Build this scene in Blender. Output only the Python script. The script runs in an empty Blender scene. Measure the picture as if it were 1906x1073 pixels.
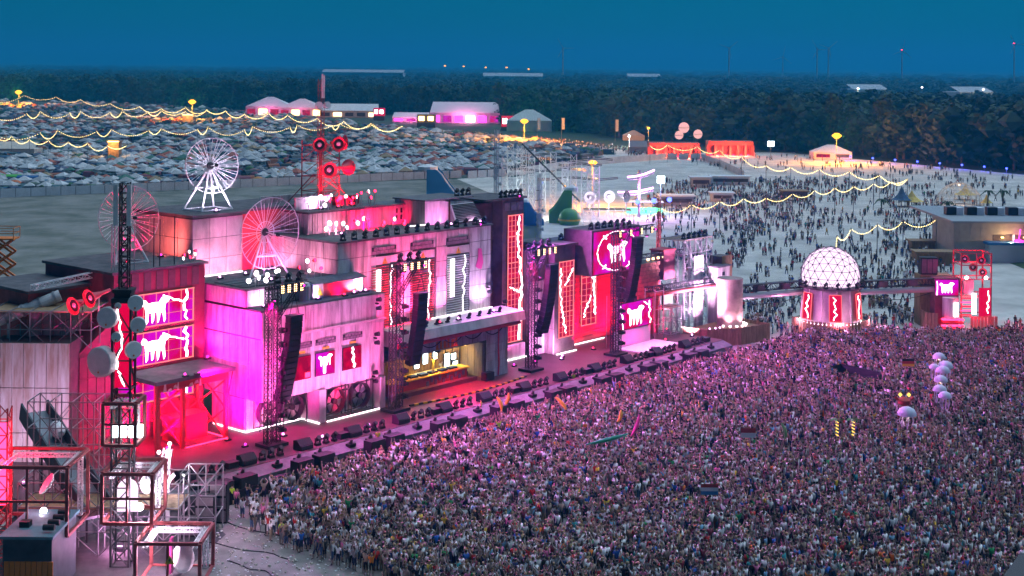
import bpy, bmesh, math, random
import numpy as np
from mathutils import Vector, Matrix, Euler
random.seed(7); RNG = np.random.default_rng(11)
scene = bpy.context.scene
COL = scene.collection
PI = math.pi
# ------------------------------------------------------------------ camera (level, lens shifted down), world, sun, exposure
CAM_H = 38.0; FPX = 2600.0; ROLL = math.radians(0.5); YH = 118.0; CX = 953.0
cd = bpy.data.cameras.new('camera'); cam = bpy.data.objects.new('camera', cd); COL.objects.link(cam)
cd.sensor_width = 36.0; cd.lens = 36.0 * FPX / 1906.0; cd.clip_start = 1.0; cd.clip_end = 30000.0
cam.location = (0, 0, CAM_H)
cam.matrix_world = Matrix.Translation((0, 0, CAM_H)) @ Matrix.Rotation(PI / 2, 4, 'X') @ Matrix.Rotation(ROLL, 4, 'Z')
_oy = (536.5 - YH)
cd.shift_x = 0.0; cd.shift_y = -_oy / 1906.0
scene.camera = cam
SUN_EL = math.radians(62.0); SUN_AZ = math.radians(42.0)      # soft evening light from the right
world = bpy.data.worlds.new('World'); scene.world = world; world.use_nodes = True
nt = world.node_tree; nt.nodes.clear()
sky = nt.nodes.new('ShaderNodeTexSky'); sky.sky_type = 'NISHITA'; sky.sun_disc = False
sky.sun_elevation = SUN_EL; sky.sun_rotation = SUN_AZ; sky.air_density = 1.0; sky.dust_density = 0.3; sky.ozone_density = 4.0
tint = nt.nodes.new('ShaderNodeMix'); tint.data_type = 'RGBA'; tint.blend_type = 'MULTIPLY'; tint.inputs[0].default_value = 1.0
tint.inputs[7].default_value = (0.0, 0.53, 0.88, 1)           # evening white balance
bg = nt.nodes.new('ShaderNodeBackground'); bg.inputs[1].default_value = 0.0165
wo = nt.nodes.new('ShaderNodeOutputWorld')
nt.links.new(sky.outputs[0], tint.inputs[6]); nt.links.new(tint.outputs[2], bg.inputs[0]); nt.links.new(bg.outputs[0], wo.inputs[0])
sl = bpy.data.lights.new('sun', 'SUN'); sl.energy = 1.5; sl.angle = math.radians(80); sl.color = (0.62, 0.82, 1.0)
sun = bpy.data.objects.new('sun', sl); COL.objects.link(sun)
_sd = Vector((math.sin(SUN_AZ), math.cos(SUN_AZ), math.tan(SUN_EL))).normalized()
sun.rotation_euler = _sd.to_track_quat('Z', 'Y').to_euler()
vs = scene.view_settings; vs.view_transform = 'Standard'; vs.look = 'None'; vs.exposure = 1.08; vs.gamma = 1.0
scene.cycles.use_denoising = True; scene.cycles.max_bounces = 4; scene.cycles.diffuse_bounces = 2; scene.cycles.glossy_bounces = 2
scene.cycles.transmission_bounces = 3; scene.cycles.transparent_max_bounces = 6; scene.cycles.volume_bounces = 0
scene.cycles.use_adaptive_sampling = True; scene.cycles.adaptive_threshold = 0.03; scene.cycles.use_light_tree = True; scene.cycles.sample_clamp_indirect = 3.0; scene.cycles.caustics_reflective = False; scene.cycles.caustics_refractive = False

# ------------------------------------------------------------------ place finding: a spot of the photograph to its point on a level plane
def at(px, py, z=0.0):
    x = px - CX; y = py - YH
    lx = x * math.cos(ROLL) + y * math.sin(ROLL); ly = y * math.cos(ROLL) - x * math.sin(ROLL)
    D = FPX * (CAM_H - z) / ly
    return Vector((lx * D / FPX, D, z))
ANG = math.radians(49.3)                                       # the stage runs along this bearing
UX, UY = math.cos(ANG), math.sin(ANG)
SO = at(383, 891, 1.5)
def W(s, t, z=0.0): return Vector((SO.x + s * UX - t * UY, SO.y + s * UY + t * UX, z))
DECK = 1.5
# ------------------------------------------------------------------ mesh builder
class MB:
    def __init__(self): self.v = []; self.f = []; self.m = []; self.mi = 0
    def mat(self, i): self.mi = i; return self
    def add(self, vs, fs):
        o = len(self.v); self.v += [tuple(a) for a in vs]
        for f in fs: self.f.append(tuple(i + o for i in f)); self.m.append(self.mi)
        return self
    def box(self, x0, x1, y0, y1, z0, z1):
        return self.add([(x0,y0,z0),(x1,y0,z0),(x1,y1,z0),(x0,y1,z0),(x0,y0,z1),(x1,y0,z1),(x1,y1,z1),(x0,y1,z1)],
            [(0,3,2,1),(4,5,6,7),(0,1,5,4),(1,2,6,5),(2,3,7,6),(3,0,4,7)])
    def obox(self, c, size, R=None):
        hx, hy, hz = size[0]/2, size[1]/2, size[2]/2; c = Vector(c); vs = []
        for z in (-hz, hz):
            for x, y in ((-hx,-hy),(hx,-hy),(hx,hy),(-hx,hy)):
                p = Vector((x,y,z)); vs.append(c + (R @ p if R else p))
        return self.add(vs, [(0,3,2,1),(4,5,6,7),(0,1,5,4),(1,2,6,5),(2,3,7,6),(3,0,4,7)])
    def tube(self, p0, p1, r, n=4, r1=None, caps=False):
        p0 = Vector(p0); p1 = Vector(p1); d = p1 - p0
        if d.length < 1e-6: return self
        d.normalize(); a = d.cross(Vector((0,0,1)));
        if a.length < 1e-3: a = Vector((1,0,0))
        a.normalize(); b = d.cross(a); r1 = r if r1 is None else r1; vs = []
        for p, rr in ((p0, r), (p1, r1)):
            for k in range(n):
                t = 2*PI*(k+0.5)/n; vs.append(p + a*(rr*math.cos(t)) + b*(rr*math.sin(t)))
        fs = [(k, (k+1)%n, n+(k+1)%n, n+k) for k in range(n)]
        if caps: fs += [tuple(range(n-1,-1,-1)), tuple(range(n, 2*n))]
        return self.add(vs, fs)
    def path(self, pts, r, n=4, closed=False):
        for i in range(len(pts) - (0 if closed else 1)): self.tube(pts[i], pts[(i+1) % len(pts)], r, n)
        return self
    def lathe(self, prof, c=(0,0,0), axis=(0,0,1), n=16, capa=False, capb=False):
        ax = Vector(axis).normalized(); a = ax.cross(Vector((0,0,1)))
        if a.length < 1e-3: a = Vector((1,0,0))
        a.normalize(); b = ax.cross(a); c = Vector(c); vs = []
        for r, h in prof:
            for k in range(n):
                t = 2*PI*k/n; vs.append(c + ax*h + a*(r*math.cos(t)) + b*(r*math.sin(t)))
        fs = []
        for i in range(len(prof)-1):
            for k in range(n): fs.append((i*n+k, i*n+(k+1)%n, (i+1)*n+(k+1)%n, (i+1)*n+k))
        if capa: fs.append(tuple(range(n-1,-1,-1)))
        if capb: fs.append(tuple((len(prof)-1)*n+k for k in range(n)))
        return self.add(vs, fs)
    def poly(self, pts, ext):                                  # a flat outline pushed along ext
        n = len(pts); e = Vector(ext); a = [Vector(p) for p in pts]
        return self.add(a + [p + e for p in a], [tuple(range(n)), tuple(range(2*n-1, n-1, -1))] + [(i, n+i, n+(i+1)%n, (i+1)%n) for i in range(n)])
    def truss(self, p0, p1, w, bay=1.0, r=0.045, up=None, rd=None):
        p0 = Vector(p0); p1 = Vector(p1); d = p1 - p0; L = d.length; d.normalize()
        a = d.cross(Vector((0,0,1)));
        if a.length < 1e-2: a = Vector(up) if up else Vector((1,0,0))
        a.normalize(); b = d.cross(a).normalized(); h = w/2; rd = rd or r*0.7
        cs = [a*h+b*h, a*h-b*h, -a*h-b*h, -a*h+b*h]
        for c in cs: self.tube(p0+c, p1+c, r)
        n = max(1, round(L/bay))
        for k in range(n):
            q0 = p0 + d*(L*k/n); q1 = p0 + d*(L*(k+1)/n)
            for i in range(4):
                j = (i+1) % 4
                self.tube(q0+cs[i], q0+cs[j], rd, 3)
                if k % 2: i, j = j, i
                self.tube(q0+cs[i], q1+cs[j], rd, 3)
        return self
    def mesh(self, name, mats, off=(0,0,0), smooth=False):
        me = bpy.data.meshes.new(name)
        ox, oy, oz = off
        me.from_pydata([(x-ox, y-oy, z-oz) for x, y, z in self.v], [], self.f)
        if not isinstance(mats, (list, tuple)): mats = [mats]
        for m in mats: me.materials.append(M[m] if isinstance(m, str) else m)
        if len(mats) > 1: me.polygons.foreach_set('material_index', self.m)
        if smooth: me.polygons.foreach_set('use_smooth', [True]*len(self.f))
        me.update(); return me
ORG = {}
def _off(p): return ORG.get(p.name, (0,0,0)) if p is not None else (0,0,0)
def _build(self, name, mats, parent=None, smooth=False, label=None, cat=None, group=None, kind=None):
    o = bpy.data.objects.new(name, self.mesh(name, mats, _off(parent), smooth)); COL.objects.link(o)
    if parent is not None: o.parent = parent; ORG[o.name] = _off(parent)
    if label: o['label'] = label
    if cat: o['category'] = cat
    if group: o['group'] = group
    if kind: o['kind'] = kind
    return o
MB.build = _build
def thing(name, label, cat, org=(0,0,0), frame='S', group=None):
    """an Empty at the thing's base; its parts are given in the frame's own coordinates ('S' stage, 'W' world, or (x, y, angle))"""
    o = bpy.data.objects.new(name, None); COL.objects.link(o); o.empty_display_size = 0.3
    if frame == 'S': o.location = W(*org); o.rotation_euler = (0,0,ANG)
    elif frame == 'W': o.location = org
    else:
        fx, fy, fa = frame; c, s = math.cos(fa), math.sin(fa)
        o.location = (fx + org[0]*c - org[1]*s, fy + org[0]*s + org[1]*c, org[2]); o.rotation_euler = (0,0,fa)
    ORG[o.name] = tuple(org); o['label'] = label; o['category'] = cat
    if group: o['group'] = group
    return o
def inst(name, me, parent, loc, rot=None, scale=None, kind=None):    # a shared-mesh piece; loc in the thing's frame coordinates
    o = bpy.data.objects.new(name, me); COL.objects.link(o)
    if parent is not None:
        o.parent = parent; off = _off(parent); ORG[o.name] = off
        o.location = (loc[0]-off[0], loc[1]-off[1], loc[2]-off[2])
    else: o.location = loc
    if rot is not None:
        if isinstance(rot, Matrix): o.rotation_euler = rot.to_euler()
        else: o.rotation_euler = rot
    if scale is not None: o.scale = scale if hasattr(scale, '__len__') else (scale,)*3
    if kind: o['kind'] = kind
    return o
def kids(o): return [c for c in bpy.data.objects if c.parent == o]
CH = {}
def copy_tree(root, loc, rotz=None, label=None, group=None):
    if root.name not in CH: CH[root.name] = [(c, [g for g in c.children]) for c in root.children]
    r = root.copy(); COL.objects.link(r); r.location = loc
    if rotz is not None: r.rotation_euler = (0,0,rotz)
    if label: r['label'] = label
    if group: r['group'] = group
    for ch, gs in CH[root.name]:
        c = ch.copy(); COL.objects.link(c); c.parent = r
        for g in gs:
            d = g.copy(); COL.objects.link(d); d.parent = c
    return r
def light(kind, loc, parent, color, energy, target=None, size=0.3, spot=70, blend=0.6, frame='S'):
    """a real lamp's light, hung on the fixture that carries it; loc/target in frame coordinates"""
    ld = bpy.data.lights.new('lamp_light', kind); ld.energy = energy; ld.color = color
    if kind == 'AREA': ld.shape = 'DISK'; ld.size = size
    else: ld.shadow_soft_size = size
    if kind == 'SPOT': ld.spot_size = math.radians(spot); ld.spot_blend = blend
    o = bpy.data.objects.new('lamp_light', ld); COL.objects.link(o)
    off = Vector(_off(parent)) if parent is not None else Vector((0,0,0))
    if parent is not None: o.parent = parent
    o.location = Vector(loc) - off
    if target is not None:
        d = (Vector(target) - Vector(loc)).normalized(); o.rotation_euler = (-d).to_track_quat('Z', 'Y').to_euler()
    return o
# ------------------------------------------------------------------ materials
M = {}
def _nodes(m):
    m.use_nodes = True; t = m.node_tree; return t, t.nodes.get('Principled BSDF')
def mat(name, col, rough=0.7, metal=0.0, vary=0.0, scale=0.5, stretch=(1,1,1), streak=None, bump=0.0, bscale=4.0, spec=0.3, tex=None):
    m = bpy.data.materials.new(name); t, b = _nodes(m); M[name] = m
    b.inputs['Roughness'].default_value = rough; b.inputs['Metallic'].default_value = metal; b.inputs['Specular IOR Level'].default_value = spec
    b.inputs['Base Color'].default_value = (*col, 1)
    if vary or bump:
        g = t.nodes.new('ShaderNodeNewGeometry'); mp = t.nodes.new('ShaderNodeMapping'); mp.inputs['Scale'].default_value = stretch
        t.links.new(g.outputs['Position'], mp.inputs[0])
    if vary:
        n = t.nodes.new('ShaderNodeTexNoise'); n.inputs['Scale'].default_value = scale; n.inputs['Detail'].default_value = 5; n.inputs['Roughness'].default_value = 0.65
        t.links.new(mp.outputs[0], n.inputs[0])
        r = t.nodes.new('ShaderNodeValToRGB'); e = r.color_ramp.elements; e[0].position = 0.3; e[1].position = 0.72
        s2 = streak or tuple(c*(1-vary) for c in col)
        e[0].color = (*s2, 1); e[1].color = (*tuple(min(1, c*(1+vary*0.35)) for c in col), 1)
        t.links.new(n.outputs[0], r.inputs[0]); t.links.new(r.outputs[0], b.inputs['Base Color'])
    if bump:
        n2 = t.nodes.new('ShaderNodeTexNoise'); n2.inputs['Scale'].default_value = bscale; n2.inputs['Detail'].default_value = 4
        t.links.new(mp.outputs[0], n2.inputs[0]); bp = t.nodes.new('ShaderNodeBump'); bp.inputs['Strength'].default_value = bump
        t.links.new(n2.outputs[0], bp.inputs['Height']); t.links.new(bp.outputs[0], b.inputs['Normal'])
    return m
def glow(name, col, strength):
    m = bpy.data.materials.new(name); m.use_nodes = True; t = m.node_tree; t.nodes.clear()
    e = t.nodes.new('ShaderNodeEmission'); e.inputs[0].default_value = (*col, 1); e.inputs[1].default_value = strength
    o = t.nodes.new('ShaderNodeOutputMaterial'); t.links.new(e.outputs[0], o.inputs[0]); M[name] = m; return m
def attr_mat(name, attr, rough=0.8, mul=1.0):
    m = bpy.data.materials.new(name); t, b = _nodes(m); a = t.nodes.new('ShaderNodeAttribute'); a.attribute_type = 'INSTANCER'; a.attribute_name = attr
    t.links.new(a.outputs['Color'], b.inputs['Base Color']); b.inputs['Roughness'].default_value = rough; b.inputs['Specular IOR Level'].default_value = 0.2
    M[name] = m; return m
def screen_mat(name, c0, c1, strength, scale=0.35):            # an LED wall: two colours drifting into one another
    m = bpy.data.materials.new(name); m.use_nodes = True; t = m.node_tree; t.nodes.clear()
    g = t.nodes.new('ShaderNodeNewGeometry'); n = t.nodes.new('ShaderNodeTexNoise'); n.inputs['Scale'].default_value = scale; n.inputs['Detail'].default_value = 2
    t.links.new(g.outputs['Position'], n.inputs[0]); r = t.nodes.new('ShaderNodeValToRGB'); e = r.color_ramp.elements
    e[0].position = 0.42; e[1].position = 0.6; e[0].color = (*c0, 1); e[1].color = (*c1, 1); t.links.new(n.outputs[0], r.inputs[0])
    em = t.nodes.new('ShaderNodeEmission'); em.inputs[1].default_value = strength; t.links.new(r.outputs[0], em.inputs[0])
    o = t.nodes.new('ShaderNodeOutputMaterial'); t.links.new(em.outputs[0], o.inputs[0]); M[name] = m; return m
mat('concrete', (0.55,0.54,0.53), 0.85, vary=0.45, scale=0.55, stretch=(1,1,0.45), bump=0.15)
mat('panel_white', (0.60,0.58,0.58), 0.75, vary=0.5, scale=0.9, stretch=(1.6,1.6,0.22), streak=(0.22,0.19,0.18))
mat('corrugated', (0.50,0.50,0.51), 0.6, vary=0.5, scale=1.1, stretch=(1.6,1.6,0.18), streak=(0.24,0.19,0.16))
mat('rusty_white', (0.52,0.51,0.50), 0.7, vary=0.6, scale=0.6, stretch=(2.2,2.2,0.3), streak=(0.28,0.14,0.08))
mat('dark_wall', (0.13,0.10,0.10), 0.8, vary=0.5, scale=0.7, bump=0.1)
mat('crimson_wall', (0.25,0.06,0.09), 0.8, vary=0.4, scale=0.6)
mat('red_wall', (0.45,0.10,0.10), 0.8, vary=0.35, scale=0.8, stretch=(0.3,0.3,3))
mat('brick_red', (0.36,0.13,0.10), 0.85, vary=0.4, scale=2.0)
mat('brick_grey', (0.20,0.17,0.19), 0.85, vary=0.3, scale=2.0)
mat('roofing', (0.13,0.12,0.13), 0.9, vary=0.5, scale=0.8)
mat('deck', (0.11,0.045,0.055), 0.45, vary=0.45, scale=0.5, spec=0.5)
mat('lip_grey', (0.13,0.13,0.145), 0.7, vary=0.4, scale=1.2)
mat('black', (0.018,0.017,0.02), 0.55)
mat('speaker', (0.012,0.012,0.014), 0.7)
mat('black_steel', (0.035,0.032,0.036), 0.5)
mat('steel', (0.42,0.42,0.44), 0.4, metal=0.6)
mat('white_steel', (0.72,0.72,0.73), 0.45)
mat('red_steel', (0.42,0.05,0.06), 0.5)
mat('rust_steel', (0.34,0.07,0.07), 0.7, vary=0.4, scale=2)
mat('orange', (0.75,0.20,0.03), 0.5)
mat('dish_white', (0.70,0.70,0.69), 0.5, vary=0.15, scale=1.5)
mat('horn_red', (0.60,0.05,0.08), 0.5)
mat('horn_white', (0.68,0.66,0.68), 0.5)
mat('wood', (0.34,0.22,0.12), 0.85, vary=0.45, scale=1.2, stretch=(2,2,0.4))
mat('hazard', (0.55,0.38,0.03), 0.6)
mat('sign_black', (0.02,0.02,0.02), 0.6)
mat('pole', (0.22,0.22,0.23), 0.6)
mat('sand', (0.60,0.57,0.52), 0.95, vary=0.42, scale=0.10, bump=0.2, bscale=0.8)
mat('arena', (0.27,0.25,0.23), 0.95, vary=0.5, scale=0.35, bump=0.2, bscale=0.8)
mat('grass', (0.24,0.22,0.20), 0.95, vary=0.6, scale=0.11, stretch=(0.8,0.7,1), streak=(0.075,0.09,0.06), bump=0.6, bscale=0.7)
mat('berm', (0.05,0.085,0.03), 0.95, vary=0.5, scale=0.3)
mat('field_far', (0.035,0.06,0.03), 0.95, vary=0.6, scale=0.004, streak=(0.012,0.03,0.014))
mat('camp_ground', (0.09,0.095,0.075), 0.95, vary=0.5, scale=0.05)
mat('fence_white', (0.74,0.74,0.75), 0.8, vary=0.25, scale=0.3)
mat('canvas', (0.72,0.73,0.74), 0.8, vary=0.1, scale=0.3)
mat('canvas_cream', (0.62,0.56,0.48), 0.8)
mat('canvas_yellow', (0.70,0.50,0.12), 0.8)
mat('canvas_blue', (0.06,0.12,0.20), 0.8)
mat('stone_wall', (0.42,0.38,0.33), 0.85, vary=0.25, scale=0.5)
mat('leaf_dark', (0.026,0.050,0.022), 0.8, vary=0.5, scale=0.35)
mat('leaf_mid', (0.042,0.078,0.026), 0.8, vary=0.5, scale=0.35)
mat('bark', (0.09,0.065,0.045), 0.9)
mat('slide_blue', (0.05,0.22,0.45), 0.5)
mat('slide_grey', (0.25,0.27,0.30), 0.5)
mat('green_toy', (0.12,0.35,0.10), 0.5)
mat('skin_red', (0.42,0.05,0.05), 0.6)
mat('vest', (0.50,0.75,0.05), 0.6)
mat('vest_orange', (0.85,0.22,0.03), 0.6)
mat('banana', (0.75,0.48,0.05), 0.5)
mat('noodle_green', (0.03,0.36,0.18), 0.5)
mat('noodle_pink', (0.70,0.08,0.30), 0.5)
mat('shed_grey', (0.42,0.44,0.46), 0.8)
mat('conveyor_grey', (0.06,0.075,0.09), 0.6, vary=0.4, scale=1)
mat('drum_brown', (0.40,0.29,0.26), 0.8, vary=0.4, scale=0.9)
mat('black_mat', (0.07,0.062,0.066), 0.9, vary=0.5, scale=0.8)
mat('jelly', (0.60,0.58,0.72), 0.5)
mat('teal_deck', (0.10,0.20,0.24), 0.7, vary=0.3, scale=1)
glow('glow_white', (1.0,0.90,1.0), 6.0)
glow('glow_warm', (1.0,0.62,0.16), 6.0)
glow('glow_festoon', (1.0,0.72,0.26), 5.0)
glow('glow_sodium', (1.0,0.36,0.02), 2.2)
glow('glow_pinkline', (1.0,0.82,0.92), 4.0)
glow('glow_led', (1.0,0.86,0.95), 3.2)
glow('glow_frame', (1.0,0.20,0.20), 0.75)
glow('glow_red', (1.0,0.02,0.08), 4.0)
glow('glow_mag', (1.0,0.03,0.55), 3.0)
glow('glow_violet', (1.0,0.35,0.95), 5.0)
glow('glow_amber', (1.0,0.55,0.25), 4.0)
glow('glow_blue', (0.05,0.08,1.0), 5.0)
glow('glow_green', (0.10,1.0,0.40), 2.5)
glow('glow_cold', (0.75,0.95,1.0), 6.0)
glow('glow_yellow', (1.0,0.62,0.10), 1.1)
glow('dome_skin', (1.0,0.70,0.95), 0.75)
glow('screen_red', (0.62,0.0,0.045), 0.6)
glow('balloon_glow', (1.0,0.48,0.45), 0.55)
screen_mat('screen_mag', (0.55,0.0,0.07), (0.58,0.0,0.48), 0.62)
screen_mat('screen_deep', (0.32,0.0,0.035), (0.62,0.0,0.05), 0.55, 0.8)
attr_mat('p_shirt', 'shirt'); attr_mat('p_pants', 'pants'); attr_mat('p_skin', 'skin', 0.6); attr_mat('p_hair', 'hair', 0.7)
attr_mat('tent_cloth', 'cloth', 0.7)
RED = (1.0,0.0,0.09); PINK = (1.0,0.10,0.42); MAG = (1.0,0.0,0.46); LILAC = (1.0,0.27,0.78); WHITE = (1.0,0.52,0.92); ROSE = (1.0,0.28,0.50)
# ================================================================== ground
def sheet(name, pts, z, m):
    b = MB(); b.add([(p[0], p[1], z) for p in pts], [tuple(range(len(pts)))])
    return b.build(name, m, kind='structure')
sheet('ground', [(-15000,-800),(15000,-800),(15000,26000),(-15000,26000)], 0.0, 'field_far')
sheet('sand', [(-75,60),(140,60),(330,300),(300,520),at(1906,326),at(1700,306),at(1480,286),at(1250,288),at(1170,281),at(960,326),at(850,333.5),at(960,380),at(1010,402),W(92,40),W(60,22),W(0,18),(-70,125)], 0.004, 'sand')
sheet('arena_floor', [(-60,70),(110,70),(105,190),at(1906,640),at(1500,640),at(1290,640),W(70,2),W(-14,2),(-55,112)], 0.008, 'arena')
sheet('grass_field', [(-420,120),(-75,124),W(-12,34),W(60,30),W(84,60),at(1010,402),at(960,380),at(850,334),at(600,341),at(0,366),(-420,372)], 0.008, 'grass')
sheet('black_matting', [(-41,92),(-25.2,92),(-24.0,104),(-22.6,112),W(-3,-3),W(-3,0.2),(-34,124),(-41,124)], 0.014, 'black_mat')
sheet('camping_field', [at(-250,378),at(0,364),at(800,330),at(960,330),at(1170,282),at(1000,262),at(760,240),at(450,205),at(100,186),at(-400,185)], 0.006, 'camp_ground')
sheet('dusty_track', [at(700,232),at(1000,258),at(1200,285),at(1480,284),at(1480,300),at(1230,300),at(1100,290),at(980,275),at(700,246)], 0.010, 'sand')
b = MB(); _n = 20
for i in range(_n+1):
    for j in range(_n+1):
        x = 97 + 60*i/_n; y = 226 + 50*j/_n
        h = 5.0 * max(0, min(1, (x-97)/26)) * max(0, min(1, (y-226)/10)) * max(0, min(1, (276-y)/12)) * (0.9 + 0.1*math.sin(i*1.3+j))
        b.v.append((x, y, h + 0.012))
for i in range(_n):
    for j in range(_n): b.f.append((i*(_n+1)+j, (i+1)*(_n+1)+j, (i+1)*(_n+1)+j+1, i*(_n+1)+j+1)); b.m.append(0)
b.build('grass_mound', 'berm', smooth=True, kind='structure')

# ================================================================== stage building kit
def grid_panels(parent, name, face, a0, a1, z0, z1, na, nz, at_, m, th=0.10, gap=0.07, skip=()):
    """separate wall panels; face 'F' looks to the audience (plane t = at_), 'L' looks left (plane s = at_)"""
    w = (a1-a0)/na; h = (z1-z0)/nz; b = MB()
    if face == 'F': b.box(-(w-gap)/2, (w-gap)/2, -th/2, th/2, -(h-gap)/2, (h-gap)/2)
    else: b.box(-th/2, th/2, -(w-gap)/2, (w-gap)/2, -(h-gap)/2, (h-gap)/2)
    me = b.mesh(name, m)
    for i in range(na):
        for j in range(nz):
            c = a0 + w*(i+0.5); zc = z0 + h*(j+0.5)
            if any(k0 < c < k1 and q0 < zc < q1 for k0, k1, q0, q1 in skip): continue
            dd = random.uniform(-0.012, 0.012)
            inst(name, me, parent, (c, at_ - th/2 + dd, zc) if face == 'F' else (at_ - th/2 + dd, c, zc))
def bolt(b, p, n=9, w=0.16, amp=0.35, y=0.0):                    # a lightning line in the (s, z) plane at t = y
    (x0, z0), (x1, z1) = p; pts = []
    for k in range(n+1):
        f = k/n; pts.append((x0+(x1-x0)*f + random.uniform(-amp, amp)*(0 < k < n), z0+(z1-z0)*f + random.uniform(-amp, amp)*0.3*(0 < k < n)))
    for (ax, az), (bx, bz) in zip(pts[:-1], pts[1:]):
        L = math.hypot(bx-ax, bz-az) or 1; nx, nz = -(bz-az)/L, (bx-ax)/L; ww = w*random.uniform(0.6, 1.3)/2
        ex, ez = (bx-ax)/L*ww*0.6, (bz-az)/L*ww*0.6
        b.poly([(ax-nx*ww-ex, y, az-nz*ww-ez), (bx-nx*ww+ex, y, bz-nz*ww+ez), (bx+nx*ww+ex, y, bz+nz*ww+ez), (ax+nx*ww-ex, y, az+nz*ww-ez)], (0, -0.03, 0))
BULL = [(0.0,0.80),(0.06,0.93),(0.15,0.90),(0.24,0.76),(0.40,0.80),(0.62,0.78),(0.72,0.95),(0.86,0.97),(1.0,0.88),(0.96,0.78),(0.86,0.72),(0.83,0.5),(0.86,0.12),(0.81,0.0),(0.76,0.32),(0.68,0.46),(0.63,0.12),(0.58,0.0),(0.55,0.40),(0.46,0.42),(0.43,0.10),(0.37,0.02),(0.35,0.40),(0.25,0.42),(0.23,0.08),(0.17,0.0),(0.15,0.30),(0.14,0.52),(0.10,0.70),(0.03,0.69)]
def bull(b, s0, s1, z0, z1, y):
    b.poly([(s0+(s1-s0)*u, y, z0+(z1-z0)*w) for u, w in BULL], (0, -0.04, 0))
def led_window(parent, s0, s1, z0, z1, t, nc, nr, major, bolts, mname='screen_deep', frame='glow_frame'):
    """an LED window: dark backing, separate lit panes, glowing glazing bars and lightning lines"""
    w = (s1-s0)/nc; h = (z1-z0)/nr; pm = MB().box(-w/2+0.03, w/2-0.03, -0.02, 0.02, -h/2+0.03, h/2-0.03).mesh('pane', mname)
    scr = MB().box(s0-0.05, s1+0.05, t-0.05, t, z0-0.05, z1+0.05).build('led_window', 'black', parent)
    for i in range(nc):
        for j in range(nr): inst('pane', pm, scr, (s0+w*(i+0.5), t-0.08, z0+h*(j+0.5)))
    b = MB()
    for i in range(nc+1):
        r = 0.06 if i in (0, nc) else 0.02; b.box(s0+w*i-r, s0+w*i+r, t-0.16, t-0.10, z0-0.08, z1+0.08)
    for j in range(nr+1):
        r = 0.06 if (j in (0, nr) or j % major == 0) else 0.02; b.box(s0-0.08, s1+0.08, t-0.19, t-0.165, z0+h*j-r, z0+h*j+r)
    b.build('glazing_bars', frame, scr)
    if bolts:
        b = MB()
        for p, wd in bolts: bolt(b, p, 12, wd, 0.22, t-0.20)
        b.build('lightning_line', 'glow_led', scr)
    return scr
def neon(parent, pts, r=0.06, m='glow_pinkline'):
    return MB().path(pts, r).build('light_strip', m, parent)
def warn(parent, s, z, t, k=0.9):
    p = MB().poly([(s-k*0.5, t, z), (s+k*0.5, t, z), (s, t, z+k*0.9)], (0, -0.04, 0)).build('warning_sign', 'hazard', parent)
    MB().box(s-0.05*k, s+0.05*k, t-0.06, t-0.045, z+0.28*k, z+0.62*k).box(s-0.05*k, s+0.05*k, t-0.06, t-0.045, z+0.13*k, z+0.21*k).build('exclamation_mark', 'sign_black', p)
def brick_strip(parent, s0, s1, z0, z1, t, nc=6, nr=2):
    base = MB().box(s0, s1, t-0.03, t, z0, z1).build('brick_patch', 'black', parent)
    w = (s1-s0)/nc; h = (z1-z0)/nr; me = MB().box(-w/2+0.03, w/2-0.03, -0.03, 0.03, -h/2+0.03, h/2-0.03).mesh('brick', 'brick_grey')
    for j in range(nr):
        for i in range(nc - (j % 2)): inst('brick', me, base, (s0+w*(i+0.5+0.5*(j % 2)), t-0.05, z0+h*(j+0.5)))
def rail(b, pts, h=1.0, r=0.025):
    for p in pts: b.tube(p, (p[0], p[1], p[2]+h), r)
    for k in (0.5, 1.0): b.path([(p[0], p[1], p[2]+h*k) for p in pts], r)

# ---- deck
T = thing('stage_deck', 'long dark magenta stage deck with grey sloping front edge', 'stage', (35, 8, 0))
MB().box(-14, 84, 0, 17, 0, DECK).build('deck_platform', 'deck', T)
MB().poly([(-14,0,DECK-0.05),(-14,-1.5,0.95),(-14,-1.5,0.05),(-14,0,0.05)], (98,0,0)).build('front_ramp', 'lip_grey', T)
hz = thing('hazard_kerb', 'yellow and black hazard kerb on deck before the DJ booth', 'kerb', (40, 5.2, DECK))
me_a = MB().box(-0.28, 0.28, -0.12, 0.12, 0, 0.16).mesh('block', 'hazard'); me_b = MB().box(-0.28, 0.28, -0.12, 0.12, 0, 0.16).mesh('block', 'sign_black')
for k in range(33): inst('block', me_a if k % 2 else me_b, hz, (30.5+k*0.58, 5.0 - 0.9*math.sin(k/32*PI), DECK), (0,0,-0.05*math.cos(k/32*PI)))

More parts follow.
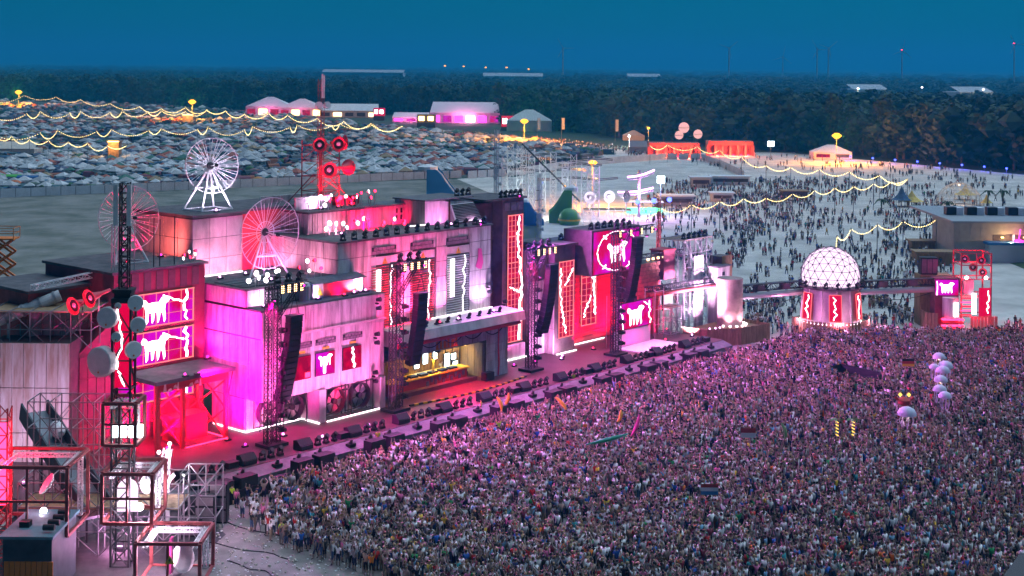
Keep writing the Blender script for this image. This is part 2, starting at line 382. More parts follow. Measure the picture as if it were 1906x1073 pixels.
# ---- A: left hall with the three rows of LED windows
T = thing('screen_hall', 'dark crimson hall with three rows of LED windows behind lattice tower', 'building', (5, 15, DECK))
MB().box(0.5, 11.0, 15, 27, DECK, 17.6).build('wall', 'crimson_wall', T)
MB().poly([(-3.3,15.05,DECK),(0.48,15.05,DECK),(0.48,15.05,13.2),(-3.3,15.05,10.6)], (0, 9, 0)).build('side_wing', 'crimson_wall', T)
MB().box(0.2, 11.3, 14.8, 27.2, 17.6, 17.85).build('roof', 'roofing', T)
me = MB().box(-0.4,0.4,-0.05,0.05,-0.9,0.9).mesh('wall_plate','dark_wall')
for k in range(7): inst('wall_plate', me, T, (1.4+k*1.4, 14.95, 16.6))
for z0, z1 in ((12.25,15.4),(8.6,11.7),(5.0,8.1)):
    scr = led_window(T, 0.8, 9.5, z0, z1, 14.95, 6, 3, 3, None, 'screen_mag', 'glow_frame')
    b = MB(); bolt(b, ((8.6,z1-0.1),(8.7,z0+0.2)), 8, 0.22, 0.35, 14.74)
    if z0 > 8: bull(b, 3.4, 6.6, z0+0.25, z1-0.35, 14.74); bull(b, 0.95, 2.7, z0+0.4, z1-0.5, 14.74); bolt(b, ((5.9,z1-0.3),(8.3,z1-1.2)), 7, 0.13, 0.25, 14.74)
    b.build('bull_emblem', 'glow_led', scr)
grid_panels(T, 'plank', 'F', -3.2, 0.45, 2, 10.4, 4, 4, 15.0, 'crimson_wall')
# ---- red portal frame in front of A
T = thing('steel_portal', 'red lit open steel portal with braced legs on stage left', 'structure', (5.5, 11.5, DECK))
for s in (1.6, 4.4, 9.4):
    for t in (9.4, 13.6): MB().box(s-0.18, s+0.18, t-0.18, t+0.18, DECK, 8.0).build('post', 'red_steel', T)
MB().box(0.9, 10.0, 8.7, 14.2, 8.0, 8.35).build('roof_slab', 'roofing', T)
for t in (9.4, 13.6): MB().box(1.4, 9.6, t-0.15, t+0.15, 7.2, 7.98).build('beam', 'red_steel', T)
for s in (4.4, 9.4):
    for z0, z1 in ((1.6,4.3),(4.4,7.1)):
        MB().tube((s, 9.5, z0), (s, 13.5, z1), 0.09).build('brace', 'red_steel', T); MB().tube((s, 9.5, z1), (s, 13.5, z0), 0.09).build('brace', 'red_steel', T)
for q in ((4.5,9.3,1.6,4.3),(4.5,9.3,4.4,7.1)):
    MB().tube((q[0],13.7,q[2]), (q[1],13.7,q[3]), 0.09).build('brace', 'red_steel', T); MB().tube((q[0],13.7,q[3]), (q[1],13.7,q[2]), 0.09).build('brace', 'red_steel', T)
MB().tube((9.9,9.0,8.0),(9.45,9.3,5.0),0.08).build('brace','red_steel',T)
MB().box(4.9, 8.6, 11.2, 13.3, DECK, 3.9).build('crate_box', 'red_steel', T)
b = MB()
for k, (du, dz, w, h) in enumerate(((2.0,0,0.35,0.9),(2.5,0,0.5,0.3),(3.1,0.2,0.45,0.35),(3.5,0,0.25,0.85),(4.9,0.1,0.5,0.35),(5.5,0.3,0.5,0.3),(6.0,0.0,0.3,0.7))): b.poly([(du,9.15,7.15+dz),(du+w,9.15,7.15+dz),(du+w*0.7,9.15,7.15+dz+h),(du+0.1,9.15,7.15+dz+h*0.8)], (0,-0.05,0))
b.build('torn_lettering', 'canvas_cream', T)
neon(T, [(4.6,9.1,1.56),(9.4,9.1,1.56),(9.4,13.6,1.56)], 0.05, 'glow_red')
# ---- B: low white hall
T = thing('white_hall', 'low lilac white stage hall with three small screens and fan bays', 'building', (20, 9, DECK))
MB().box(11.9, 28.3, 7.1, 18, 4.8, 13.6).build('wall', 'dark_wall', T)
grid_panels(T, 'wall_board', 'F', 11.8, 28.3, 10.95, 13.55, 15, 1, 7.1, 'panel_white', gap=0.055)
grid_panels(T, 'wall_board', 'F', 11.8, 28.3, 4.8, 10.85, 8, 1, 7.12, 'panel_white', gap=0.055, skip=())
grid_panels(T, 'wall_board', 'L', 7.05, 17.9, 10.95, 13.55, 11, 1, 11.9, 'panel_white', gap=0.055)
grid_panels(T, 'wall_board', 'L', 7.05, 17.9, 4.8, 10.85, 11, 1, 11.92, 'panel_white', gap=0.055)
MB().box(11.7, 28.4, 6.85, 7.0, 10.8, 11.0).build('ledge', 'concrete', T)
MB().box(11.95, 28.25, 9.6, 15, DECK, 4.79).build('lower_wall', 'dark_wall', T)
grid_panels(T, 'wall_board', 'F', 11.95, 19.0, DECK, 4.75, 6, 1, 9.6, 'panel_white', gap=0.065)
grid_panels(T, 'wall_board', 'L', 9.6, 14.8, DECK, 4.75, 5, 1, 11.95, 'panel_white', gap=0.065)
MB().box(19.0, 19.9, 6.7, 9.6, DECK, 4.79).build('pillar', 'concrete', T)
MB().box(27.4, 28.25, 6.7, 9.6, DECK, 4.79).build('pillar', 'concrete', T)
MB().box(19.9, 27.4, 8.2, 9.59, DECK, 4.79).build('bay_wall', 'panel_white', T)
for s in (15.4, 18.6, 22.3):                                     # the three small screens
    sc = MB().box(s, s+2.6, 6.88, 6.98, 6.25, 8.6).build('screen', 'black', T); MB().box(s+0.05, s+2.55, 6.84, 6.879, 6.3, 8.55).build('picture', 'screen_mag' if s == 18.6 else 'screen_deep', sc)
    b = MB()
    if s == 18.6: bull(b, s+0.35, s+2.2, 7.2, 8.35, 6.82); b.box(s+1.0, s+1.3, 6.78, 6.82, 6.45, 7.4)
    elif s > 20: bolt(b, ((s+1.3,8.45),(s+1.5,6.5)), 8, 0.2, 0.15, 6.82)
    else: b.box(s+1.8, s+2.45, 6.80, 6.82, 6.4, 6.9)
    b.build('emblem', 'glow_led' if s > 17 else 'glow_red', sc)
    brick_strip(T, s+0.1, s+2.8, 9.35, 9.95, 7.0, 6, 2)
    MB().box(s+1.0, s+1.9, 6.93, 6.99, 8.85, 9.1).build('name_plate', 'hazard', T)
def fan(parent, s, z, t, R):
    f = MB().lathe([(R,-0.35),(R,0.35),(R*0.93,0.35),(R*0.93,-0.35),(R,-0.35)], (s,t,z), (0,1,0), 20).build('fan_ring', 'black_steel', parent)
    MB().lathe([(0.22*R,-0.2),(0.22*R,0.2)], (s,t,z), (0,1,0), 10, True, True).build('hub', 'black_steel', f)
    for k in range(6):
        a = k*PI/3+0.3; MB().poly([(s+0.2*R*math.cos(a),t,z+0.2*R*math.sin(a)),(s+0.9*R*math.cos(a-0.22),t,z+0.9*R*math.sin(a-0.22)),(s+0.9*R*math.cos(a+0.05),t+0.15,z+0.9*R*math.sin(a+0.05))],(0,0.04,0)).build('blade','black_steel',f)
for s, t in ((14.4, 9.0),(17.3, 8.9),(21.8,7.6),(25.3,7.6)):
    fan(T, s, 3.15, t, 1.35)
    b = MB()
    for dx in (-1.5, 1.5):
        for dy in (-0.5, 0.5): b.tube((s+dx,t+dy,DECK),(s+dx,t+dy,4.7),0.06)
    for dy in (-0.5, 0.5):
        for z in (1.7, 4.65): b.tube((s-1.5,t+dy,z),(s+1.5,t+dy,z),0.06)
    b.build('fan_cage', 'black_steel', T)
neon(T, [(11.85,14.5,1.55),(11.85,9.4,1.55),(18.9,9.4,1.55)]); neon(T, [(19.0,9.4,1.55),(18.95,6.6,1.55)]); neon(T, [(20.0,6.62,1.55),(27.3,6.62,1.55)])
MB().box(11.9, 26.8, 7.2, 9.4, 13.6, 13.7).build('roof_ledge', 'roofing', T)
# parapet box on B
T = thing('roof_parapet', 'raised parapet block with red panel sign on the low white hall', 'parapet', (19, 12, 13.7))
MB().box(11.9, 24.2, 9.5, 16.5, 13.7, 15.4).build('wall', 'dark_wall', T)
grid_panels(T, 'wall_board', 'F', 11.9, 24.2, 13.75, 15.4, 8, 1, 9.5, 'panel_white', gap=0.065)
grid_panels(T, 'wall_board', 'L', 9.5, 16.4, 13.75, 15.4, 5, 1, 11.9, 'panel_white', gap=0.065)
MB().box(11.7, 24.2, 9.3, 20, 15.4, 15.55).build('roof', 'roofing', T)
for k in range(4): MB().box(12.2+k*0.01, 16.5, 10.2+k*1.3, 11.2+k*1.3, 15.56, 15.66).build('roof_sheet', 'lip_grey', T)
T = thing('red_panel_sign', 'backlit red box sign with warning triangles on the white hall roof', 'sign', (23, 9, 13.7))
MB().box(19.8, 26.7, 8.7, 9.35, 13.75, 15.2).build('sign_box', 'panel_white', T)
sp = MB().box(21.2, 25.3, 8.63, 8.69, 13.85, 15.1).build('red_panel', 'red_wall', T)
warn(T, 20.6, 14.0, 8.66, 0.9); warn(T, 26.0, 14.0, 8.66, 0.9)
for k in range(4): MB().poly([(19.6,8.2+k*0.42,15.25+k*0.10),(26.9,8.2+k*0.42,15.25+k*0.10),(26.9,8.6+k*0.42,15.33+k*0.10),(19.6,8.6+k*0.42,15.33+k*0.10)],(0,0,0.05)).build('roof_slat','lip_grey',T)
MB().lathe([(0.55,-0.6),(0.6,0.9),(0.4,1.25),(0.05,1.35)], (18.6,8.6,14.3), (0,0,1), 12, True, True).build('vent_drum', 'steel', T)
# ---- E: concrete pier block and set-back wall
T = thing('concrete_block', 'tall pale concrete roof block under the white radial dish', 'building', (14, 20, 13))
MB().box(12.5, 18.9, 19.1, 29, 13, 21.7).build('wall', 'dark_wall', T)
grid_panels(T, 'concrete_panel', 'F', 12.4, 18.9, 13.2, 21.6, 3, 4, 19.1, 'concrete', gap=0.065)
grid_panels(T, 'concrete_panel', 'L', 19.05, 29, 13.2, 21.6, 4, 4, 12.5, 'concrete', gap=0.065)
MB().box(12.2, 19.4, 18.7, 29.2, 21.7, 22.0).build('roof', 'roofing', T)
MB().box(18.9, 31, 21.5, 30, 13, 21.6).build('rear_wall', 'red_wall', T)
MB().box(18.9, 31.2, 21.2, 30, 21.6, 21.85).build('rear_roof', 'roofing', T)
neon(T, [(12.4,18.85,15.62),(18.8,18.85,15.62)], 0.05)
# ---- D: corrugated block
T = thing('corrugated_block', 'grey corrugated roof block carrying the red horn mast', 'building', (32, 17, 15.5))
MB().box(26.3, 37.6, 17.1, 26, 14, 21.3).build('wall', 'dark_wall', T)
grid_panels(T, 'corrugated_sheet', 'F', 26.2, 37.6, 18.0, 21.25, 16, 1, 17.1, 'corrugated', gap=0.065)
grid_panels(T, 'corrugated_sheet', 'L', 17.05, 26, 14.2, 21.25, 12, 1, 26.3, 'corrugated', gap=0.065)
MB().box(26.0, 37.8, 16.7, 26.2, 21.3, 21.5).build('roof', 'roofing', T)
b = MB(); b.box(26.4, 37.4, 25, 25.3, 21.5, 22.6)
b.build('rear_parapet', 'panel_white', T)
MB().box(26.4,31.5,19.2,19.5,21.5,22.9).build('screen_wall','panel_white',T)
for k in range(5): MB().box(33+k*0.8,33.5+k*0.8,20,20.6,21.5,22.5).build('cooling_fin','red_steel',T)
# ---- C: tall white facade with louvre windows
T = thing('white_facade', 'tall white panelled facade with three louvre windows above DJ canopy', 'building', (36, 12, 8))
MB().box(24.4, 48.6, 10.1, 23, 8.0, 18.8).build('wall', 'dark_wall', T)
WIN = ((29.2,32.9),(35.1,38.8),(40.9,44.6))
grid_panels(T, 'facade_panel', 'F', 24.3, 48.6, 8.6, 18.8, 13, 6, 10.1, 'panel_white', gap=0.065, skip=[(a-0.2,b_+0.2,8,16.6) for a, b_ in WIN])
grid_panels(T, 'facade_panel', 'L', 10.1, 22.9, 13.7, 18.8, 6, 3, 24.4, 'panel_white', gap=0.065)
for i, (a, b_) in enumerate(WIN):
    w = MB().box(a-0.25, b_+0.25, 10.02, 10.14, 8.6, 17.0).build('window', 'dark_wall', T)
    MB().box(a-0.2, b_+0.2, 9.96, 10.018, 16.0, 16.9).build('lintel', 'concrete', w)
    me = MB().obox((0,0,0), (b_-a, 0.16, 0.07), Matrix.Rotation(0.6,3,'X')).mesh('louvre_slat', 'red_steel' if i < 2 else 'steel')
    for k in range(26): inst('louvre_slat', me, w, ((a+b_)/2, 9.92, 9.0+k*0.27))
    tb = MB()
    for k in range(20): tb.box(a+0.5, a+1.15, 9.70, 9.76, 11.2+k*0.22, 11.33+k*0.22)
    if i != 1: tb.build('white_tube_light', 'glow_led', w)
    lb = MB(); bolt(lb, ((b_-0.9,15.8),(b_-1.0,9.3)), 16, 0.10, 0.25, 9.72); lb.build('lightning_line', 'glow_led', w)
    brick_strip(T, a, b_, 17.15, 17.95, 9.99, 6, 2); warn(T, (a+b_)/2+0.1, 16.05, 9.93, 0.8)
MB().poly([(45.9,9.98,14.2),(46.3,9.98,15.3),(46.3,9.98,16.3),(46.9,9.98,16.2),(47.2,9.98,14.6),(46.9,9.98,13.8),(46.4,9.98,13.9)],(0,-0.05,0)).build('pink_banner','noodle_pink',T)
MB().box(24.1, 48.8, 9.8, 23.2, 18.8, 19.0).build('roof', 'roofing', T)
neon(T, [(31,9.55,9.2),(38,9.55,9.2)], 0.05, 'glow_red'); neon(T, [(38.2,9.55,9.2),(48.4,9.55,9.2)], 0.06)
for k in range(3): neon(T, [(39+k*3.2,14+k*0.8,19.15),(41.5+k*3.2,13.6+k*0.8,19.15)], 0.05)
T = thing('window_shed', 'small white roof shed with slit windows beside corrugated block', 'shed', (40, 17, 19))
MB().box(37.9, 43.5, 17.5, 21, 19, 21.2).build('wall', 'panel_white', T); MB().box(37.7,43.7,17.3,21.2,21.2,21.35).build('roof','lip_grey',T)
for k in range(4):
    for z in (19.5,20.3): MB().box(40.2+k*0.75,40.45+k*0.75,17.42,17.49,z,z+0.55).build('slit_window','black',T)
T = thing('vent_box', 'stack of grey louvred vents beside the window shed', 'vent', (44.6,18,19))
for k in range(5): MB().obox((44.6,18,19.4+k*0.5),(0.9,1.2,0.12),Matrix.Rotation(0.3,3,'X')).build('vent_louvre','lip_grey',T)
MB().box(44.2,45.0,18.3,18.7,19,21.9).build('vent_back','steel',T)
# ---- F: louvre house on C roof
T = thing('louvre_house', 'white roof house with slanting dark louvre grille', 'roof house', (46, 13, 19))
MB().poly([(41.5,14,19.0),(49.5,14,19.0),(49.5,14,21.4),(41.5,14,21.8)], (0,5,0)).build('wall', 'panel_white', T)
g = MB().poly([(44.6,11.9,19.3),(49.2,11.9,19.3),(49.6,13.8,21.2),(45.6,13.8,21.2)], (0,0.12,-0.05)).build('grille_frame', 'white_steel', T)
for k in range(11):
    f = (k+0.7)/12; MB().box(44.75+f*0.9, 49.15+f*0.35, 11.80+f*1.9, 11.88+f*1.9, 19.33+f*1.9, 19.46+f*1.9).build('grille_slat', 'black', g)
MB().box(41.3,49.7,13.8,19.2,21.8,21.95).build('roof','lip_grey',T)
MB().tube((43.0,11.5,19.0),(43.0,11.5,22.0),0.12,8).build('flue_pipe','rust_steel',T)
# ---- DJ canopy
T = thing('dj_canopy', 'grey overhanging canopy with red pipe over the DJ booth', 'canopy', (40, 8, 5.5))
MB().poly([(30.2,10.0,9.05),(30.2,6.4,8.9),(30.2,6.2,7.9),(30.2,7.9,7.3),(30.2,10.0,7.3)], (20.4,0,0)).build('roof_slab', 'concrete', T)
MB().tube((30.2,6.9,7.55),(50.2,6.9,7.55),0.32,10,caps=True).build('red_pipe', 'horn_red', T)
fs = MB().box(30.2, 49.3, 7.95, 8.2, 5.9, 7.3).build('fascia', 'panel_white', T)
b = MB()
for k, ch in enumerate((0.5,0.45,0.6,0.4,0.55,0.5)): b.box(37.2+k*0.62, 37.2+k*0.62+ch*0.7, 7.88, 7.945, 6.1, 6.1+0.75+0.2*(k%2)); b.box(37.2+k*0.62, 37.2+k*0.62+ch, 7.88, 7.945, 6.0, 6.12)
b.build('worn_lettering', 'orange', fs)
for (a0,a1) in ((31,34.5),(34.5,38.2),(38.2,41.5),(41.5,45),(45,48.5)):
    pts = [(a0+(a1-a0)*k/8, 7.8, 7.25-0.8*4*(k/8)*(1-k/8)) for k in range(9)]; MB().path(pts, 0.06).build('cable', 'black', T)
for k in range(9):
    h = MB().box(33.2+k*1.75-0.2, 33.2+k*1.75+0.2, 7.2, 7.6, 9.0, 9.15).build('canopy_lamp', 'black', T); MB().lathe([(0.16,0),(0.22,0.35),(0.15,0.55)], (33.2+k*1.75,7.4,9.15), (0.1,-0.5,1), 8, True, True).build('lamp_head','black',h)
T = thing('dj_wall', 'white stone block pier with red cable right of the DJ booth', 'wall', (47.5, 9, DECK))
MB().box(45.6, 49.3, 8.2, 14, DECK, 5.5).build('wall', 'dark_wall', T)
grid_panels(T, 'stone_block', 'F', 45.6, 49.35, DECK, 7.25, 3, 6, 7.95, 'panel_white', gap=0.04)
MB().path([(47.6,7.75,7.2),(47.5,7.72,5),(47.65,7.72,3),(47.55,7.75,1.6)],0.09).build('red_cable','horn_red',T)
T = thing('dj_backdrop', 'timber plank back wall of the DJ booth in yellow light', 'wall', (38, 14, DECK))
MB().box(28.4, 45.5, 12.1, 12.5, DECK, 7.2).build('wall', 'dark_wall', T)
me = MB().box(-0.55,0.55,-0.05,0.05,0,4.0).mesh('plank','wood')
for k in range(14): inst('plank', me, T, (29.2+k*1.2, 12.0, DECK))
me = MB().box(-0.05,0.05,-0.55,0.55,0,4.0).mesh('plank','wood')
for k in range(3): inst('plank', me, T, (45.5, 9.0+k*1.15, DECK))
MB().box(28.4, 45.4, 8.25, 12.05, 5.75, 5.85).build('ceiling', 'roofing', T)
# ---- G: dark column with tall LED strip
T = thing('dark_column', 'tall dark column with full-height LED lightning window', 'tower', (56, 14, DECK))
MB().box(54.0, 58.0, 12.9, 17, DECK, 21.2).build('wall', 'dark_wall', T)
MB().box(50.8, 53.99, 14.6, 19, DECK, 20.8).build('rear_wing', 'dark_wall', T)
MB().box(50.6, 58.3, 12.6, 19, 21.2, 21.45).build('roof', 'roofing', T)
led_window(T, 54.9, 57.6, 3.6, 19.2, 12.85, 4, 24, 5, [(((56.9,19.0),(56.6,15.6)),0.22),(((56.6,15.6),(57.4,11)),0.25),(((57.4,11),(57.0,3.8)),0.30),(((57.2,9.5),(55.2,10.4)),0.1),(((56.9,6.0),(57.5,7.5)),0.18)])
MB().box(54.2, 57.9, 12.3, 12.88, DECK, 3.3).build('plinth', 'panel_white', T); neon(T, [(54.2,12.2,1.56),(57.9,12.2,1.56)])
me = MB().box(-0.5,0.5,-0.03,0.03,-0.5,0.5).mesh('roof_plate','brick_grey')
for k in range(3): inst('roof_plate', me, T, (54.8+k*1.2,12.84,20.3))
# ---- H: recessed lilac wall and pier with LED window
T = thing('lilac_wall', 'plain lilac recessed wall behind the third speaker tower', 'wall', (60, 12, DECK))
MB().box(58.05, 61.6, 12.0, 16, DECK, 14.6).build('wall', 'dark_wall', T)
grid_panels(T, 'wall_board', 'F', 58.05, 61.6, DECK, 10.8, 3, 3, 12.0, 'panel_white', gap=0.065)
MB().box(57.9, 61.6, 11.5, 16.2, 11.0, 14.6).build('upper_band', 'dark_wall', T)
T = thing('led_pier', 'weathered pier with tall LED window left of the red wall', 'tower', (63, 11, DECK))
MB().box(61.2, 65.3, 10.4, 17, DECK, 15.0).build('wall', 'dark_wall', T)
grid_panels(T, 'wall_board', 'L', 10.4, 14, DECK, 11, 3, 3, 61.2, 'panel_white', gap=0.065)
MB().box(61.0, 65.5, 10.1, 17.2, 15.0, 15.2).build('roof', 'roofing', T)
led_window(T, 61.9, 64.8, 3.5, 13.0, 10.35, 4, 15, 5, [(((62.1,12.2),(62.2,7.6)),0.14),(((62.2,7.6),(63.2,4)),0.16),(((63.0,10.0),(64.6,12.0)),0.1)])
neon(T, [(61.2,10.0,1.56),(65.2,10.0,1.56)])
# ---- red wall
T = thing('red_board_wall', 'bright red horizontal board wall with a narrow LED window', 'wall', (72, 13, DECK))
MB().box(65.35, 82, 12.8, 16, DECK, 14.9).build('wall', 'dark_wall', T)
me = MB().box(-4.1,4.1,-0.06,0.06,-0.30,0.30).mesh('board','red_wall')
for k in range(20):
    for j in range(2): inst('board', me, T, (69.5+j*8.25, 12.74+random.uniform(-0.015,0.015), 1.85+k*0.66))
led_window(T, 69.4, 72.5, 3.7, 13.1, 12.62, 3, 12, 4, [(((69.6,12.6),(71.9,9.6)),0.12),(((72.1,11.5),(72.0,8.4)),0.26),(((72.0,8.4),(72.3,5)),0.22),(((71.2,7.5),(69.8,4.8)),0.12)])
MB().box(65.4, 82, 12.5, 16.2, 14.9, 15.1).build('roof', 'roofing', T)
neon(T, [(66,12.2,1.56),(74,12.2,1.56)], 0.05)
# ---- logo tower
T = thing('emblem_screen', 'big magenta LED screen with white bull emblem in a ring', 'screen', (70.5, 8, 11))
MB().box(66.2, 76.6, 8.4, 13, 10.9, 16.7).build('housing', 'dark_wall', T)
sc = MB().box(66.5, 76.3, 8.28, 8.38, 11.1, 16.5).build('picture', 'screen_mag', T)
b = MB(); bull(b, 69.3, 73.7, 12.2, 15.0, 8.25)
for k in range(18):
    a0 = 2*PI*k/18; a1 = 2*PI*(k+1)/18
    bolt(b, ((71.5+4.4*math.cos(a0),13.8+2.55*math.sin(a0)),(71.5+4.4*math.cos(a1),13.8+2.55*math.sin(a1))), 3, 0.06 if k % 3 else 0.14, 0.12, 8.25)
for a in (0.9, 2.25, 4.0, 5.4): bolt(b, ((71.5+3.9*math.cos(a),13.8+2.2*math.sin(a)),(71.5+4.9*math.cos(a),13.8+2.75*math.sin(a))), 3, 0.16, 0.1, 8.25)
b.build('bull_emblem', 'glow_led', sc)
T = thing('side_stage', 'small magenta side stage with bull emblem screen under scaffold', 'stage', (73, 8, DECK))
MB().box(69.2, 77.0, 6.6, 6.9, 3.7, 7.2).build('screen', 'black', T)
pc = MB().box(69.3, 76.9, 6.52, 6.59, 3.8, 7.1).build('picture', 'screen_mag', T)
b = MB(); bull(b, 71.3, 75.0, 4.1, 6.6, 6.48)
bolt(b, ((69.8,6.9),(70.4,3.9)), 7, 0.15, 0.3, 6.48); bolt(b, ((76.2,6.9),(76.4,4.0)), 7, 0.18, 0.25, 6.48); bolt(b, ((75.0,6.9),(76.3,6.3)), 4, 0.12, 0.2, 6.48); b.build('bull_emblem', 'glow_led', pc)
MB().box(69.0, 77.5, 2.6, 6.5, DECK+0.004, DECK+0.16).build('riser', 'canvas', T)
MB().box(69.4, 76.8, 6.7, 7.2, DECK, 3.6).build('skirt', 'canvas', T)
b = MB()
for s in (68.9, 77.4, 79.4):
    for t in (6.4, 8.0): b.tube((s,t,DECK),(s,t,8.2),0.06)
for z in (3.5, 5.5, 7.9):
    for t in (6.4, 8.0): b.tube((77.4,t,z),(79.4,t,z),0.05)
    b.tube((77.4,6.4,z),(79.4,8.0,z),0.05)
b.build('scaffold', 'steel', T, kind='stuff')
T = thing('brick_annex', 'red brick annex with grey joints right of the emblem screen', 'building', (80, 10, DECK))
MB().box(76.8, 82.2, 9.2, 12.4, 6.0, 11.2).build('wall', 'black', T)
me = MB().box(-0.41,0.41,-0.06,0.06,-0.23,0.23).mesh('brick','brick_red')
for j in range(10):
    for i in range(6): inst('brick', me, T, (77.3+i*0.88+0.3*(j%2), 9.13, 6.3+j*0.52))
MB().box(76.8, 82.2, 9.2, 12.4, DECK, 5.99).build('lower_wall', 'brick_red', T)
# ================================================================== stage equipment
ORD = 'first second third fourth fifth sixth seventh eighth ninth tenth eleventh twelfth thirteenth fourteenth fifteenth sixteenth seventeenth eighteenth nineteenth twentieth'.split()
ORD = ORD + ['twenty-'+w for w in ORD[:9]] + ['thirtieth'] + ['thirty-'+w for w in ORD[:9]]
WK = 1.4
def moving_head():                                              # prototype, copied many times
    T = thing('moving_head_light', 'x', 'stage light', (0,0,0), 'W', 'moving lights')
    MB().box(-0.28,0.28,-0.22,0.22,0,0.22).build('base','black',T)
    [MB().box(a,a+0.08,-0.08,0.08,0.22,0.72).build('yoke_arm','black_steel',T) for a in (-0.30,0.22)]
    MB().lathe([(0.12,-0.35),(0.20,-0.1),(0.22,0.28)],(0,0,0.62),(0,-0.75,0.65),10,True,True).build('head','black',T)
    return T
MH = moving_head(); MHused = [0]
def put_head(s, t, z, label, rot=0.0, group='moving lights'):
    r = ANG + rot
    if MHused[0] == 0:
        MH.location = W(s,t,z); MH.rotation_euler = (0,0,r); MH['label'] = label; MH['group'] = group; MHused[0] = 1; return MH
    return copy_tree(MH, W(s,t,z), r, label, group)
_wl = {}
def wash(s, t, z, target, color, energy, label, spot=75, lens='glow_white', size=0.25, blend=0.8, frame='S', group='wash lamps'):
    """a floodlight box with a glowing lens and its own light"""
    if lens == 'glow_white': lens = 'glow_red' if color[1] < 0.08 and color[2] < 0.3 else 'glow_mag' if color[1] < 0.15 else 'glow_violet'
    T = thing('flood_lamp', label, 'lamp', (s,t,z), frame, group)
    MB().box(s-0.3,s+0.3,t-0.18,t+0.18,z,z+0.14).build('housing','black',T)
    d = (Vector(target)-Vector((s,t,z+0.2))).normalized()
    MB().lathe([(0.08,0.05),(0.10,0.22)],(s,t,z+0.12),d,8,False,True).build('lens',lens,T)
    light('SPOT', Vector((s,t,z+0.14))+d*0.35, T, color, energy*WK, target, size, min(150, spot*1.25), blend)
    return T
# ---- truss towers with lamp bars and hanging line arrays
def cabinet_mesh(w=1.5, d=0.8, h=0.52):
    b = MB(); b.poly([(-w/2,-d/2,-h/2),(w/2,-d/2,-h/2),(w/2-0.1,d/2,-h/2+0.07),(-w/2+0.1,d/2,-h/2+0.07)],(0,0,0)) if False else None
    b.box(-w/2,w/2,-d/2,d/2,-h/2,h/2); b.box(-w/2+0.05,w/2-0.05,-d/2-0.03,-d/2-0.001,-h/2+0.05,h/2-0.05); return b.mesh('cabinet','speaker')
CAB = cabinet_mesh()
def blinder(parent, s, t, z):
    p = MB().box(s-0.25,s+0.25,t-0.08,t+0.08,z,z+0.85).build('blinder','black',parent)
    b = MB()
    for i in range(2):
        for j in range(4): b.lathe([(0.07,0)],(s-0.11+0.22*i,t-0.09,z+0.12+0.2*j),(0,-1,0),6,False,True)
    b.build('bulbs','glow_amber',p,kind='stuff')
for s, t, zt, arm, lab in ((10.6,3.9,16.6,(9.9,14.6),'black truss tower before the magenta side of the white hall'),
                      (27.9,4.8,16.8,(27.2,32.6),'black truss tower between the low white hall and DJ canopy'),
                      (52.3,6.7,15.8,(51.5,57.0),'black truss tower in front of the dark lightning column'),
                      (66.3,4.6,17.0,(65.0,74.5),'black truss tower standing before the big emblem screen')):
    T = thing('truss_tower', lab, 'truss tower', (s,t,DECK), 'S', 'stage truss towers')
    for dx in (-0.55, 0.55): MB().truss((s+dx,t,DECK),(s+dx,t,zt),0.5,0.7,0.05,up=(1,0,0)).build('mast','black_steel',T)
    MB().truss((arm[0],t,zt),(arm[1],t,zt),0.5,0.7,0.05).build('lamp_bar','black_steel',T)
    MB().truss((s+0.4,t,zt-3.2),(s+3.0,t,zt-0.3),0.35,0.7,0.04).build('brace','black_steel',T)
    n = 4
    for k in range(n): blinder(T, arm[0]+1.5+k*(arm[1]-arm[0]-2.2)/(n-1)*0.95, t-0.35, zt-0.75)
    for k in range(8): MB().box(s+0.9,s+1.3,t-0.25,t+0.2,2.6+k*1.35,3.1+k*1.35).lathe([(0.15,0),(0.2,0.3)],(s+1.1,t-0.3,2.85+k*1.35),(0.3,-1,0.1),8,False,True).build('side_lamp','black',T)
    MB().box(s-1.2,s+1.2,t-1.0,t+1.0,DECK+0.004,DECK+0.3).build('base_plate','black',T)
    for k in range(3): put_head(arm[0]+1.2+k*1.35, t, zt+0.27, ORD[k]+' moving light on lamp bar of the tower '+' '.join(lab.split()[3:8]), random.uniform(-0.6,0.6), 'moving lights on truss bars')
for s, t, z1, n, lean, lab in ((12.8,3.4,13.3,15,-0.10,'hanging line array speaker before the white hall screens'),
                      (30.9,4.2,13.2,14,-0.06,'hanging line array speaker left of the DJ canopy'),
                      (54.2,5.2,13.7,15,-0.10,'tilted hanging line array speaker before the lilac wall'),
                      (70.0,4.0,15.6,15,-0.10,'long hanging line array speaker across the emblem screen')):
    T = thing('line_array_speaker', lab, 'speaker', (s,t,z1-8.2), 'S', 'hanging line arrays')
    x, y, z = s, t, z1
    for k in range(n):
        tilt = 0.02 + 0.018*k; inst('cabinet', CAB, T, (x,y,z), (tilt,0,0))
        z -= 0.545*math.cos(tilt); y += 0.545*math.sin(tilt)*0.9; x += lean*0.9*0.545*0.9
    MB().box(s-0.8,s+0.8,t-0.5,t+0.5,z1+0.3,z1+0.42).tube((s-0.6,t,z1+0.4),(s,t,z1+2.4),0.03).tube((s+0.6,t,z1+0.4),(s,t,z1+2.4),0.03).build('rigging_frame','black_steel',T)
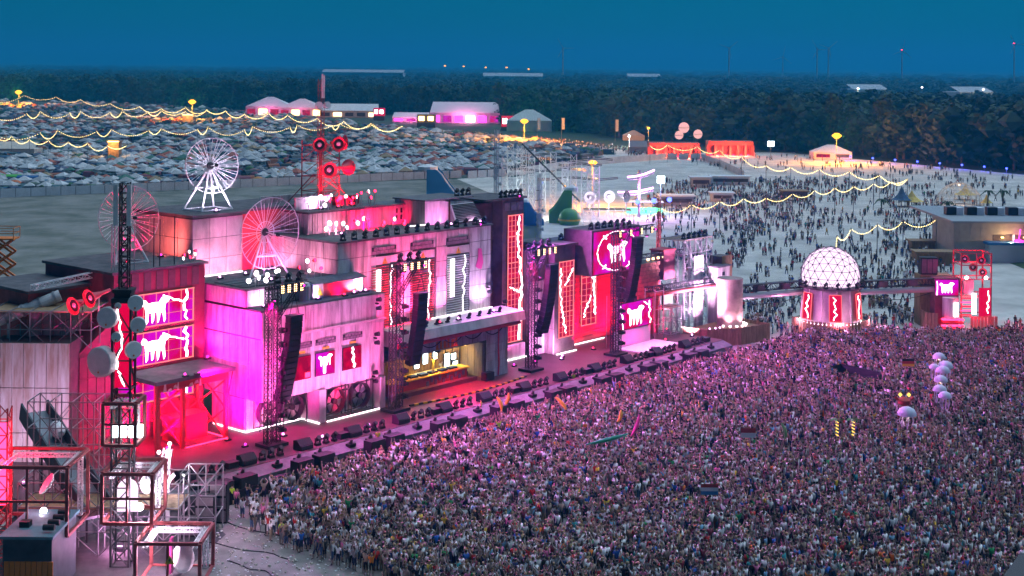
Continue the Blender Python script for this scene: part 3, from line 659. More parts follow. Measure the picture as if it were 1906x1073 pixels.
# ---- row along the stage edge
sub_me = MB().box(-0.95,0.95,-0.55,0.55,0,0.95).mesh('sub_cabinet','speaker')
grill = MB().box(-0.88,0.88,-0.03,0.0,-0.40,0.40).mesh('grille','black_steel')
NAMES = ['left end','portal','first truss tower','white hall screens','fan bays','second truss tower','DJ booth left','DJ booth middle','stone pier','dark column','lilac wall','red wall','emblem screen','side stage','right end']
k = 0; s = -1.5
while s < 82:
    near = NAMES[min(14, int((s+2)/84*15))]
    T = thing('floor_monitor',ORD[k]+' black floor speaker from left on the stage edge','speaker',(s,0.9,DECK),'S','floor monitors on the stage edge')
    MB().poly([(s-0.8,0.4,DECK),(s-0.8,1.4,DECK),(s-0.8,1.4,DECK+0.85),(s-0.8,0.9,DECK+0.95),(s-0.8,0.4,DECK+0.45)],(1.6,0,0)).build('cabinet','speaker',T)
    MB().box(s-0.7,s+0.7,0.3,0.39,DECK+0.1,DECK+0.4).build('grille','black_steel',T)
    for j in range(3): put_head(s+1.7+j*1.05, 0.8, DECK, ORD[j]+' of three black moving lights on the stage edge near the '+near, random.uniform(-0.5,0.5), 'moving lights on the stage edge')
    if k % 2 == 0:
        T = thing('stage_box','low black equipment case right of the '+ORD[k]+' floor speaker on the stage edge','case',(s+5.0,1.0,DECK),'S','equipment cases'); MB().box(s+4.5,s+5.6,0.6,1.4,DECK,DECK+0.5).build('body','black',T); MB().box(s+4.45,s+5.65,0.55,1.45,DECK+0.504,DECK+0.56).build('lid','black_steel',T)
    s += 6.6 + random.uniform(-0.4,0.4); k += 1
s = -3.0; k = 0
while s < 80:
    near = NAMES[min(14, int((s+2)/84*15))]
    T = thing('subwoofer',ORD[k]+' black subwoofer stack from left in the pit','speaker',(s,-2.9,0),'S','pit subwoofers')
    for j in range(2 if k % 3 else 1): c = inst('cabinet', sub_me, T, (s,-2.9+0.1*j,0.955*j)); inst('grille', grill, c, (s,-3.46+0.1*j,0.955*j+0.47)) if False else None
    for j in range(2 if k % 3 else 1): inst('grille', grill, T, (s,-3.46+0.1*j,0.955*j+0.47))
    T = thing('flame_unit',ORD[k]+' small black flame unit from left on the grey ramp','effect unit',(s+1.2,-0.9,1.15),'S','flame units')
    MB().box(s+0.8,s+1.6,-1.2,-0.6,1.15,1.45).build('base','black',T); MB().lathe([(0.2,0),(0.13,0.3),(0.16,0.42)],(s+1.2,-0.9,1.45),(0,-0.3,1),8,False,True).build('nozzle','black_steel',T)
    s += 2.55 + (1.4 if k % 3 == 2 else 0); k += 1
bar = MB().box(-1.2,1.2,-0.03,0.03,0.05,1.15).mesh('panel','black')
T = thing('crowd_barrier','long black crowd barrier in front of the stage pit','barrier',(35,-3.8,0))
for k in range(35): inst('panel', bar, T, (-4+k*2.45,-3.8,0))
# ---- roof lamps
for k in range(15): put_head(25.4+k*1.6, 10.4, 19.0, ORD[k]+' black moving light from left on the white facade roof edge', random.uniform(-0.8,0.8), 'moving lights on white facade roof')
for k in range(5): put_head(54.0+k*0.9, 13.2, 21.45, ORD[k]+' black moving light from left on the dark column roof', random.uniform(-0.8,0.8), 'moving lights on dark column')
for k in range(3): put_head(48.0+k*1.0, 15.0, 21.95, ORD[k]+' of three black moving lights on the louvre house roof', random.uniform(-0.8,0.8), 'moving lights on louvre house')
for k in range(3): put_head(58.4+k*1.0, 12.6, 14.6, ORD[k]+' of three black moving lights above the lilac wall', random.uniform(-0.8,0.8), 'moving lights above lilac wall')
for k in range(5): put_head(66.2+k*1.05, 13.5, 15.1, ORD[k]+' black moving light from left on the red wall roof', random.uniform(-0.8,0.8), 'moving lights on red wall roof')
for k in range(6): put_head(67.5+k*1.4, 9.6, 16.7, ORD[k]+' black moving light from left on top of the emblem screen', random.uniform(-0.8,0.8), 'moving lights on emblem screen')
for s, z in ((27.0,12.6),(26.8,9.0),(26.6,5.0),(47.6,11.6),(50.4,9.2)):
    T = thing('wall_lamp_pair','black double lamp bracket clamped to wall of the '+('low white hall' if s < 30 else 'white facade'),'lamp',(s,6.8 if s < 30 else 9.5,z),'S','wall lamp brackets')
    t = 6.8 if s < 30 else 9.5; MB().tube((s,t+0.2,z),(s,t-0.2,z),0.1,6).build('bracket','black',T)
    for dz in (-0.45,0.45): MB().lathe([(0.18,-0.25),(0.26,0.25)],(s,t-0.25,z+dz),(0.4,-1,0.2),8,True,True).build('lamp_head','black',T)
def disc_lamp(s, t, z, r, face, lit, lab, group, h=None):
    T = thing('round_floodlight',lab,'lamp',(s,t,z),'S',group); r *= 0.58; d = Vector(face).normalized(); c = (s,t,z+(h or r+0.3))
    MB().tube((s,t,z),c,0.05).build('stand','steel',T)
    MB().lathe([(r*0.25,-0.3),(r*0.75,-0.12),(r,0.0),(r,0.08)],c,d,14,True).build('reflector','dish_white' if lit != 'glow_red' else 'horn_red',T)
    MB().lathe([(r*0.9,0.05)],c,d,14,False,True).build('lens',lit,T)
    return T
random.seed(5)
for x, y in ((13.3,9.9),(13.9,10.2),(14.5,9.8),(15.2,10.4),(16.0,10.0),(13.0,10.6),(14.2,10.9),(16.6,10.4)):
    disc_lamp(x,y,15.6,random.uniform(0.35,0.5),(random.uniform(-0.4,0.3),-1,random.uniform(0.1,0.5)),'glow_white','white round floodlight in the cluster on the parapet roof corner','floodlights on parapet corner',random.uniform(0.4,1.3))
for i, (x, y) in enumerate(((19.2,10.2),(20.0,9.9),(21.3,10.2),(20.8,10.5),(22.0,10.0))):
    disc_lamp(x,y,15.56,random.uniform(0.32,0.45),(random.uniform(-0.2,0.4),-1,0.2),'glow_white' if i % 2 else 'glow_red','round floodlight among red ones behind the red panel sign','floodlights behind panel sign',random.uniform(0.5,2.0))
for i in range(18):
    x = 27.3 + i*0.58; red = i > 5 and i % 3; disc_lamp(x,17.4+random.uniform(0,1.2),21.5,random.uniform(0.28,0.5),(random.uniform(-0.5,0.5),-1,random.uniform(0,0.4)),'glow_red' if red else 'glow_white',('red' if red else 'white')+' round floodlight on the corrugated block roof edge',('red' if red else 'white')+' floodlights on corrugated roof',random.uniform(0.5,1.6))
for i in range(16):
    x = 27.0 + i*0.78; red = i > 5 and i % 4; disc_lamp(x,13.5+random.uniform(0,2.2),19.0,random.uniform(0.28,0.55),(random.uniform(-0.5,0.5),-1,random.uniform(0,0.4)),'glow_red' if red else 'glow_white',('red' if red else 'white')+' round floodlight standing before the corrugated block',('red' if red else 'white')+' floodlights before corrugated block',random.uniform(0.5,1.5))
for i in range(6): disc_lamp(9.0+i*0.35,15.9+0.3*(i%2),17.85,0.28,(0.3,-1,0.2),'glow_red' if i%2 else 'glow_white','small round floodlight on the screen hall roof corner','floodlights on screen hall roof',0.4+0.3*(i%3))
# ---- radial dishes
def radial_dish(lab, c, R, depth, face, frame, legs, base_z, m='white_steel', nr=20):
    T = thing('radial_dish', lab, 'dish antenna', (c[0],c[1],base_z), frame, 'skeleton dish antennas')
    f = Vector(face).normalized(); C = Vector(c); a = f.cross(Vector((0,0,1))).normalized(); b_ = f.cross(a)
    def P(r, th, k=0): return C + f*(depth*(r/R)**2 + k) + a*(r*math.cos(th)) + b_*(r*math.sin(th))
    b = MB(); b.path([P(R,2*PI*k/32) for k in range(32)],0.05,4,True); b.build('rim_ring',m,T)
    MB().path([P(R*0.3,2*PI*k/16) for k in range(16)],0.05,4,True).build('inner_ring',m,T)
    MB().lathe([(0.35,-0.3),(0.45,0),(0.3,0.25)],C,f,10,True,True).build('hub','black_steel',T)
    for k in range(nr):
        th = 2*PI*k/nr; rb = MB(); d = 0.13
        rb.tube(P(0.3,th),P(R,th-0.06),0.034,3); rb.tube(P(0.3,th),P(R,th+0.06),0.034,3); rb.tube(P(R,th-0.045),P(R,th+0.045),0.04,3)
        rb.tube(P(R*0.6,th-0.03),P(R*0.6,th+0.03),0.035,3); rb.build('rib',m,T)
    for l in legs: MB().tube(C-f*0.2,(l[0],l[1],base_z),0.11,6).build('leg',m,T)
    for k in range(len(legs)):
        l, l2 = legs[k], legs[(k+1)%len(legs)]
        MB().tube((l[0],l[1],base_z+0.08),(l2[0],l2[1],base_z+0.08),0.08).build('base_bar',m,T)
        q = [C*0.5+Vector((w_[0],w_[1],base_z))*0.5 for w_ in (l,l2)]; MB().tube(q[0],q[1],0.07).build('cross_bar',m,T)
    MB().tube(C,C+f*(depth+1.2),0.05).build('feed_boom',m,T); MB().lathe([(0.2,0),(0.14,0.3)],C+f*(depth+1.2),f,8,True,True).build('feed_horn','black',T)
    return T
radial_dish('white lit radial dish on a trestle on the concrete block roof',(17.3,22.6,26.7),2.95,0.6,(-0.30,-1,0.12),'S',[(15.2,21.2),(19.2,21.2),(19.2,24.4),(15.2,24.4)],22.0)
radial_dish('large lilac radial dish on a tripod on the low white hall',(17.8,14.0,20.3),3.7,0.9,(-0.05,-1,-0.05),'S',[(14.6,12.6),(19.2,11.4),(19.0,15.5)],15.56)
radial_dish('red lit radial dish on the screen hall roof behind the lattice tower',(5.4,20.5,22.2),3.2,0.8,(-0.15,-1,0.1),'S',[(3.2,19),(6.8,18.6),(6.0,22.4)],17.85,'white_steel')
def horn(parent, c, d, R, L, m='horn_red'):
    h = MB().lathe([(R*0.18,-L),(R*0.22,-L*0.6),(R*0.45,-L*0.25),(R*0.8,-0.05),(R,0.0),(R*1.02,0.05),(R*0.96,0.05),(R*0.72,-0.1),(R*0.35,-L*0.3)],c,d,18,True).build('horn_bell',m,parent,smooth=True)
    dd = Vector(d).normalized(); MB().lathe([(R*0.30,-L*0.3),(R*0.30,-0.12),(R*0.12,0.02)],c,d,10,False,True).build('horn_throat','horn_white',h); m == 'horn_white' or MB().lathe([(R*0.7,-0.14)],c,d,14,False,True).build('horn_shadow','black',h)
# horn mast
T = thing('horn_mast','tall red lattice mast with loud horns and drums on the stage roof','mast',(32.0,21.5,21.5))
x, y = 32.0, 21.5
for dx, dy in ((-1.5,-1.5),(1.5,-1.5),(1.5,1.5),(-1.5,1.5)):
    MB().tube((x+dx,y+dy,21.5),(x+dx,y+dy,29.0),0.07).build('upright','red_steel',T); MB().tube((x+dx*1.9,y+dy*1.9,21.5),(x+dx*0.4,y+dy*0.4,25.0),0.08).build('strut','red_steel',T)
for z in (23.2,24.9,26.6,28.4):
    b = MB(); b.path([(x-1.5,y-1.5,z),(x+1.5,y-1.5,z),(x+1.5,y+1.5,z),(x-1.5,y+1.5,z)],0.05,4,True)
    b.tube((x-1.5,y-1.5,z),(x+1.5,y-1.5,z-1.6),0.045); b.tube((x+1.5,y-1.5,z),(x-1.5,y-1.5,z-1.6),0.045); b.tube((x+1.5,y+1.5,z),(x-1.5,y+1.5,z-1.6),0.045); b.build('lattice_bay','red_steel',T)
MB().truss((x,y,22),(x,y,36.0),0.5,1.0,0.032,up=(1,0,0)).build('mast','red_steel',T)
MB().box(x-0.2,x+0.0,y-0.35,y-0.25,33.8,36.6).box(x+0.05,x+0.25,y-0.35,y-0.25,33.8,36.4).build('panel_antenna','dish_white',T)
for dx, m in ((-0.62,'dish_white'),(0.62,'dish_white')): MB().lathe([(0.4,-0.3),(0.42,0.12)],(x+dx,y-0.4,33.0),(0.1*dx,-1,0.1),14,True,True).build('drum_antenna',m,T)
horn(T,(x-1.9,y-2.0,28.6),(-0.5,-1,-0.05),0.85,1.6); horn(T,(x+0.8,y-2.2,28.6),(-0.5,-1,-0.05),0.85,1.6); horn(T,(x+2.6,y-1.2,28.7),(1,-0.35,0),0.85,1.8); horn(T,(x-0.6,y-2.2,25.7),(-0.5,-1,-0.05),0.9,1.6); horn(T,(x+3.0,y-1.4,25.8),(1,0.35,-0.05),0.9,2.4)
# small masts along the roofs
def small_mast(s,t,z0,z1,lab,m='white_steel',balls=None,frame='S'):
    T = thing('slim_mast',lab,'mast',(s,t,z0),frame)
    MB().truss((s,t,z0),(s,t,z1),0.4,0.5,0.045,up=(1,0,0)).build('lattice',m,T)
    for k, f in enumerate((0.45,0.6,0.75)): MB().tube((s-1.0+0.2*k,t,z0+(z1-z0)*f),(s+1.0-0.2*k,t,z0+(z1-z0)*f),0.05).build('cross_arm','black_steel',T)
    for k in range(4):
        a = k*1.7; c = (s+0.5*math.cos(a),t-0.2+0.4*math.sin(a),z0+(z1-z0)*(0.15+0.1*k))
        MB().lathe([(0.1,-0.25),(0.2,-0.1),(0.34,0.1)],c,(math.cos(a),-1,0.1),10,True,True).build('lamp_bowl' if not balls else 'red_globe',balls or m,T)
    return T
small_mast(58.6,18,21.4,29.5,'slim white mast with lamp bowls behind the dark column')
small_mast(66.0,17,15.0,23.5,'slim white mast with lamp bowls behind the red wall')
# ---- DJ booth
T = thing('dj_desk','long DJ desk with yellow top and red lit front','desk',(38,9,DECK))
MB().poly([(31.5,9.0,DECK),(43.5,9.0,DECK),(43.5,9.0,2.9),(31.5,9.0,2.9)],(0,1.6,0)).build('desk_body','red_steel',T)
MB().box(31.2,43.8,8.8,10.8,2.9,3.05).build('desk_top','banana',T)
MB().box(31.2,45.2,10.4,11.6,DECK,DECK+0.496).build('dj_riser','deck',T)
for k in range(6): MB().box(33+k*1.6,34.1+k*1.6,9.2,9.9,3.05,3.25).build('mixer','black',T)
for k in range(10): MB().box(36.8+k*0.65,37.2+k*0.65,8.92,8.99,1.9+0.3*(k%2),2.4+0.3*(k%2)).build('front_plate','brick_grey',T)
MB().box(30.6,44.2,8.0,8.75,DECK,DECK+0.45).build('front_step','deck',T)
for k,(s,z,w,h) in enumerate(((38.0,3.3,0.7,1.1),(39.4,3.6,0.7,1.2),(41.0,3.9,0.6,0.9),(43.0,3.5,0.8,0.7),(44.1,3.4,0.7,0.65),(43.0,2.7,0.8,0.7),(44.4,2.5,0.7,0.6))):
    T = thing('backdrop_monitor','small bright monitor '+ORD[k]+' from left on'+' the timber DJ backdrop','screen',(s,11.7,z),'S','backdrop monitors')
    MB().box(s-w/2-0.05,s+w/2+0.05,11.7,11.85,z-0.05,z+h+0.05).build('case','black',T); MB().box(s-w/2,s+w/2,11.66,11.695,z,z+h).build('display','glow_cold',T)
T = thing('speech_console','tilted black amplifier case left on deck beside the DJ desk','case',(45.0,7.2,DECK)); MB().box(44.4,45.8,6.8,7.6,DECK,2.4).build('case','black',T); MB().box(44.5,45.7,6.74,6.795,DECK+0.1,2.3).build('front_grille','black_steel',T)
# ---- floodlights that wash the facades
wash(5.4,8.55,8.4,(12,8.6,8.2),MAG,17000,'magenta floodlight on the portal roof aimed at the white hall side',95)
wash(8.0,13.0,DECK,(12,13.5,6),MAG,7000,'magenta floodlight on deck behind the red portal',100)
wash(13.5,5.6,DECK,(14.5,9.6,4.0),ROSE,700,'rose floodlight on deck before the left fan bay',110)
wash(15.5,2.2,DECK,(16,7,9.5),LILAC,1700,'lilac floodlight on deck before the small screens',80)
wash(21.5,2.0,DECK,(21.5,7,9),LILAC,1700,'lilac floodlight on deck opposite the emblem screen panel',80)
wash(26.0,2.0,DECK,(26,7,9),(1.0,0.16,0.55),2000,'pink floodlight on deck opposite the fourth fan',80)
wash(22.2,6.4,4.4,(22.2,8.2,3),RED,260,'red floodlight inside the third fan bay',120)
wash(13.2,8.3,13.75,(13.2,9.6,14.8),WHITE,160,'white floodlight low on the parapet roof ledge',120)
wash(19.9,8.0,13.75,(20.2,8.8,14.7),WHITE,160,'white floodlight under the left end of the panel sign',120)
wash(23.2,7.6,13.75,(23.2,8.7,14.7),RED,320,'red floodlight under the middle of the panel sign',120)
wash(26.6,8.0,13.75,(26.4,8.8,14.7),WHITE,160,'white floodlight under the right end of the panel sign',120)
wash(14.0,16.4,15.6,(14.5,19.1,18.5),ROSE,520,'rose floodlight at the left foot of the concrete block',110)
wash(17.5,16.6,15.6,(17.3,19.1,18.5),ROSE,260,'white floodlight at the right foot of the concrete block',110)
wash(9.6,20.5,17.9,(12.4,23,20),(1.0,0.12,0.10),600,'orange red floodlight on the screen hall roof',110)
wash(21.0,18.6,15.6,(22,21.5,18),RED,1500,'red floodlight at the foot of the set-back rear wall',110)
wash(21.8,13.0,15.6,(24.4,13,17),ROSE,300,'white floodlight beside the tall facade flank',110)
wash(22.0,17.5,15.6,(24.4,18.5,17.5),ROSE,300,'rose floodlight behind the lilac radial dish',110)
wash(26.0,8.2,13.75,(26.5,10,16),(1.0,0.25,0.55),1100,'pale pink floodlight at the left foot of the tall facade',110)
wash(31.0,7.0,9.1,(31,10,13),RED,2400,'red floodlight on canopy under the first louvre window',85)
wash(34.0,6.8,9.1,(34,10,14),PINK,3600,'pink floodlight on canopy between two louvre windows',80)
wash(36.9,7.0,9.1,(37,10,13),RED,2600,'red floodlight on canopy under the second louvre window',85)
wash(39.9,7.0,9.1,(39.9,10,14),(1.0,0.22,0.62),1700,'lilac floodlight on canopy left of the third louvre window',80)
wash(46.4,7.4,9.1,(46.6,10,13),(0.95,0.5,1.0),800,'white floodlight on the right end of the canopy',85)
wash(28.8,14.2,19.02,(28.8,17.1,20.4),ROSE,300,'white floodlight at the left foot of the corrugated block',120)
wash(34.2,14.2,19.02,(34.4,17.1,20.4),RED,1100,'red floodlight at the right foot of the corrugated block',120)
wash(29.0,17.9,21.52,(28.8,19.2,22.5),WHITE,220,'white floodlight on the corrugated roof by the screen wall',130)
wash(34.0,18.2,21.52,(34.5,20,22.6),RED,420,'red floodlight on the corrugated roof by the cooling fins',130)
wash(31.5,17.8,21.52,(32,21.5,27),RED,1900,'red floodlight at the foot of the horn mast',80)
wash(34.6,19.0,21.52,(32.5,20.5,28),RED,1200,'red floodlight behind the cooling fins lighting the horns',60)
wash(40.0,15.6,19.02,(40.3,17.5,20),RED,260,'red floodlight left of the window shed',110)
wash(42.2,15.6,19.02,(42.6,17.5,20),WHITE,200,'white floodlight right of the window shed',110)
wash(43.8,11.8,19.02,(43.5,14,20.5),LILAC,260,'lilac floodlight by the flue pipe of the louvre house',120)
wash(48.2,11.2,19.02,(47.5,12.5,20.3),WHITE,160,'white floodlight below the dark louvre grille',120)
wash(52.6,9.6,DECK,(54.0,14,9),(1.0,0.12,0.40),1200,'pink floodlight on deck left of the dark column',80)
wash(59.5,7.8,DECK,(59.8,12,5),LILAC,900,'lilac floodlight on deck before the lilac wall',100)
wash(60.6,8.6,DECK,(62.5,10.4,4),WHITE,500,'white floodlight on deck left of the LED pier',110)
wash(67.0,8.6,DECK,(67.5,12.8,7),RED,4200,'red floodlight on deck at the left of the red wall',100)
wash(74.5,9.2,DECK,(74,12.8,7),RED,3600,'red floodlight on deck at the right of the red wall',100)
wash(67.3,10.4,15.2,(68.5,12.7,10),RED,900,'red floodlight on the red wall roof left side',110) if False else None
wash(72.5,3.2,DECK+0.17,(73,5.0,1.6),MAG,330,'magenta floodlight on the side stage riser',130)
wash(78.0,5.0,DECK,(79.5,9.2,8),RED,1600,'red floodlight on deck before the brick annex',90)
wash(3.0,9.8,DECK,(3,15,9),(1.0,0.0,0.40),3200,'crimson floodlight on deck left of the portal',100)
wash(6.8,10.0,7.0,(7.2,12.6,2.0),RED,4200,'red floodlight hung under the portal roof',130)
wash(3.0,11.0,7.0,(3.0,12.5,2.0),RED,2200,'red floodlight hung under the portal roof left bay',130)
wash(10.2,13.4,15.9 if False else 8.4,(11.5,15.0,14),(1.0,0.03,0.4),600,'crimson floodlight on the portal roof corner',100)
wash(38.2,8.6,5.5,(37.5,11.5,2.5),(1.0,0.62,0.10),420,'yellow floodlight under the canopy over the DJ desk',140,'glow_warm')
wash(43.5,9.2,5.5,(44,12,2.5),(1.0,0.70,0.25),240,'yellow floodlight under the canopy right of the DJ desk',140,'glow_warm')
wash(40.0,7.6,7.2,(40.5,4.5,1.5),RED,4200,'red floodlight under the canopy edge aimed at deck',95)
wash(33.5,7.2,7.2,(33.5,5.5,1.5),(1,0.25,0.1),300,'orange floodlight under the canopy left end',110)
wash(4.6,19.0,17.9,(5.4,20.5,22),RED,1500,'red floodlight on the roof under the red dish',100)
wash(16.2,20.0,22.02,(17.3,22.6,25.5),(0.85,0.72,1.0),1300,'lilac floodlight on the roof under the white dish',110)
wash(16.4,11.2,15.68,(17.8,13.5,19.5),LILAC,700,'lilac floodlight on the roof under the lilac dish',110)
for s, t, z, tx, e, c, l in ((10.4,3.4,15.4,(6,3.5,1.5),3800,(1.0,0.0,0.28),'left'),(13.8,3.6,16.2,(20,3.5,1.5),2600,(1.0,0.03,0.30),'second'),(28.2,4.2,16.0,(27,3,1.5),2600,(1.0,0.02,0.26),'third'),(52.0,6.2,15.0,(51,4,1.5),2600,(1.0,0.02,0.24),'fourth'),(66.6,4.0,16.0,(64,4,1.5),4200,(1.0,0.02,0.24),'fifth'),(72.0,4.0,16.0,(74,4,1.5),3600,(1.0,0.02,0.5),'right')):
    wash(s,t,z,tx,c,e,l+' pink floodlight hung on a truss tower over the deck',95,'glow_mag',0.3)
for i, (s, t, z) in enumerate(((14.0,3.6,16.3),(31.5,4.5,16.3),(46.0,9.5,19.1),(56.5,12.5,21.5),(74.0,4.2,16.6))):
    wash(s,t,z,(s+8,t-42,1),(0.85,0.16,0.88),16000,['leftmost','second','middle','fourth','rightmost'][i]+' pink crowd floodlight aimed from the stage roofs',120,'glow_mag',0.4)

wash(8.6,5.4,DECK,(12,8.2,7),MAG,6500,'magenta floodlight on deck right of the red portal',95)
wash(24.8,7.9,13.75,(25.4,10,17),(1.0,0.3,0.6),420,'rose floodlight behind the panel sign right end',120)
wash(8.9,8.4,DECK,(6.5,11,5),RED,1500,'red floodlight on deck at the front leg of the portal',110)

wash(4.2,8.75,8.36,(4.5,15,15),(1.0,0.0,0.34),3200,'crimson floodlight on the portal roof edge aimed at the screen hall top',100)
wash(55.8,9.0,DECK,(54.6,13,10),(1.0,0.10,0.45),1500,'pink floodlight on deck below the tall LED window',80)
# ================================================================== left wing and foreground towers
def wp(px, py, D):
    x = px - CX; y = py - YH
    lx = x*math.cos(ROLL) + y*math.sin(ROLL); ly = y*math.cos(ROLL) - x*math.sin(ROLL)
    return Vector((lx*D/FPX, D, CAM_H - ly*D/FPX))
# lattice tower with drum antennas
TD = 105.0; tb = wp(227, 1060, TD); tx = tb.x; k = TD/FPX
T = thing('lattice_tower','tall black lattice tower with white drum antennas at left foreground','tower',(tx,TD,0),'W')
zt = wp(227,340,TD).z; zc0 = wp(227,562,TD).z; zc1 = wp(227,530,TD).z; zg = wp(227,722,TD).z
MB().truss((tx,TD,0.1),(tx,TD,zg),1.35,1.4,0.10,up=(1,0,0),rd=0.06).build('lower_lattice','black_steel',T)
MB().truss((tx,TD,zg),(tx,TD,zc0),1.35,2.2,0.12,up=(1,0,0),rd=0.07).build('window_lattice','black_steel',T)
MB().box(tx-0.55,tx+0.55,TD-0.45,TD+0.45,zg+0.1,zc0-0.1).build('red_light_box','screen_red',T)
b = MB()
for q0, q1 in (((tx-0.3,zc0-0.4),(tx+0.1,zc0-2.4)),((tx+0.1,zc0-2.6),(tx-0.3,zg+1.6)),((tx-0.2,zg+1.4),(tx+0.3,zg+0.3))): bolt(b,(q0,q1),6,0.10,0.12,TD-0.80)
b.build('lightning_line','glow_led',T)
MB().box(tx-0.78,tx+0.78,TD-0.78,TD+0.78,zc0,zc0+0.35).box(tx-0.6,tx+0.6,TD-0.6,TD+0.6,zc0+0.352,zc0+0.75).box(tx-0.72,tx+0.72,TD-0.72,TD+0.72,zc0+0.752,zc0+1.0).build('platform_cap','black',T)
MB().truss((tx,TD,zc0+1.0),(tx,TD,zt),0.62,0.8,0.07,up=(1,0,0)).build('upper_lattice','black_steel',T)
for dx, z0, z1 in ((-0.58,wp(0,410,TD).z,zt),(0.42,wp(0,410,TD).z,zt)): MB().box(tx+dx-0.16,tx+dx+0.16,TD-0.55,TD-0.40,z0-0.3,z1-0.1).build('panel_antenna','slide_grey' if False else 'dish_white',T)
def drum(parent, px, py, rpx, face, dep=0.5):
    c = wp(px,py,TD-0.9); R = rpx*k; f = Vector(face).normalized()
    d = MB().lathe([(R*0.85,-dep),(R,-dep*0.8),(R,0.0),(R*0.93,0.04)],c,f,20,True,True).build('drum_antenna','dish_white',parent)
    MB().tube(c-f*dep,Vector((tx,TD,c.z)),0.06).build('drum_arm','steel',d)
    MB().box(c.x-0.06,c.x+0.06,c.y-0.15,c.y-0.12,c.z-R*0.7,c.z-R*0.7+0.14).build('maker_plate','orange',d)
drum(T,198,592,20,(-0.25,-1,0.05),0.5); drum(T,184,675,28,(-0.45,-1,0.0),0.9); drum(T,252,565,14.5,(0.2,-1,0.05),0.4); drum(T,257,606,14.5,(0.25,-1,-0.05),0.4); drum(T,219,570,6,(0,-1,0),0.2); drum(T,216,628,9.5,(-0.1,-1,0),0.3); drum(T,250,652,16,(0.75,-0.8,0),0.35)
T = thing('antenna_rods','thin blue grey antenna rods standing on the screen hall roof','antenna',(1.8,15.6,17.85))
for s, h in ((0.5,4.6),(0.8,4.4),(1.2,4.3),(1.5,4.5),(3.0,4.2),(5.2,4.8),(5.9,4.6),(7.6,4.8)): MB().tube((s,15.4,17.85),(s,15.4,17.85+h),0.06,5).build('rod','steel' if s < 5 else 'black_steel',T)
# frame cubes
def cube_frame(lab, x0, x1, y0, y1, z0, z1, inside, rz=0.0):
    T = thing('frame_cube', lab, 'frame cube', ((x0+x1)/2,(y0+y1)/2,z0),'W','steel frame cubes on the left scaffold')
    e = 0.115; c = [(x0,y0),(x1,y0),(x1,y1),(x0,y1)]
    for x, y in c: MB().box(x-e,x+e,y-e,y+e,z0,z1).build('corner_post','rust_steel',T)
    for z in (z0, z1):
        MB().box(x0+e,x1-e,y0-e,y0+e,z-e,z+e).build('rail','rust_steel',T); MB().box(x0+e,x1-e,y1-e,y1+e,z-e,z+e).build('rail','rust_steel',T)
        for x in (x0,x1): MB().box(x-e,x+e,y0+e,y1-e,z-e,z+e).build('rail','rust_steel',T)
    for q in (((x0+0.4,y1-0.4,z1-0.35),(x1-0.4,y1-0.4,z1-0.35)),((x1-0.45,y1-0.4,z0+0.1),(x1-0.45,y1-0.4,z1-0.1)),((x0+0.5,y0+0.5,z1-0.35),(x0+0.5,y1-0.5,z1-0.35)),((x1-0.5,y0+0.5,z1-0.35),(x1-0.5,y1-0.5,z1-0.35))):
        MB().truss(q[0],q[1],0.30,0.45,0.04).build('white_truss','white_steel',T)
    MB().box((x0+x1)/2-0.08,(x0+x1)/2+0.08,y0-0.05,y0+0.1,z0+e,z1-e).build('mullion','rust_steel',T)
    if inside != 2: MB().box(x0+e,x1-e,y0-0.04,y0+0.08,(z0+z1)/2-0.08,(z0+z1)/2+0.08).build('transom','rust_steel',T)
    cx, cy = (x0+x1)/2, (y0+y1)/2
    if inside == 1:
        b = MB(); h = (z1-z0); pts = [(x0+0.55,cy,z0+0.25)] + [(x0+0.55+0.75+0.75*math.cos(PI-a),cy,z0+h*0.52+0.75*math.sin(a)) for a in [PI*i/10 for i in range(11)]] + [(x0+2.05,cy,z0+0.25)]
        b.poly(pts,(0,0.3,0)); b.build('lit_capsule','dome_skin',T)
        d = MB().lathe([(0.2,-0.2),(0.65,0),(0.68,0.08)],(x1-0.9,cy,z0+h*0.62),(-0.7,-1,0.1),14,True).build('dish','dish_white',T)
        MB().lathe([(0.22,-0.1),(0.30,0.15)],(x1-1.2,cy-0.6,z0+0.8),(-0.1,-1,0.3),10,True,True).build('flood_lens','glow_white',T)
        light('POINT',(x1-1.2,cy-1.2,z0+1.2),T,(0.95,0.75,1.0),650,None,0.2)
    if inside == 0:
        MB().lathe([(0.1,-0.25),(0.75,0),(0.85,0.15)],(cx+0.7,cy,z0+(z1-z0)*0.6),(-0.9,-0.4,0.7),16,True).build('dish','dish_white',T)
        for dx, dz in ((0.6,1.2),(1.3,0.7),(0.3,0.4)): MB().lathe([(0.16,-0.1),(0.26,0.12)],(cx+dx,cy-0.6,z0+dz),(0.2,-1,0.7),10,True,True).build('flood_lens','glow_white',T)
        light('POINT',(cx+0.5,cy-1.0,z0+1.0),T,(0.95,0.75,1.0),520,None,0.2)
    if inside == 2:
        MB().lathe([(0.1,-0.25),(0.95,0),(1.05,0.15)],(cx+0.6,cy+0.3,z0+1.3),(-0.5,-1,0.2),16,True).build('dish','dish_white',T)
        MB().box(cx-0.35,cx-0.2,cy-0.3,cy+0.3,z0+0.3,z1-0.3).build('pink_post','noodle_pink',T)
        light('POINT',(cx-1.2,cy-0.4,z0+1.8),T,(1.0,0.65,0.95),520,None,0.2)
    if inside == 3:
        for i in range(4): MB().box(x0+0.4+0.6*i,x0+0.75+0.6*i,cy-0.2,cy+0.2,z0+0.3,z0+1.2).build('lit_box','glow_cold',T)
    return T
def cz(py, D): return wp(227,py,D).z
cube_frame('rust framed cube with glowing white capsule on the lattice tower',wp(190,900,102.6).x,wp(283,900,102.6).x,102.6,106.6,cz(972,103),cz(880,103),1)
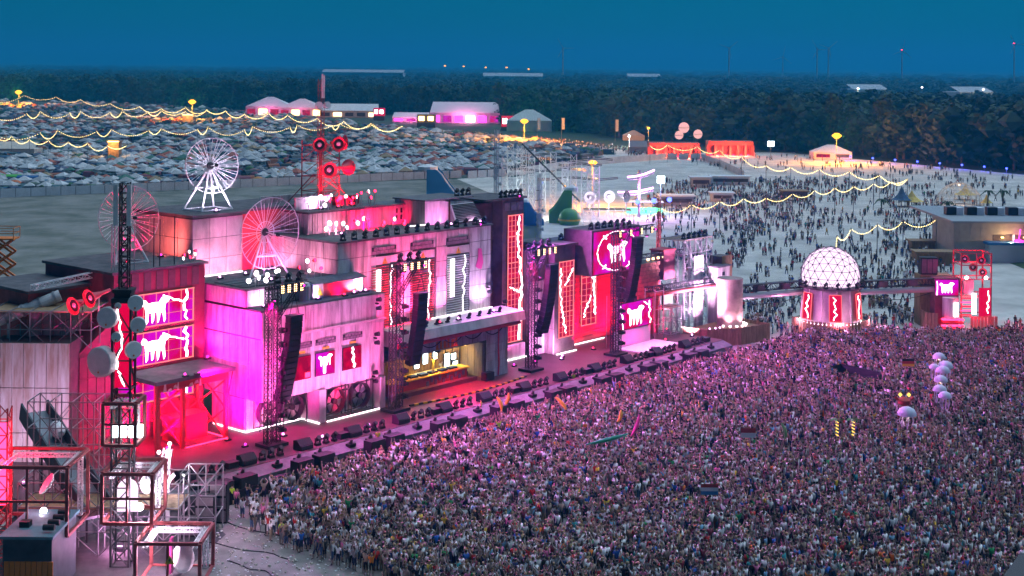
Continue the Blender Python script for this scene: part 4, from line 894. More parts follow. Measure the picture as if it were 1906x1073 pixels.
cube_frame('rust framed cube with warning sign at the bottom of the lattice tower',wp(252,1040,100.5).x,wp(372,1040,100.5).x,100.5,105.0,0.0,cz(1012,100.5),2)
cube_frame('small dark framed cube with cold lights high on the lattice tower',wp(192,780,103).x,wp(252,780,103).x,103,105.6,cz(830,103),cz(752,103),3)
cube_frame('rust framed cube with tilted dish at the far left edge',wp(-25,900,101).x,wp(125,900,101).x,101,106,cz(1000,101),cz(872,101),0)
T = thing('warning_triangle','yellow lightning warning triangle on the lowest frame cube','sign',(wp(314,1045,100).x,100.2,cz(1050,100)),'W')
wx = wp(314,1045,100).x; wz = cz(1052,100); MB().poly([(wx-0.35,100.28,wz),(wx+0.35,100.28,wz),(wx,100.28,wz+0.62)],(0,-0.05,0)).build('plate','hazard',T); MB().poly([(wx-0.06,100.22,wz+0.1),(wx+0.1,100.22,wz+0.28),(wx+0.0,100.22,wz+0.28),(wx+0.06,100.22,wz+0.46),(wx-0.1,100.22,wz+0.24),(wx,100.22,wz+0.24)],(0,-0.02,0)).build('lightning_symbol','sign_black',T)
# scaffold behind the cubes
def scaffold(lab, x0, x1, y0, y1, z0, z1, nx, ny, nz, m='pole', name='scaffold', decks=(), frame='W', cat='scaffold'):
    T = thing(name, lab, cat, ((x0+x1)/2,(y0+y1)/2,z0), frame)
    for i in range(nx+1):
        for j in range(ny+1):
            x = x0+(x1-x0)*i/nx; y = y0+(y1-y0)*j/ny; MB().tube((x,y,z0),(x,y,z1),0.055).build('upright',m,T)
    for kz in range(1, nz+1):
        z = z0+(z1-z0)*kz/nz; b = MB(); h = (z1-z0)/nz
        b.path([(x0,y0,z),(x1,y0,z),(x1,y1,z),(x0,y1,z)],0.05,4,True)
        for i in range(nx):
            xa, xb = x0+(x1-x0)*i/nx, x0+(x1-x0)*(i+1)/nx
            if (i+kz) % 2: xa, xb = xb, xa
            b.tube((xa,y0,z-h),(xb,y0,z),0.045)
            if kz % 2: b.tube((xa,y1,z-h),(xb,y1,z),0.045)
        for i in range(1,nx): x = x0+(x1-x0)*i/nx; b.tube((x,y0,z),(x,y1,z),0.045)
        b.build('ledger_frame',m,T)
        if kz in decks: MB().box(x0,x1,y0,y1,z-0.14,z-0.07).build('deck_board','wood',T)
    return T
scaffold('grey pipe scaffold under the frame cubes left of the crowd',-37.5,-25.2,106.8,110.5,0,5.6,6,2,3,decks=(2,))
scaffold('tall pipe scaffold against the rusty white wall',-38.6,-31.5,112,115,0,10.5,4,2,5,decks=())
scaffold('pipe scaffold platform carrying pink horns above the white wall',-47.5,-38.2,127.5,133,11.6,15.0,5,2,2,decks=(2,))
scaffold('slender scaffold with ladder beside the stage end',-26.0,-23.2,110.8,113.6,0,5.2,2,1,3)
# rusty wall
T = thing('rusty_wall','rust streaked white corrugated wall at the left wing','wall',(-43,127,0),'W')
MB().box(-47.2,-39.9,126.6,130.5,0,12.2).build('wall','dark_wall',T)
for i in range(7):
    for j in range(3): 
        if i == 0 and j == 0: me_rw = MB().box(-0.50,0.50,-0.06,0.06,-2.0,2.0).mesh('corrugated_sheet','rusty_white')
        inst('corrugated_sheet',me_rw,T,(-46.6+i*1.04,126.53+0.02*(i%2),2.1+j*4.07))
MB().box(-48.5,-47.25,125.2,126.5,0,9.0).build('rust_post','rust_steel',T)
T = thing('rear_annex','brown low annex roof behind the rusty wall','building',(-2,22,0)); MB().box(-6,0.3,19,28,0,16.2).build('wall','rust_steel',T); MB().box(-6.3,0.45,18.6,28.3,16.2,16.45).build('roof','roofing',T); MB().truss((-6,18.4,16.8),(0.2,18.4,17.3),0.5,0.8,0.05).build('roof_truss','white_steel',T)
grid_panels(T,'sheet_panel','F',-6,0.3,9,14.5,5,2,18.95,'corrugated')
# conveyor
p0 = wp(62,770,120); p1 = wp(182,962,108); d = (p1-p0).normalized(); R_ = d.to_track_quat('X','Z').to_matrix(); mid = (p0+p1)/2; L = (p1-p0).length
T = thing('conveyor','dark sloping conveyor chute running down to the frame cubes','conveyor',(mid.x,mid.y,0),'W')
MB().obox(mid,(L,2.1,0.25),R_).build('belt','slide_grey',T)
for sy in (-1.12,1.12): MB().obox(mid+R_@Vector((0,sy,0.4)),(L,0.14,1.5),R_).build('side_wall','conveyor_grey',T)
for f in (0.15,0.5,0.85): q = p0+(p1-p0)*f; MB().tube(q,(q.x,q.y,0),0.12).build('leg','black_steel',T)
T = thing('conveyor_motor','rounded grey motor hood mounted on the conveyor','motor',(p0.x+1.6,p0.y-3.4,p0.z-2.0),'W'); c = p0+(p1-p0)*0.28+Vector((0.6,0,0.9)); MB().lathe([(0.35,-0.8),(0.55,-0.5),(0.55,0.5),(0.3,0.8)],c,d,12,True,True).build('hood','dish_white',T); MB().obox(c-Vector((0,0,0.6)),(0.6,0.6,0.5),R_).build('mount','black_steel',T)
# pink horns and pipe on the left wing
for i, (px_, py_, l) in enumerate(((136,570,'lower left pink horn loudspeaker above the rusty wall'),(166,556,'upper right pink horn loudspeaker above the rusty wall'))):
    c = wp(px_,py_,127); T = thing('wing_horn',l,'loudspeaker',(c.x,c.y,15.0),'W','pink horns on the left wing'); horn(T,c,(-0.55,-0.8,-0.2),0.85,2.4,'horn_red'); MB().tube((c.x+0.6,c.y+0.9,14.6),(c.x+0.6,c.y+0.9,c.z),0.08).build('stand','steel',T)
    light('SPOT',c+Vector((-1.6,-3,-0.9)),T,RED,500,c,0.2,70,0.6,'W')
T = thing('large_duct','big dusty purple duct pipe leaning at the left edge','pipe',(-50,129,12),'W'); a, b_ = wp(-15,602,129), wp(112,550,131)
MB().tube(a,b_,0.55,14,caps=True).build('duct','dish_white',T)
for f in (0.2,0.45,0.7,0.92): q = a+(b_-a)*f; dd=(b_-a).normalized(); MB().lathe([(0.62,-0.1),(0.62,0.1)],q,dd,14,True,True).build('flange','steel',T)
MB().tube((a.x+1.5,a.y,0),(a.x+1.5,a.y,a.z),0.12).build('support','steel',T)
T = thing('scissor_lift','orange scissor lift raised high at the far left edge','lift',(wp(2,500,150).x,150,0),'W'); lx = wp(8,500,150).x; z = 0.6; n = 13; dz = (wp(0,445,150).z-0.6)/n
MB().box(lx-1.2,lx+1.2,149,151,0.25,0.6).build('chassis','orange',T)
for dx in (-0.9,0.9):
    for dy in (-0.8,0.8): MB().lathe([(0.3,-0.12),(0.3,0.12)],(lx+dx,150+dy,0.3),(0,1,0),10,True,True).build('wheel','black',T)
for k_ in range(n):
    for y in (149.4,150.6): MB().tube((lx-1.0,y,z),(lx+1.0,y,z+dz),0.14).tube((lx+1.0,y+0.1,z),(lx-1.0,y+0.1,z+dz),0.14).build('scissor_arm','orange',T)
    z += dz
MB().box(lx-1.3,lx+1.3,149,151,z,z+0.15).build('platform','orange',T); b = MB(); rail(b,[(lx-1.3,149,z+0.15),(lx+1.3,149,z+0.15),(lx+1.3,151,z+0.15),(lx-1.3,151,z+0.15)],1.1,0.04); b.build('guard_rail','orange',T)
# control booth bottom left
T = thing('control_booth','booth with teal flat roof and orange front at bottom left corner','booth',(-35,100,0),'W')
x0, x1 = wp(5,1050,98).x, wp(96,1050,98).x
MB().box(x0,x1,98,103.5,0,4.4).build('wall','conveyor_grey',T); MB().box(x0-0.2,x1+0.2,97.6,103.7,4.4,4.6).build('roof','teal_deck',T)
me = MB().box(-0.17,0.17,-0.05,0.05,-1.3,1.3).mesh('front_slat','orange')
for i in range(9): inst('front_slat',me,T,(x0+0.3+i*0.385,97.93,1.45))
MB().box(x0+0.6,x0+1.3,99.5,100.2,4.6,5.0).build('roof_unit','black',T)
for i in range(4): MB().lathe([(0.22,-0.4),(0.22,0.4)],(x1-0.4,98.6+i*1.1,4.95),(1,0,0),10,True,True).build('roof_fan','black',T)
# small lamp gantry by the deck end
T = thing('lamp_gantry','leaning white ladder truss with bright lamps at the stage end','truss',(-25.5,114,0),'W')
g0, g1 = wp(281,985,112), wp(313,835,114); MB().truss(g0,g1,0.5,0.7,0.05).build('ladder_truss','white_steel',T)
for px_, py_, D, e in ((316,826,113,500),(304,877,112,700),(342,885,113,500),(296,842,112,200)):
    c = wp(px_,py_,D); MB().lathe([(0.11,-0.15),(0.15,0.1)],c,(0.2,-1,0.2),10,True,True).build('lamp_head','glow_white',T); light('POINT',c+Vector((0.1,-0.6,0.1)),T,(1.0,0.80,1.0),e*0.3,None,0.15)
MB().tube(wp(316,826,113),(wp(316,826,113).x,113,0),0.07).build('pole','steel',T); MB().tube(wp(342,885,113),(wp(342,885,113).x,113,0),0.07).build('pole','steel',T)
T = thing('arched_pipe','curved white elbow pipe standing beside the lamp gantry','pipe',(-24.6,113,0),'W'); pts = [wp(312,920,112.5),wp(311,905,112.5),wp(316,893,112.5),wp(324,884,112.5)]; MB().path(pts,0.16,8).build('elbow','dish_white',T); MB().tube(pts[0],(pts[0].x,pts[0].y,0),0.16,8).build('riser','dish_white',T)
for i, (px_, py_, w, h, l) in enumerate(((380,985,1.6,2.6,'tall'),(405,975,1.5,3.2,'speckled'),(350,1000,1.8,1.4,'low'))):
    c = at(px_,py_); T = thing('flight_case',l+' dark equipment rack at the left end of the pit','case',(c.x,c.y,0),'W'); MB().box(c.x-w/2,c.x+w/2,c.y,c.y+1.0,0,h).build('case','black',T)
    for j in range(3): MB().box(c.x-w/2+0.1,c.x+w/2-0.1,c.y-0.04,c.y-0.002,0.15+j*h/3,h/3-0.05+j*h/3).build('door_panel','brick_grey',T)
c = at(180,900,0); T = thing('red_light_tower','red glowing tower column at the extreme left edge','tower',(wp(4,900,104).x,104,0),'W'); x = wp(6,860,104).x; MB().truss((x,104,0),(x,104,cz(760,104)),0.9,1.0,0.07,up=(1,0,0)).build('column','red_steel',T); MB().box(x-0.35,x+0.35,103.7,104.2,cz(940,104),cz(790,104)).build('red_tube','glow_red',T)
light('POINT',(x+1.5,103,cz(860,104)),T,RED,350,None,0.4)
T = thing('added_floor_wash','added violet fill lamp at the foot of the left scaffold','lamp',(-30,108,0.0),'W'); MB().box(-30.3,-29.7,107.8,108.2,0,0.3).build('housing','black',T); MB().lathe([(0.16,0),(0.2,0.12)],(-30,108,0.3),(0,0.3,1),8,False,True).build('lens','glow_violet',T); light('POINT',(-30,107.6,1.2),T,(1.0,0.40,0.85),420,None,0.3)  # added fill lamp, brightens the dark left wing

wash(-41.5,119.5,1.52,(-43,126.6,7),(0.80,0.62,1.0),1100,'added pale violet fill lamp at the foot of the rusty wall',95,frame='W')  # added lamp, only there to lift the dark rusty wall
wash(-36.0,118.5,1.52,(-38.5,127,7),(1.0,0.2,0.6),900,'added pink fill lamp between the rusty wall and screen hall',95,frame='W')  # second added lamp, brightens the wall end next to the hall
# ================================================================== right side structures
# scaffold tower and drum
T = scaffold('tall pipe scaffold tower with lamp platform right of stage',87.5,94.5,8.5,12.5,0.0,13.6,5,2,7,'steel','scaffold_tower',(7,),'S')
for k in range(5): put_head(88.2+k*1.35,9.2,13.62,ORD[k]+' black moving light from left on the scaffold tower platform',random.uniform(-0.7,0.7),'moving lights on scaffold tower')
T = thing('banner_screen','pale printed banner hanging inside the scaffold tower','banner',(90,8.3,2),'S')
for j in range(14): MB().box(89.6,92.0,8.28,8.34,1.2+j*0.72,1.86+j*0.72).build('banner_board','panel_white',T)
T = thing('maroon_container','maroon box hanging on the left of the scaffold tower','container',(86.5,10.5,9),'S'); MB().box(84.6,87.3,10,12.2,8.3,12.2).build('body','crimson_wall',T); MB().box(84.4,87.4,9.9,12.3,12.2,12.4).build('lid','red_steel',T)
T = thing('wooden_crate','tall slatted wooden crate behind the drum','crate',(97.5,8,6),'S'); MB().box(95.7,98.3,7.6,9.6,0,10.6).build('core','dark_wall',T)
for k in range(7): MB().box(95.65+k*0.39,95.98+k*0.39,7.5,7.58,6.4,10.7).build('slat','wood',T)
T = thing('violet_house','small violet lit house with dark windows by the drum','house',(93,7.2,0),'S'); MB().box(93.0,96.2,6.6,8.2,0,9.4).build('wall','panel_white',T)
for k in range(3): MB().box(94.2,94.8,6.52,6.59,6.6+k*0.8,7.1+k*0.8).build('window','black',T)
MB().box(92.8,96.4,6.4,8.4,9.4,9.6).build('roof','roofing',T)
T = thing('rust_drum','big round rusty brown drum with white uplights','tank',(91.5,3.6,2.0),'S'); b = MB()
DR = 1.75
MB().lathe([(DR,2.0),(DR,8.4),(DR*0.98,8.5)],(91.5,3.6,0),(0,0,1),32,True,True).build('shell','drum_brown',T,smooth=False)
for z in (2.1,4.2,6.3,8.4): MB().lathe([(DR+0.05,z-0.06),(DR+0.05,z+0.06)],(91.5,3.6,0),(0,0,1),32).build('hoop','drum_brown',T)
for k_ in range(7):
    a = PI*1.05+k_*0.42; c = (91.5+(DR+0.5)*math.cos(a),3.6+(DR+0.5)*math.sin(a),2.05)
    MB().lathe([(0.12,0),(0.18,0.2)],c,(0.0,0,1),8,True,True).build('uplight','glow_pinkline',T)
for a in (PI*1.15,PI*1.5): light('SPOT',(91.5+(DR+0.9)*math.cos(a),3.6+(DR+0.9)*math.sin(a),2.2),T,(1.0,0.55,0.75),500,(91.5+DR*math.cos(a),3.6+DR*math.sin(a),5.5),0.2,110)
def plank_fence(lab, pts, z0, z1, frame='S', curve=None):
    o = pts[0]; T = thing('plank_fence',lab,'fence',(o[0],o[1],z0),frame); pm = MB().box(-0.21,0.21,-0.04,0.04,0,z1-z0).mesh('plank','wood')
    for (ax,ay),(bx,by) in zip(pts[:-1],pts[1:]):
        L = math.hypot(bx-ax,by-ay); n = max(1,int(L/0.46)); an = math.atan2(by-ay,bx-ax)
        for i in range(n): f=(i+0.5)/n; inst('plank',pm,T,(ax+(bx-ax)*f,ay+(by-ay)*f,z0+random.uniform(-0.0,0.12)),(0,0,an))
    return T
plank_fence('brown plank fence round the foot of the rust drum',[(84.2,6.5),(84.6,2.8),(89.0,0.2),(94.5,-1.0),(95.5,4.5)],0,2.3)
T = thing('drum_platform','low wooden platform carrying the rust drum','platform',(90,4,0),'S'); MB().poly([(84.4,6.5,1.75),(84.8,3.0,1.75),(89.1,0.5,1.75),(94.3,-0.7,1.75),(95.2,6.3,1.75)],(0,0,0.2)).build('platform_top','wood',T)
for k,(s,t) in enumerate(((86.2,3.4),(87.0,3.0),(87.8,2.8))): wash(s,t,1.96,(s+1.2,t+5,8),WHITE,6500,['left','middle','right'][k]+' white uplight on the wooden drum platform',80)
T = thing('lit_panel','glowing white window panel left of the scaffold tower','light panel',(83.2,8.4,4),'S'); MB().box(82.4,84.4,8.3,8.5,4.6,6.9).build('panel','dome_skin',T); MB().box(82.3,84.5,8.51,8.7,4.5,7.0).build('back','black_steel',T)
T = thing('link_beam','dark pipe beam linking stage end and scaffold tower','beam',(86,8,6.5),'S'); MB().truss((78,8.2,7.9),(94,7.4,7.6),0.6,0.9,0.06).build('truss','black_steel',T); MB().tube((78,7.8,7.2),(94,7.0,6.9),0.28,10).build('pipe','rust_steel',T)
T = thing('cross_beam','upper dark beam with small lamps over the brick annex','beam',(86,10,11),'S'); MB().truss((80,10.6,11.9),(90,10.6,11.7),0.5,0.9,0.06).build('truss','black_steel',T)
for k in range(6): MB().box(81+k*1.2,81.3+k*1.2,10.1,10.3,11.3,11.55).build('small_lamp','glow_amber',T)
small_mast(92.0,16.0,0,18.5,'red mast with red globes rising behind the scaffold tower','red_steel','glow_red')
T = scaffold('lamp scaffold with pink pipes left of the scaffold tower',80.8,83.4,6.2,8.2,0,5.4,2,1,3,'steel','scaffold_bay',(3,),'S')
# dome kiosk
dc = at(1545,618); dx_, dy_ = dc.x, dc.y
T = thing('dome_tower','round white tower with glowing geodesic dome','dome tower',(dx_,dy_,1.6),'W')
RB, RT = 4.2, 3.95
MB().lathe([(RB,1.7),(RT,6.5)],(dx_,dy_,0),(0,0,1),12,True,True).build('drum_wall','concrete',T)
for k_ in range(12):
    a = 2*PI*(k_)/12; MB().box(-0.12,0.12,-0.12,0.12,0,5.3) if False else None
    MB().tube((dx_+(RB+0.03)*math.cos(a),dy_+(RB+0.03)*math.sin(a),1.75),(dx_+(RT+0.03)*math.cos(a),dy_+(RT+0.03)*math.sin(a),6.4),0.12).build('pilaster','dish_white',T)
MB().lathe([(RT+0.6,6.5),(RT+0.65,6.75)],(dx_,dy_,0),(0,0,1),24,True,True).build('gallery','roofing',T)
b = MB(); rail(b,[(dx_+(RT+0.6)*math.cos(2*PI*i/24),dy_+(RT+0.6)*math.sin(2*PI*i/24),6.75) for i in range(25)],0.7,0.025); b.build('gallery_rail','black_steel',T)
bm = bmesh.new(); bmesh.ops.create_icosphere(bm, subdivisions=3, radius=4.2); 
bmesh.ops.delete(bm, geom=[v for v in bm.verts if v.co.z < -1.3], context='VERTS')
bm.verts.ensure_lookup_table(); V = [v.co.copy() for v in bm.verts]; E_ = [(e.verts[0].index, e.verts[1].index) for e in bm.edges]; Fc = [[v.index for v in f.verts] for f in bm.faces]; bm.free()
dz = 8.0
sk = MB(); sk.add([(v.x*0.97+dx_, v.y*0.97+dy_, v.z*0.97+dz) for v in V], Fc); shell = sk.build('dome_shell','dome_skin',T)
b = MB()
for i, j in E_: b.tube(V[i]+Vector((dx_,dy_,dz)), V[j]+Vector((dx_,dy_,dz)), 0.042)
b.build('strut_lattice','pole',shell)
me = MB().lathe([(0.11,-0.05),(0.11,0.08)],(0,0,0),(0,0,1),6,True,True).mesh('node_cap','black_steel')
for v in V: inst('node_cap',me,T,(v.x+dx_,v.y+dy_,v.z+dz),v.to_track_quat('Z','Y').to_euler())
for k_ in range(9):
    a = PI+0.1+k_*(PI-0.2)/8; c=(dx_+(RT+0.5)*math.cos(a),dy_+(RT+0.5)*math.sin(a),6.75); T2 = put_head(0,0,0,ORD[k_]+' black moving light from left on the gallery of the dome tower',random.uniform(-1,1),'moving lights on dome tower'); T2.location = c
for k_, a in enumerate((PI*1.16,PI*1.48,PI*1.80)):
    r0 = 4.32*math.cos(PI/12)+0.14; ca, sa = math.cos(a), math.sin(a); ta = Vector((-sa,ca,0)); up = Vector((0,0,1)); c = Vector((dx_+ca*r0,dy_+sa*r0,0))
    def Q(u,z): return c + ta*u + up*z - Vector((ca,sa,0))*((z-2.2)*0.075)
    w = MB().poly([Q(-0.85,2.2),Q(0.85,2.2),Q(0.85,5.9),Q(-0.85,5.9)],(ca*0.08,sa*0.08,0)).build('red_window','screen_red',T)
    o_ = Vector((ca,sa,0))*0.11
    fr = MB()
    for (u0,z0),(u1,z1) in (((-0.85,2.2),(0.85,2.2)),((0.85,2.2),(0.85,5.9)),((0.85,5.9),(-0.85,5.9)),((-0.85,5.9),(-0.85,2.2))): fr.tube(Q(u0,z0)+o_,Q(u1,z1)+o_,0.05)
    fr.build('window_frame','glow_frame',w); lb = MB(); pts = [Q(random.uniform(-0.35,0.35),2.4+0.4*i)+o_*1.3 for i in range(9)]; lb.path(pts,0.07); lb.build('lightning_line','glow_led',w)
MB().lathe([(RB+0.15,1.66),(RB+0.15,1.76)],(dx_,dy_,0),(0,0,1),24).build('light_strip','glow_pinkline',T)
[light('POINT',(dx_+6.0*math.cos(a),dy_+6.0*math.sin(a),2.4),T,(1.0,0.30,0.62),420,None,0.4) for a in (PI*1.15,PI*1.5,PI*1.85)]
FR = 5.5; pts = [(dx_+FR*math.cos(PI+i*PI/10),dy_+FR*math.sin(PI+i*PI/10)) for i in range(11)]
plank_fence('brown plank fence round the foot of the dome tower',pts,0,2.2,'W')
T = thing('dome_platform','round wooden platform under the dome tower','platform',(dx_,dy_,0),'W'); MB().lathe([(5.3,1.5),(5.3,1.65)],(dx_,dy_,0),(0,0,1),24,True,True).build('platform_top','wood',T)
# walkways
def walkway(lab, a, b_, z):
    T = thing('walkway',lab,'walkway',((a[0]+b_[0])/2,(a[1]+b_[1])/2,0),'W'); a = Vector((*a,z)); b_ = Vector((*b_,z))
    MB().truss(a+Vector((0,0,0.6)),b_+Vector((0,0,0.6)),0.9,1.0,0.07).build('truss','black_steel',T); MB().tube(a-Vector((0,0.4,0.45)),b_-Vector((0,0.4,0.45)),0.42,12).build('pipe','steel',T)
    MB().obox((a+b_)/2+Vector((0,0,1.1)),((b_-a).length,1.1,0.08),(b_-a).to_track_quat('X','Z').to_matrix()).build('deck_board','black_steel',T)
    for f in (0.3,0.7): q = a+(b_-a)*f; T_ = MB().box(q.x-0.8,q.x+0.8,q.y-0.62,q.y-0.55,z+0.2,z+1.0).build('sign_plate','dark_wall',T)
    pts = [a+(b_-a)*(i/12)-Vector((0,0,0.9+0.9*4*(i/12)*(1-i/12))) for i in range(13)]; MB().path(pts,0.05).build('cable','black',T)
    return T
wa = W(93.3,3.2); walkway('dark truss walkway with pipe from rust drum to dome tower',(wa.x,wa.y),(dx_-4.0,dy_),6.2)
rs = at(1790,612); rx, ry = rs.x, rs.y
walkway('dark truss walkway with red pipe from dome tower to red tower',(dx_+4.0,dy_),(rx-4.2,ry),6.2)
light('POINT',(rx-6,ry-1.5,5.2),None,RED,200,None,0.2) if False else None
# red tower at right
T = thing('red_scaffold_tower','red glowing scaffold tower with horns and small screen at right','tower',(rx,ry,0),'W')
for x in (rx-0.6,rx+3.7):
    for y in (ry-1.5,ry+2.2): MB().tube((x,y,0),(x,y,11.2),0.13).build('post','red_steel',T)
for z in (2.0,5.0,7.4,9.4,11.1):
    MB().path([(rx-0.6,ry-1.5,z),(rx+3.7,ry-1.5,z),(rx+3.7,ry+2.2,z),(rx-0.6,ry+2.2,z)],0.09,4,True).build('ring_beam','red_steel',T)
MB().tube((rx+1.6,ry-1.5,7.4),(rx+1.6,ry-1.5,11.1),0.1).build('post','red_steel',T)
for i,(u,z) in enumerate(((0.2,10.2),(2.6,10.0),(1.4,9.0),(2.8,8.3))): horn(T,(rx+u,ry-0.6,z),(-0.2,-1,0),0.6,1.0,'horn_red')
MB().box(rx-0.2,rx+1.3,ry-1.2,ry+1.5,5.1,7.3).build('white_box','panel_white',T)
MB().box(rx+0.9,rx+1.5,ry-1.8,ry-1.6,2.4,5.4).build('white_tube','glow_led',T)
for k_ in range(5): MB().box(rx-0.7,rx+0.8,ry-1.75,ry-1.62,2.2+k_*0.6,2.4+k_*0.6).build('red_slat','glow_red' if k_%2 else 'red_steel',T)
p = MB().box(rx+1.9,rx+3.6,ry-1.75,ry-1.62,2.0,6.2).build('red_screen','screen_red',T); b = MB(); bolt(b,((rx+3.2,5.8),(rx+3.2,2.6)),7,0.14,0.25,ry-1.78); b.build('lightning_line','glow_led',p)
light('POINT',(rx+1.6,ry-0.2,9.0),T,RED,1500,None,0.4); light('POINT',(rx+1.2,ry-3.5,4.0),T,RED,900,None,0.3)
for u in (0.0,2.8): MB().lathe([(0.18,-0.1),(0.25,0.1)],(rx+u,ry-1.9,7.7),(0,-1,0),10,True,True).build('lamp_head','glow_white',T)
T = thing('emblem_booth','small booth with magenta bull emblem screen beside red tower','booth',(rx-2.6,ry-1,0),'W')
MB().box(rx-4.2,rx-0.8,ry-1.0,ry+1.5,0,7.4).build('wall','crimson_wall',T); p = MB().box(rx-4.2,rx-0.9,ry-1.12,ry-1.01,5.0,7.2).build('screen','screen_mag',T); b = MB(); bull(b,rx-3.6,rx-1.5,5.3,6.9,ry-1.15); bolt(b,((rx-4.0,7.0),(rx-4.0,5.1)),5,0.14,0.1,ry-1.15); b.build('bull_emblem','glow_led',p)
MB().lathe([(1.1,1.6),(1.1,4.8)],(rx-2.2,ry-1.6,0),(0,0,1),16,True,True).build('drum','panel_white',T); MB().box(rx-2.0,rx-1.4,ry-2.85,ry-2.72,2.2,4.2).build('white_tube','glow_led',T)
for k_ in range(4): MB().box(rx-3.6,rx-0.6,ry-2.9,ry-2.0,0.3+k_*0.45,0.5+k_*0.45).build('step','glow_red' if k_%2 else 'red_steel',T)
plank_fence('brown plank fence in front of the red tower',[(rx-5.8,ry+0.5),(rx-5.6,ry-2.2),(rx-4.2,ry-2.6)],0,2.6,'W'); plank_fence('brown plank fence right of the red tower',[(rx+0.4,ry-2.6),(rx+4.4,ry-2.4)],0,2.2,'W')
T = thing('speaker_platform','dark speaker stack on a plank platform behind the red tower','speaker',(rx-3.6,ry+3.5,0),'W'); MB().box(rx-5.5,rx-0.7,ry+2,ry+5,0,7.4).build('platform','wood',T); MB().box(rx-5.2,rx-2.8,ry+2.6,ry+4.2,7.4,9.9).build('cabinet','speaker',T); 
for k_ in range(3): MB().box(rx-5.1+k_*0.8,rx-4.4+k_*0.8,ry+2.5,ry+2.59,7.6,9.7).build('grille','brick_grey',T)
# hall at right edge
c = at(1842,486); hx, hy = wp(1775,480,274).x, 274
T = thing('festival_hall','pale flat roofed hall with open lit front at right edge','building',(hx+10,hy,0),'W')
MB().box(hx,hx+26,hy,hy+14,0,7.4).build('wall','stone_wall',T) ; MB().box(hx-0.3,hx+26.3,hy-0.3,hy+30,7.4,7.8).build('roof','slide_grey',T)
MB().box(hx+7.6,hx+16,hy-0.06,hy-0.01,0.0,5.2).build('open_front','dark_wall',T); MB().box(hx+11.4,hx+11.9,hy-0.2,hy-0.07,0,5.2).build('pillar','canvas',T)
for u in (9.4,13.8): MB().box(hx+u-0.2,hx+u+0.2,hy-0.5,hy-0.2,4.6,4.8).build('ceiling_lamp','glow_warm',T)
light('POINT',(hx+10.5,hy-2.5,4.0),T,(1.0,0.6,0.25),900,None,0.4)
p = MB().lathe([(0.1,0),(0.9,0.3),(0.9,0.6),(0.1,0.8)],(hx+12.4,hy-1.0,3.6),(0,0,1),12).build('neon_figure','glow_mag',T); MB().tube((hx+12.4,hy-1.0,4.3),(hx+12.7,hy-1.0,6.4),0.1).build('neon_stalk','glow_mag',T)
me = MB().box(-0.5,0.5,-0.02,0.02,-1.6,1.6).mesh('wall_panel','stone_wall')
for k_ in range(7): inst('wall_panel',me,T,(hx+0.6+k_*1.03,hy-0.04,5.3 if k_%2 else 3.5))
for k_ in range(5):
    q = hx+3+k_*4.2; TT = thing('roof_cube',ORD[k_]+' dark and white cube planter from left on the hall roof','planter',(q,hy+12,7.8),'W','roof cubes'); MB().box(q-1.0,q+1.0,hy+11,hy+13,7.8,9.4).build('box','black',TT); MB().box(q+1.02,q+2.4,hy+11,hy+13,7.8,9.3).build('white_box','canvas',TT)
# stalls in front of the hall
for k_,(px_,py_,w,h,m,l) in enumerate(((1720,470,5,3,'wood','low wooden stall near the dome tower'),(1875,490,7,5,'slide_blue','small pale van sized kiosk at the right edge'),(1840,470,6,5,'canvas_yellow','yellow roofed drinks stall behind the red tower'),(1740,495,7,3.4,'wood','long wooden bar counter behind the red tower'))):
    c = at(px_,py_); TT = thing('stall',l,'stall',(c.x,c.y,0),'W','stalls on the sand'); MB().box(c.x-w/2,c.x+w/2,c.y,c.y+3,0,h*0.7).build('counter','wood' if m!='slide_blue' else 'canvas',TT); MB().box(c.x-w/2-0.4,c.x+w/2+0.4,c.y-0.6,c.y+3.4,h*0.7,h*0.8).build('roof',m,TT)
    if m=='canvas_yellow': light('POINT',(c.x,c.y-2,4.0),TT,(1.0,0.7,0.1),700,None,0.3); MB().box(c.x-2,c.x+2,c.y-0.66,c.y-0.61,h*0.5,h*0.62).build('lit_sign','glow_yellow',TT)

wash(90.5,13.4,0.05,(90.5,16.2,14),RED,2600,'red floodlight at the foot of the red globe mast',60)
wash(96.4,1.6,0.05,(93.0,6.8,7),WHITE,2200,'white floodlight on sand right of the rust drum',80)
wash(83.0,4.2,DECK,(88.5,8.6,8),WHITE,4200,'white floodlight at the right end of the deck',80)
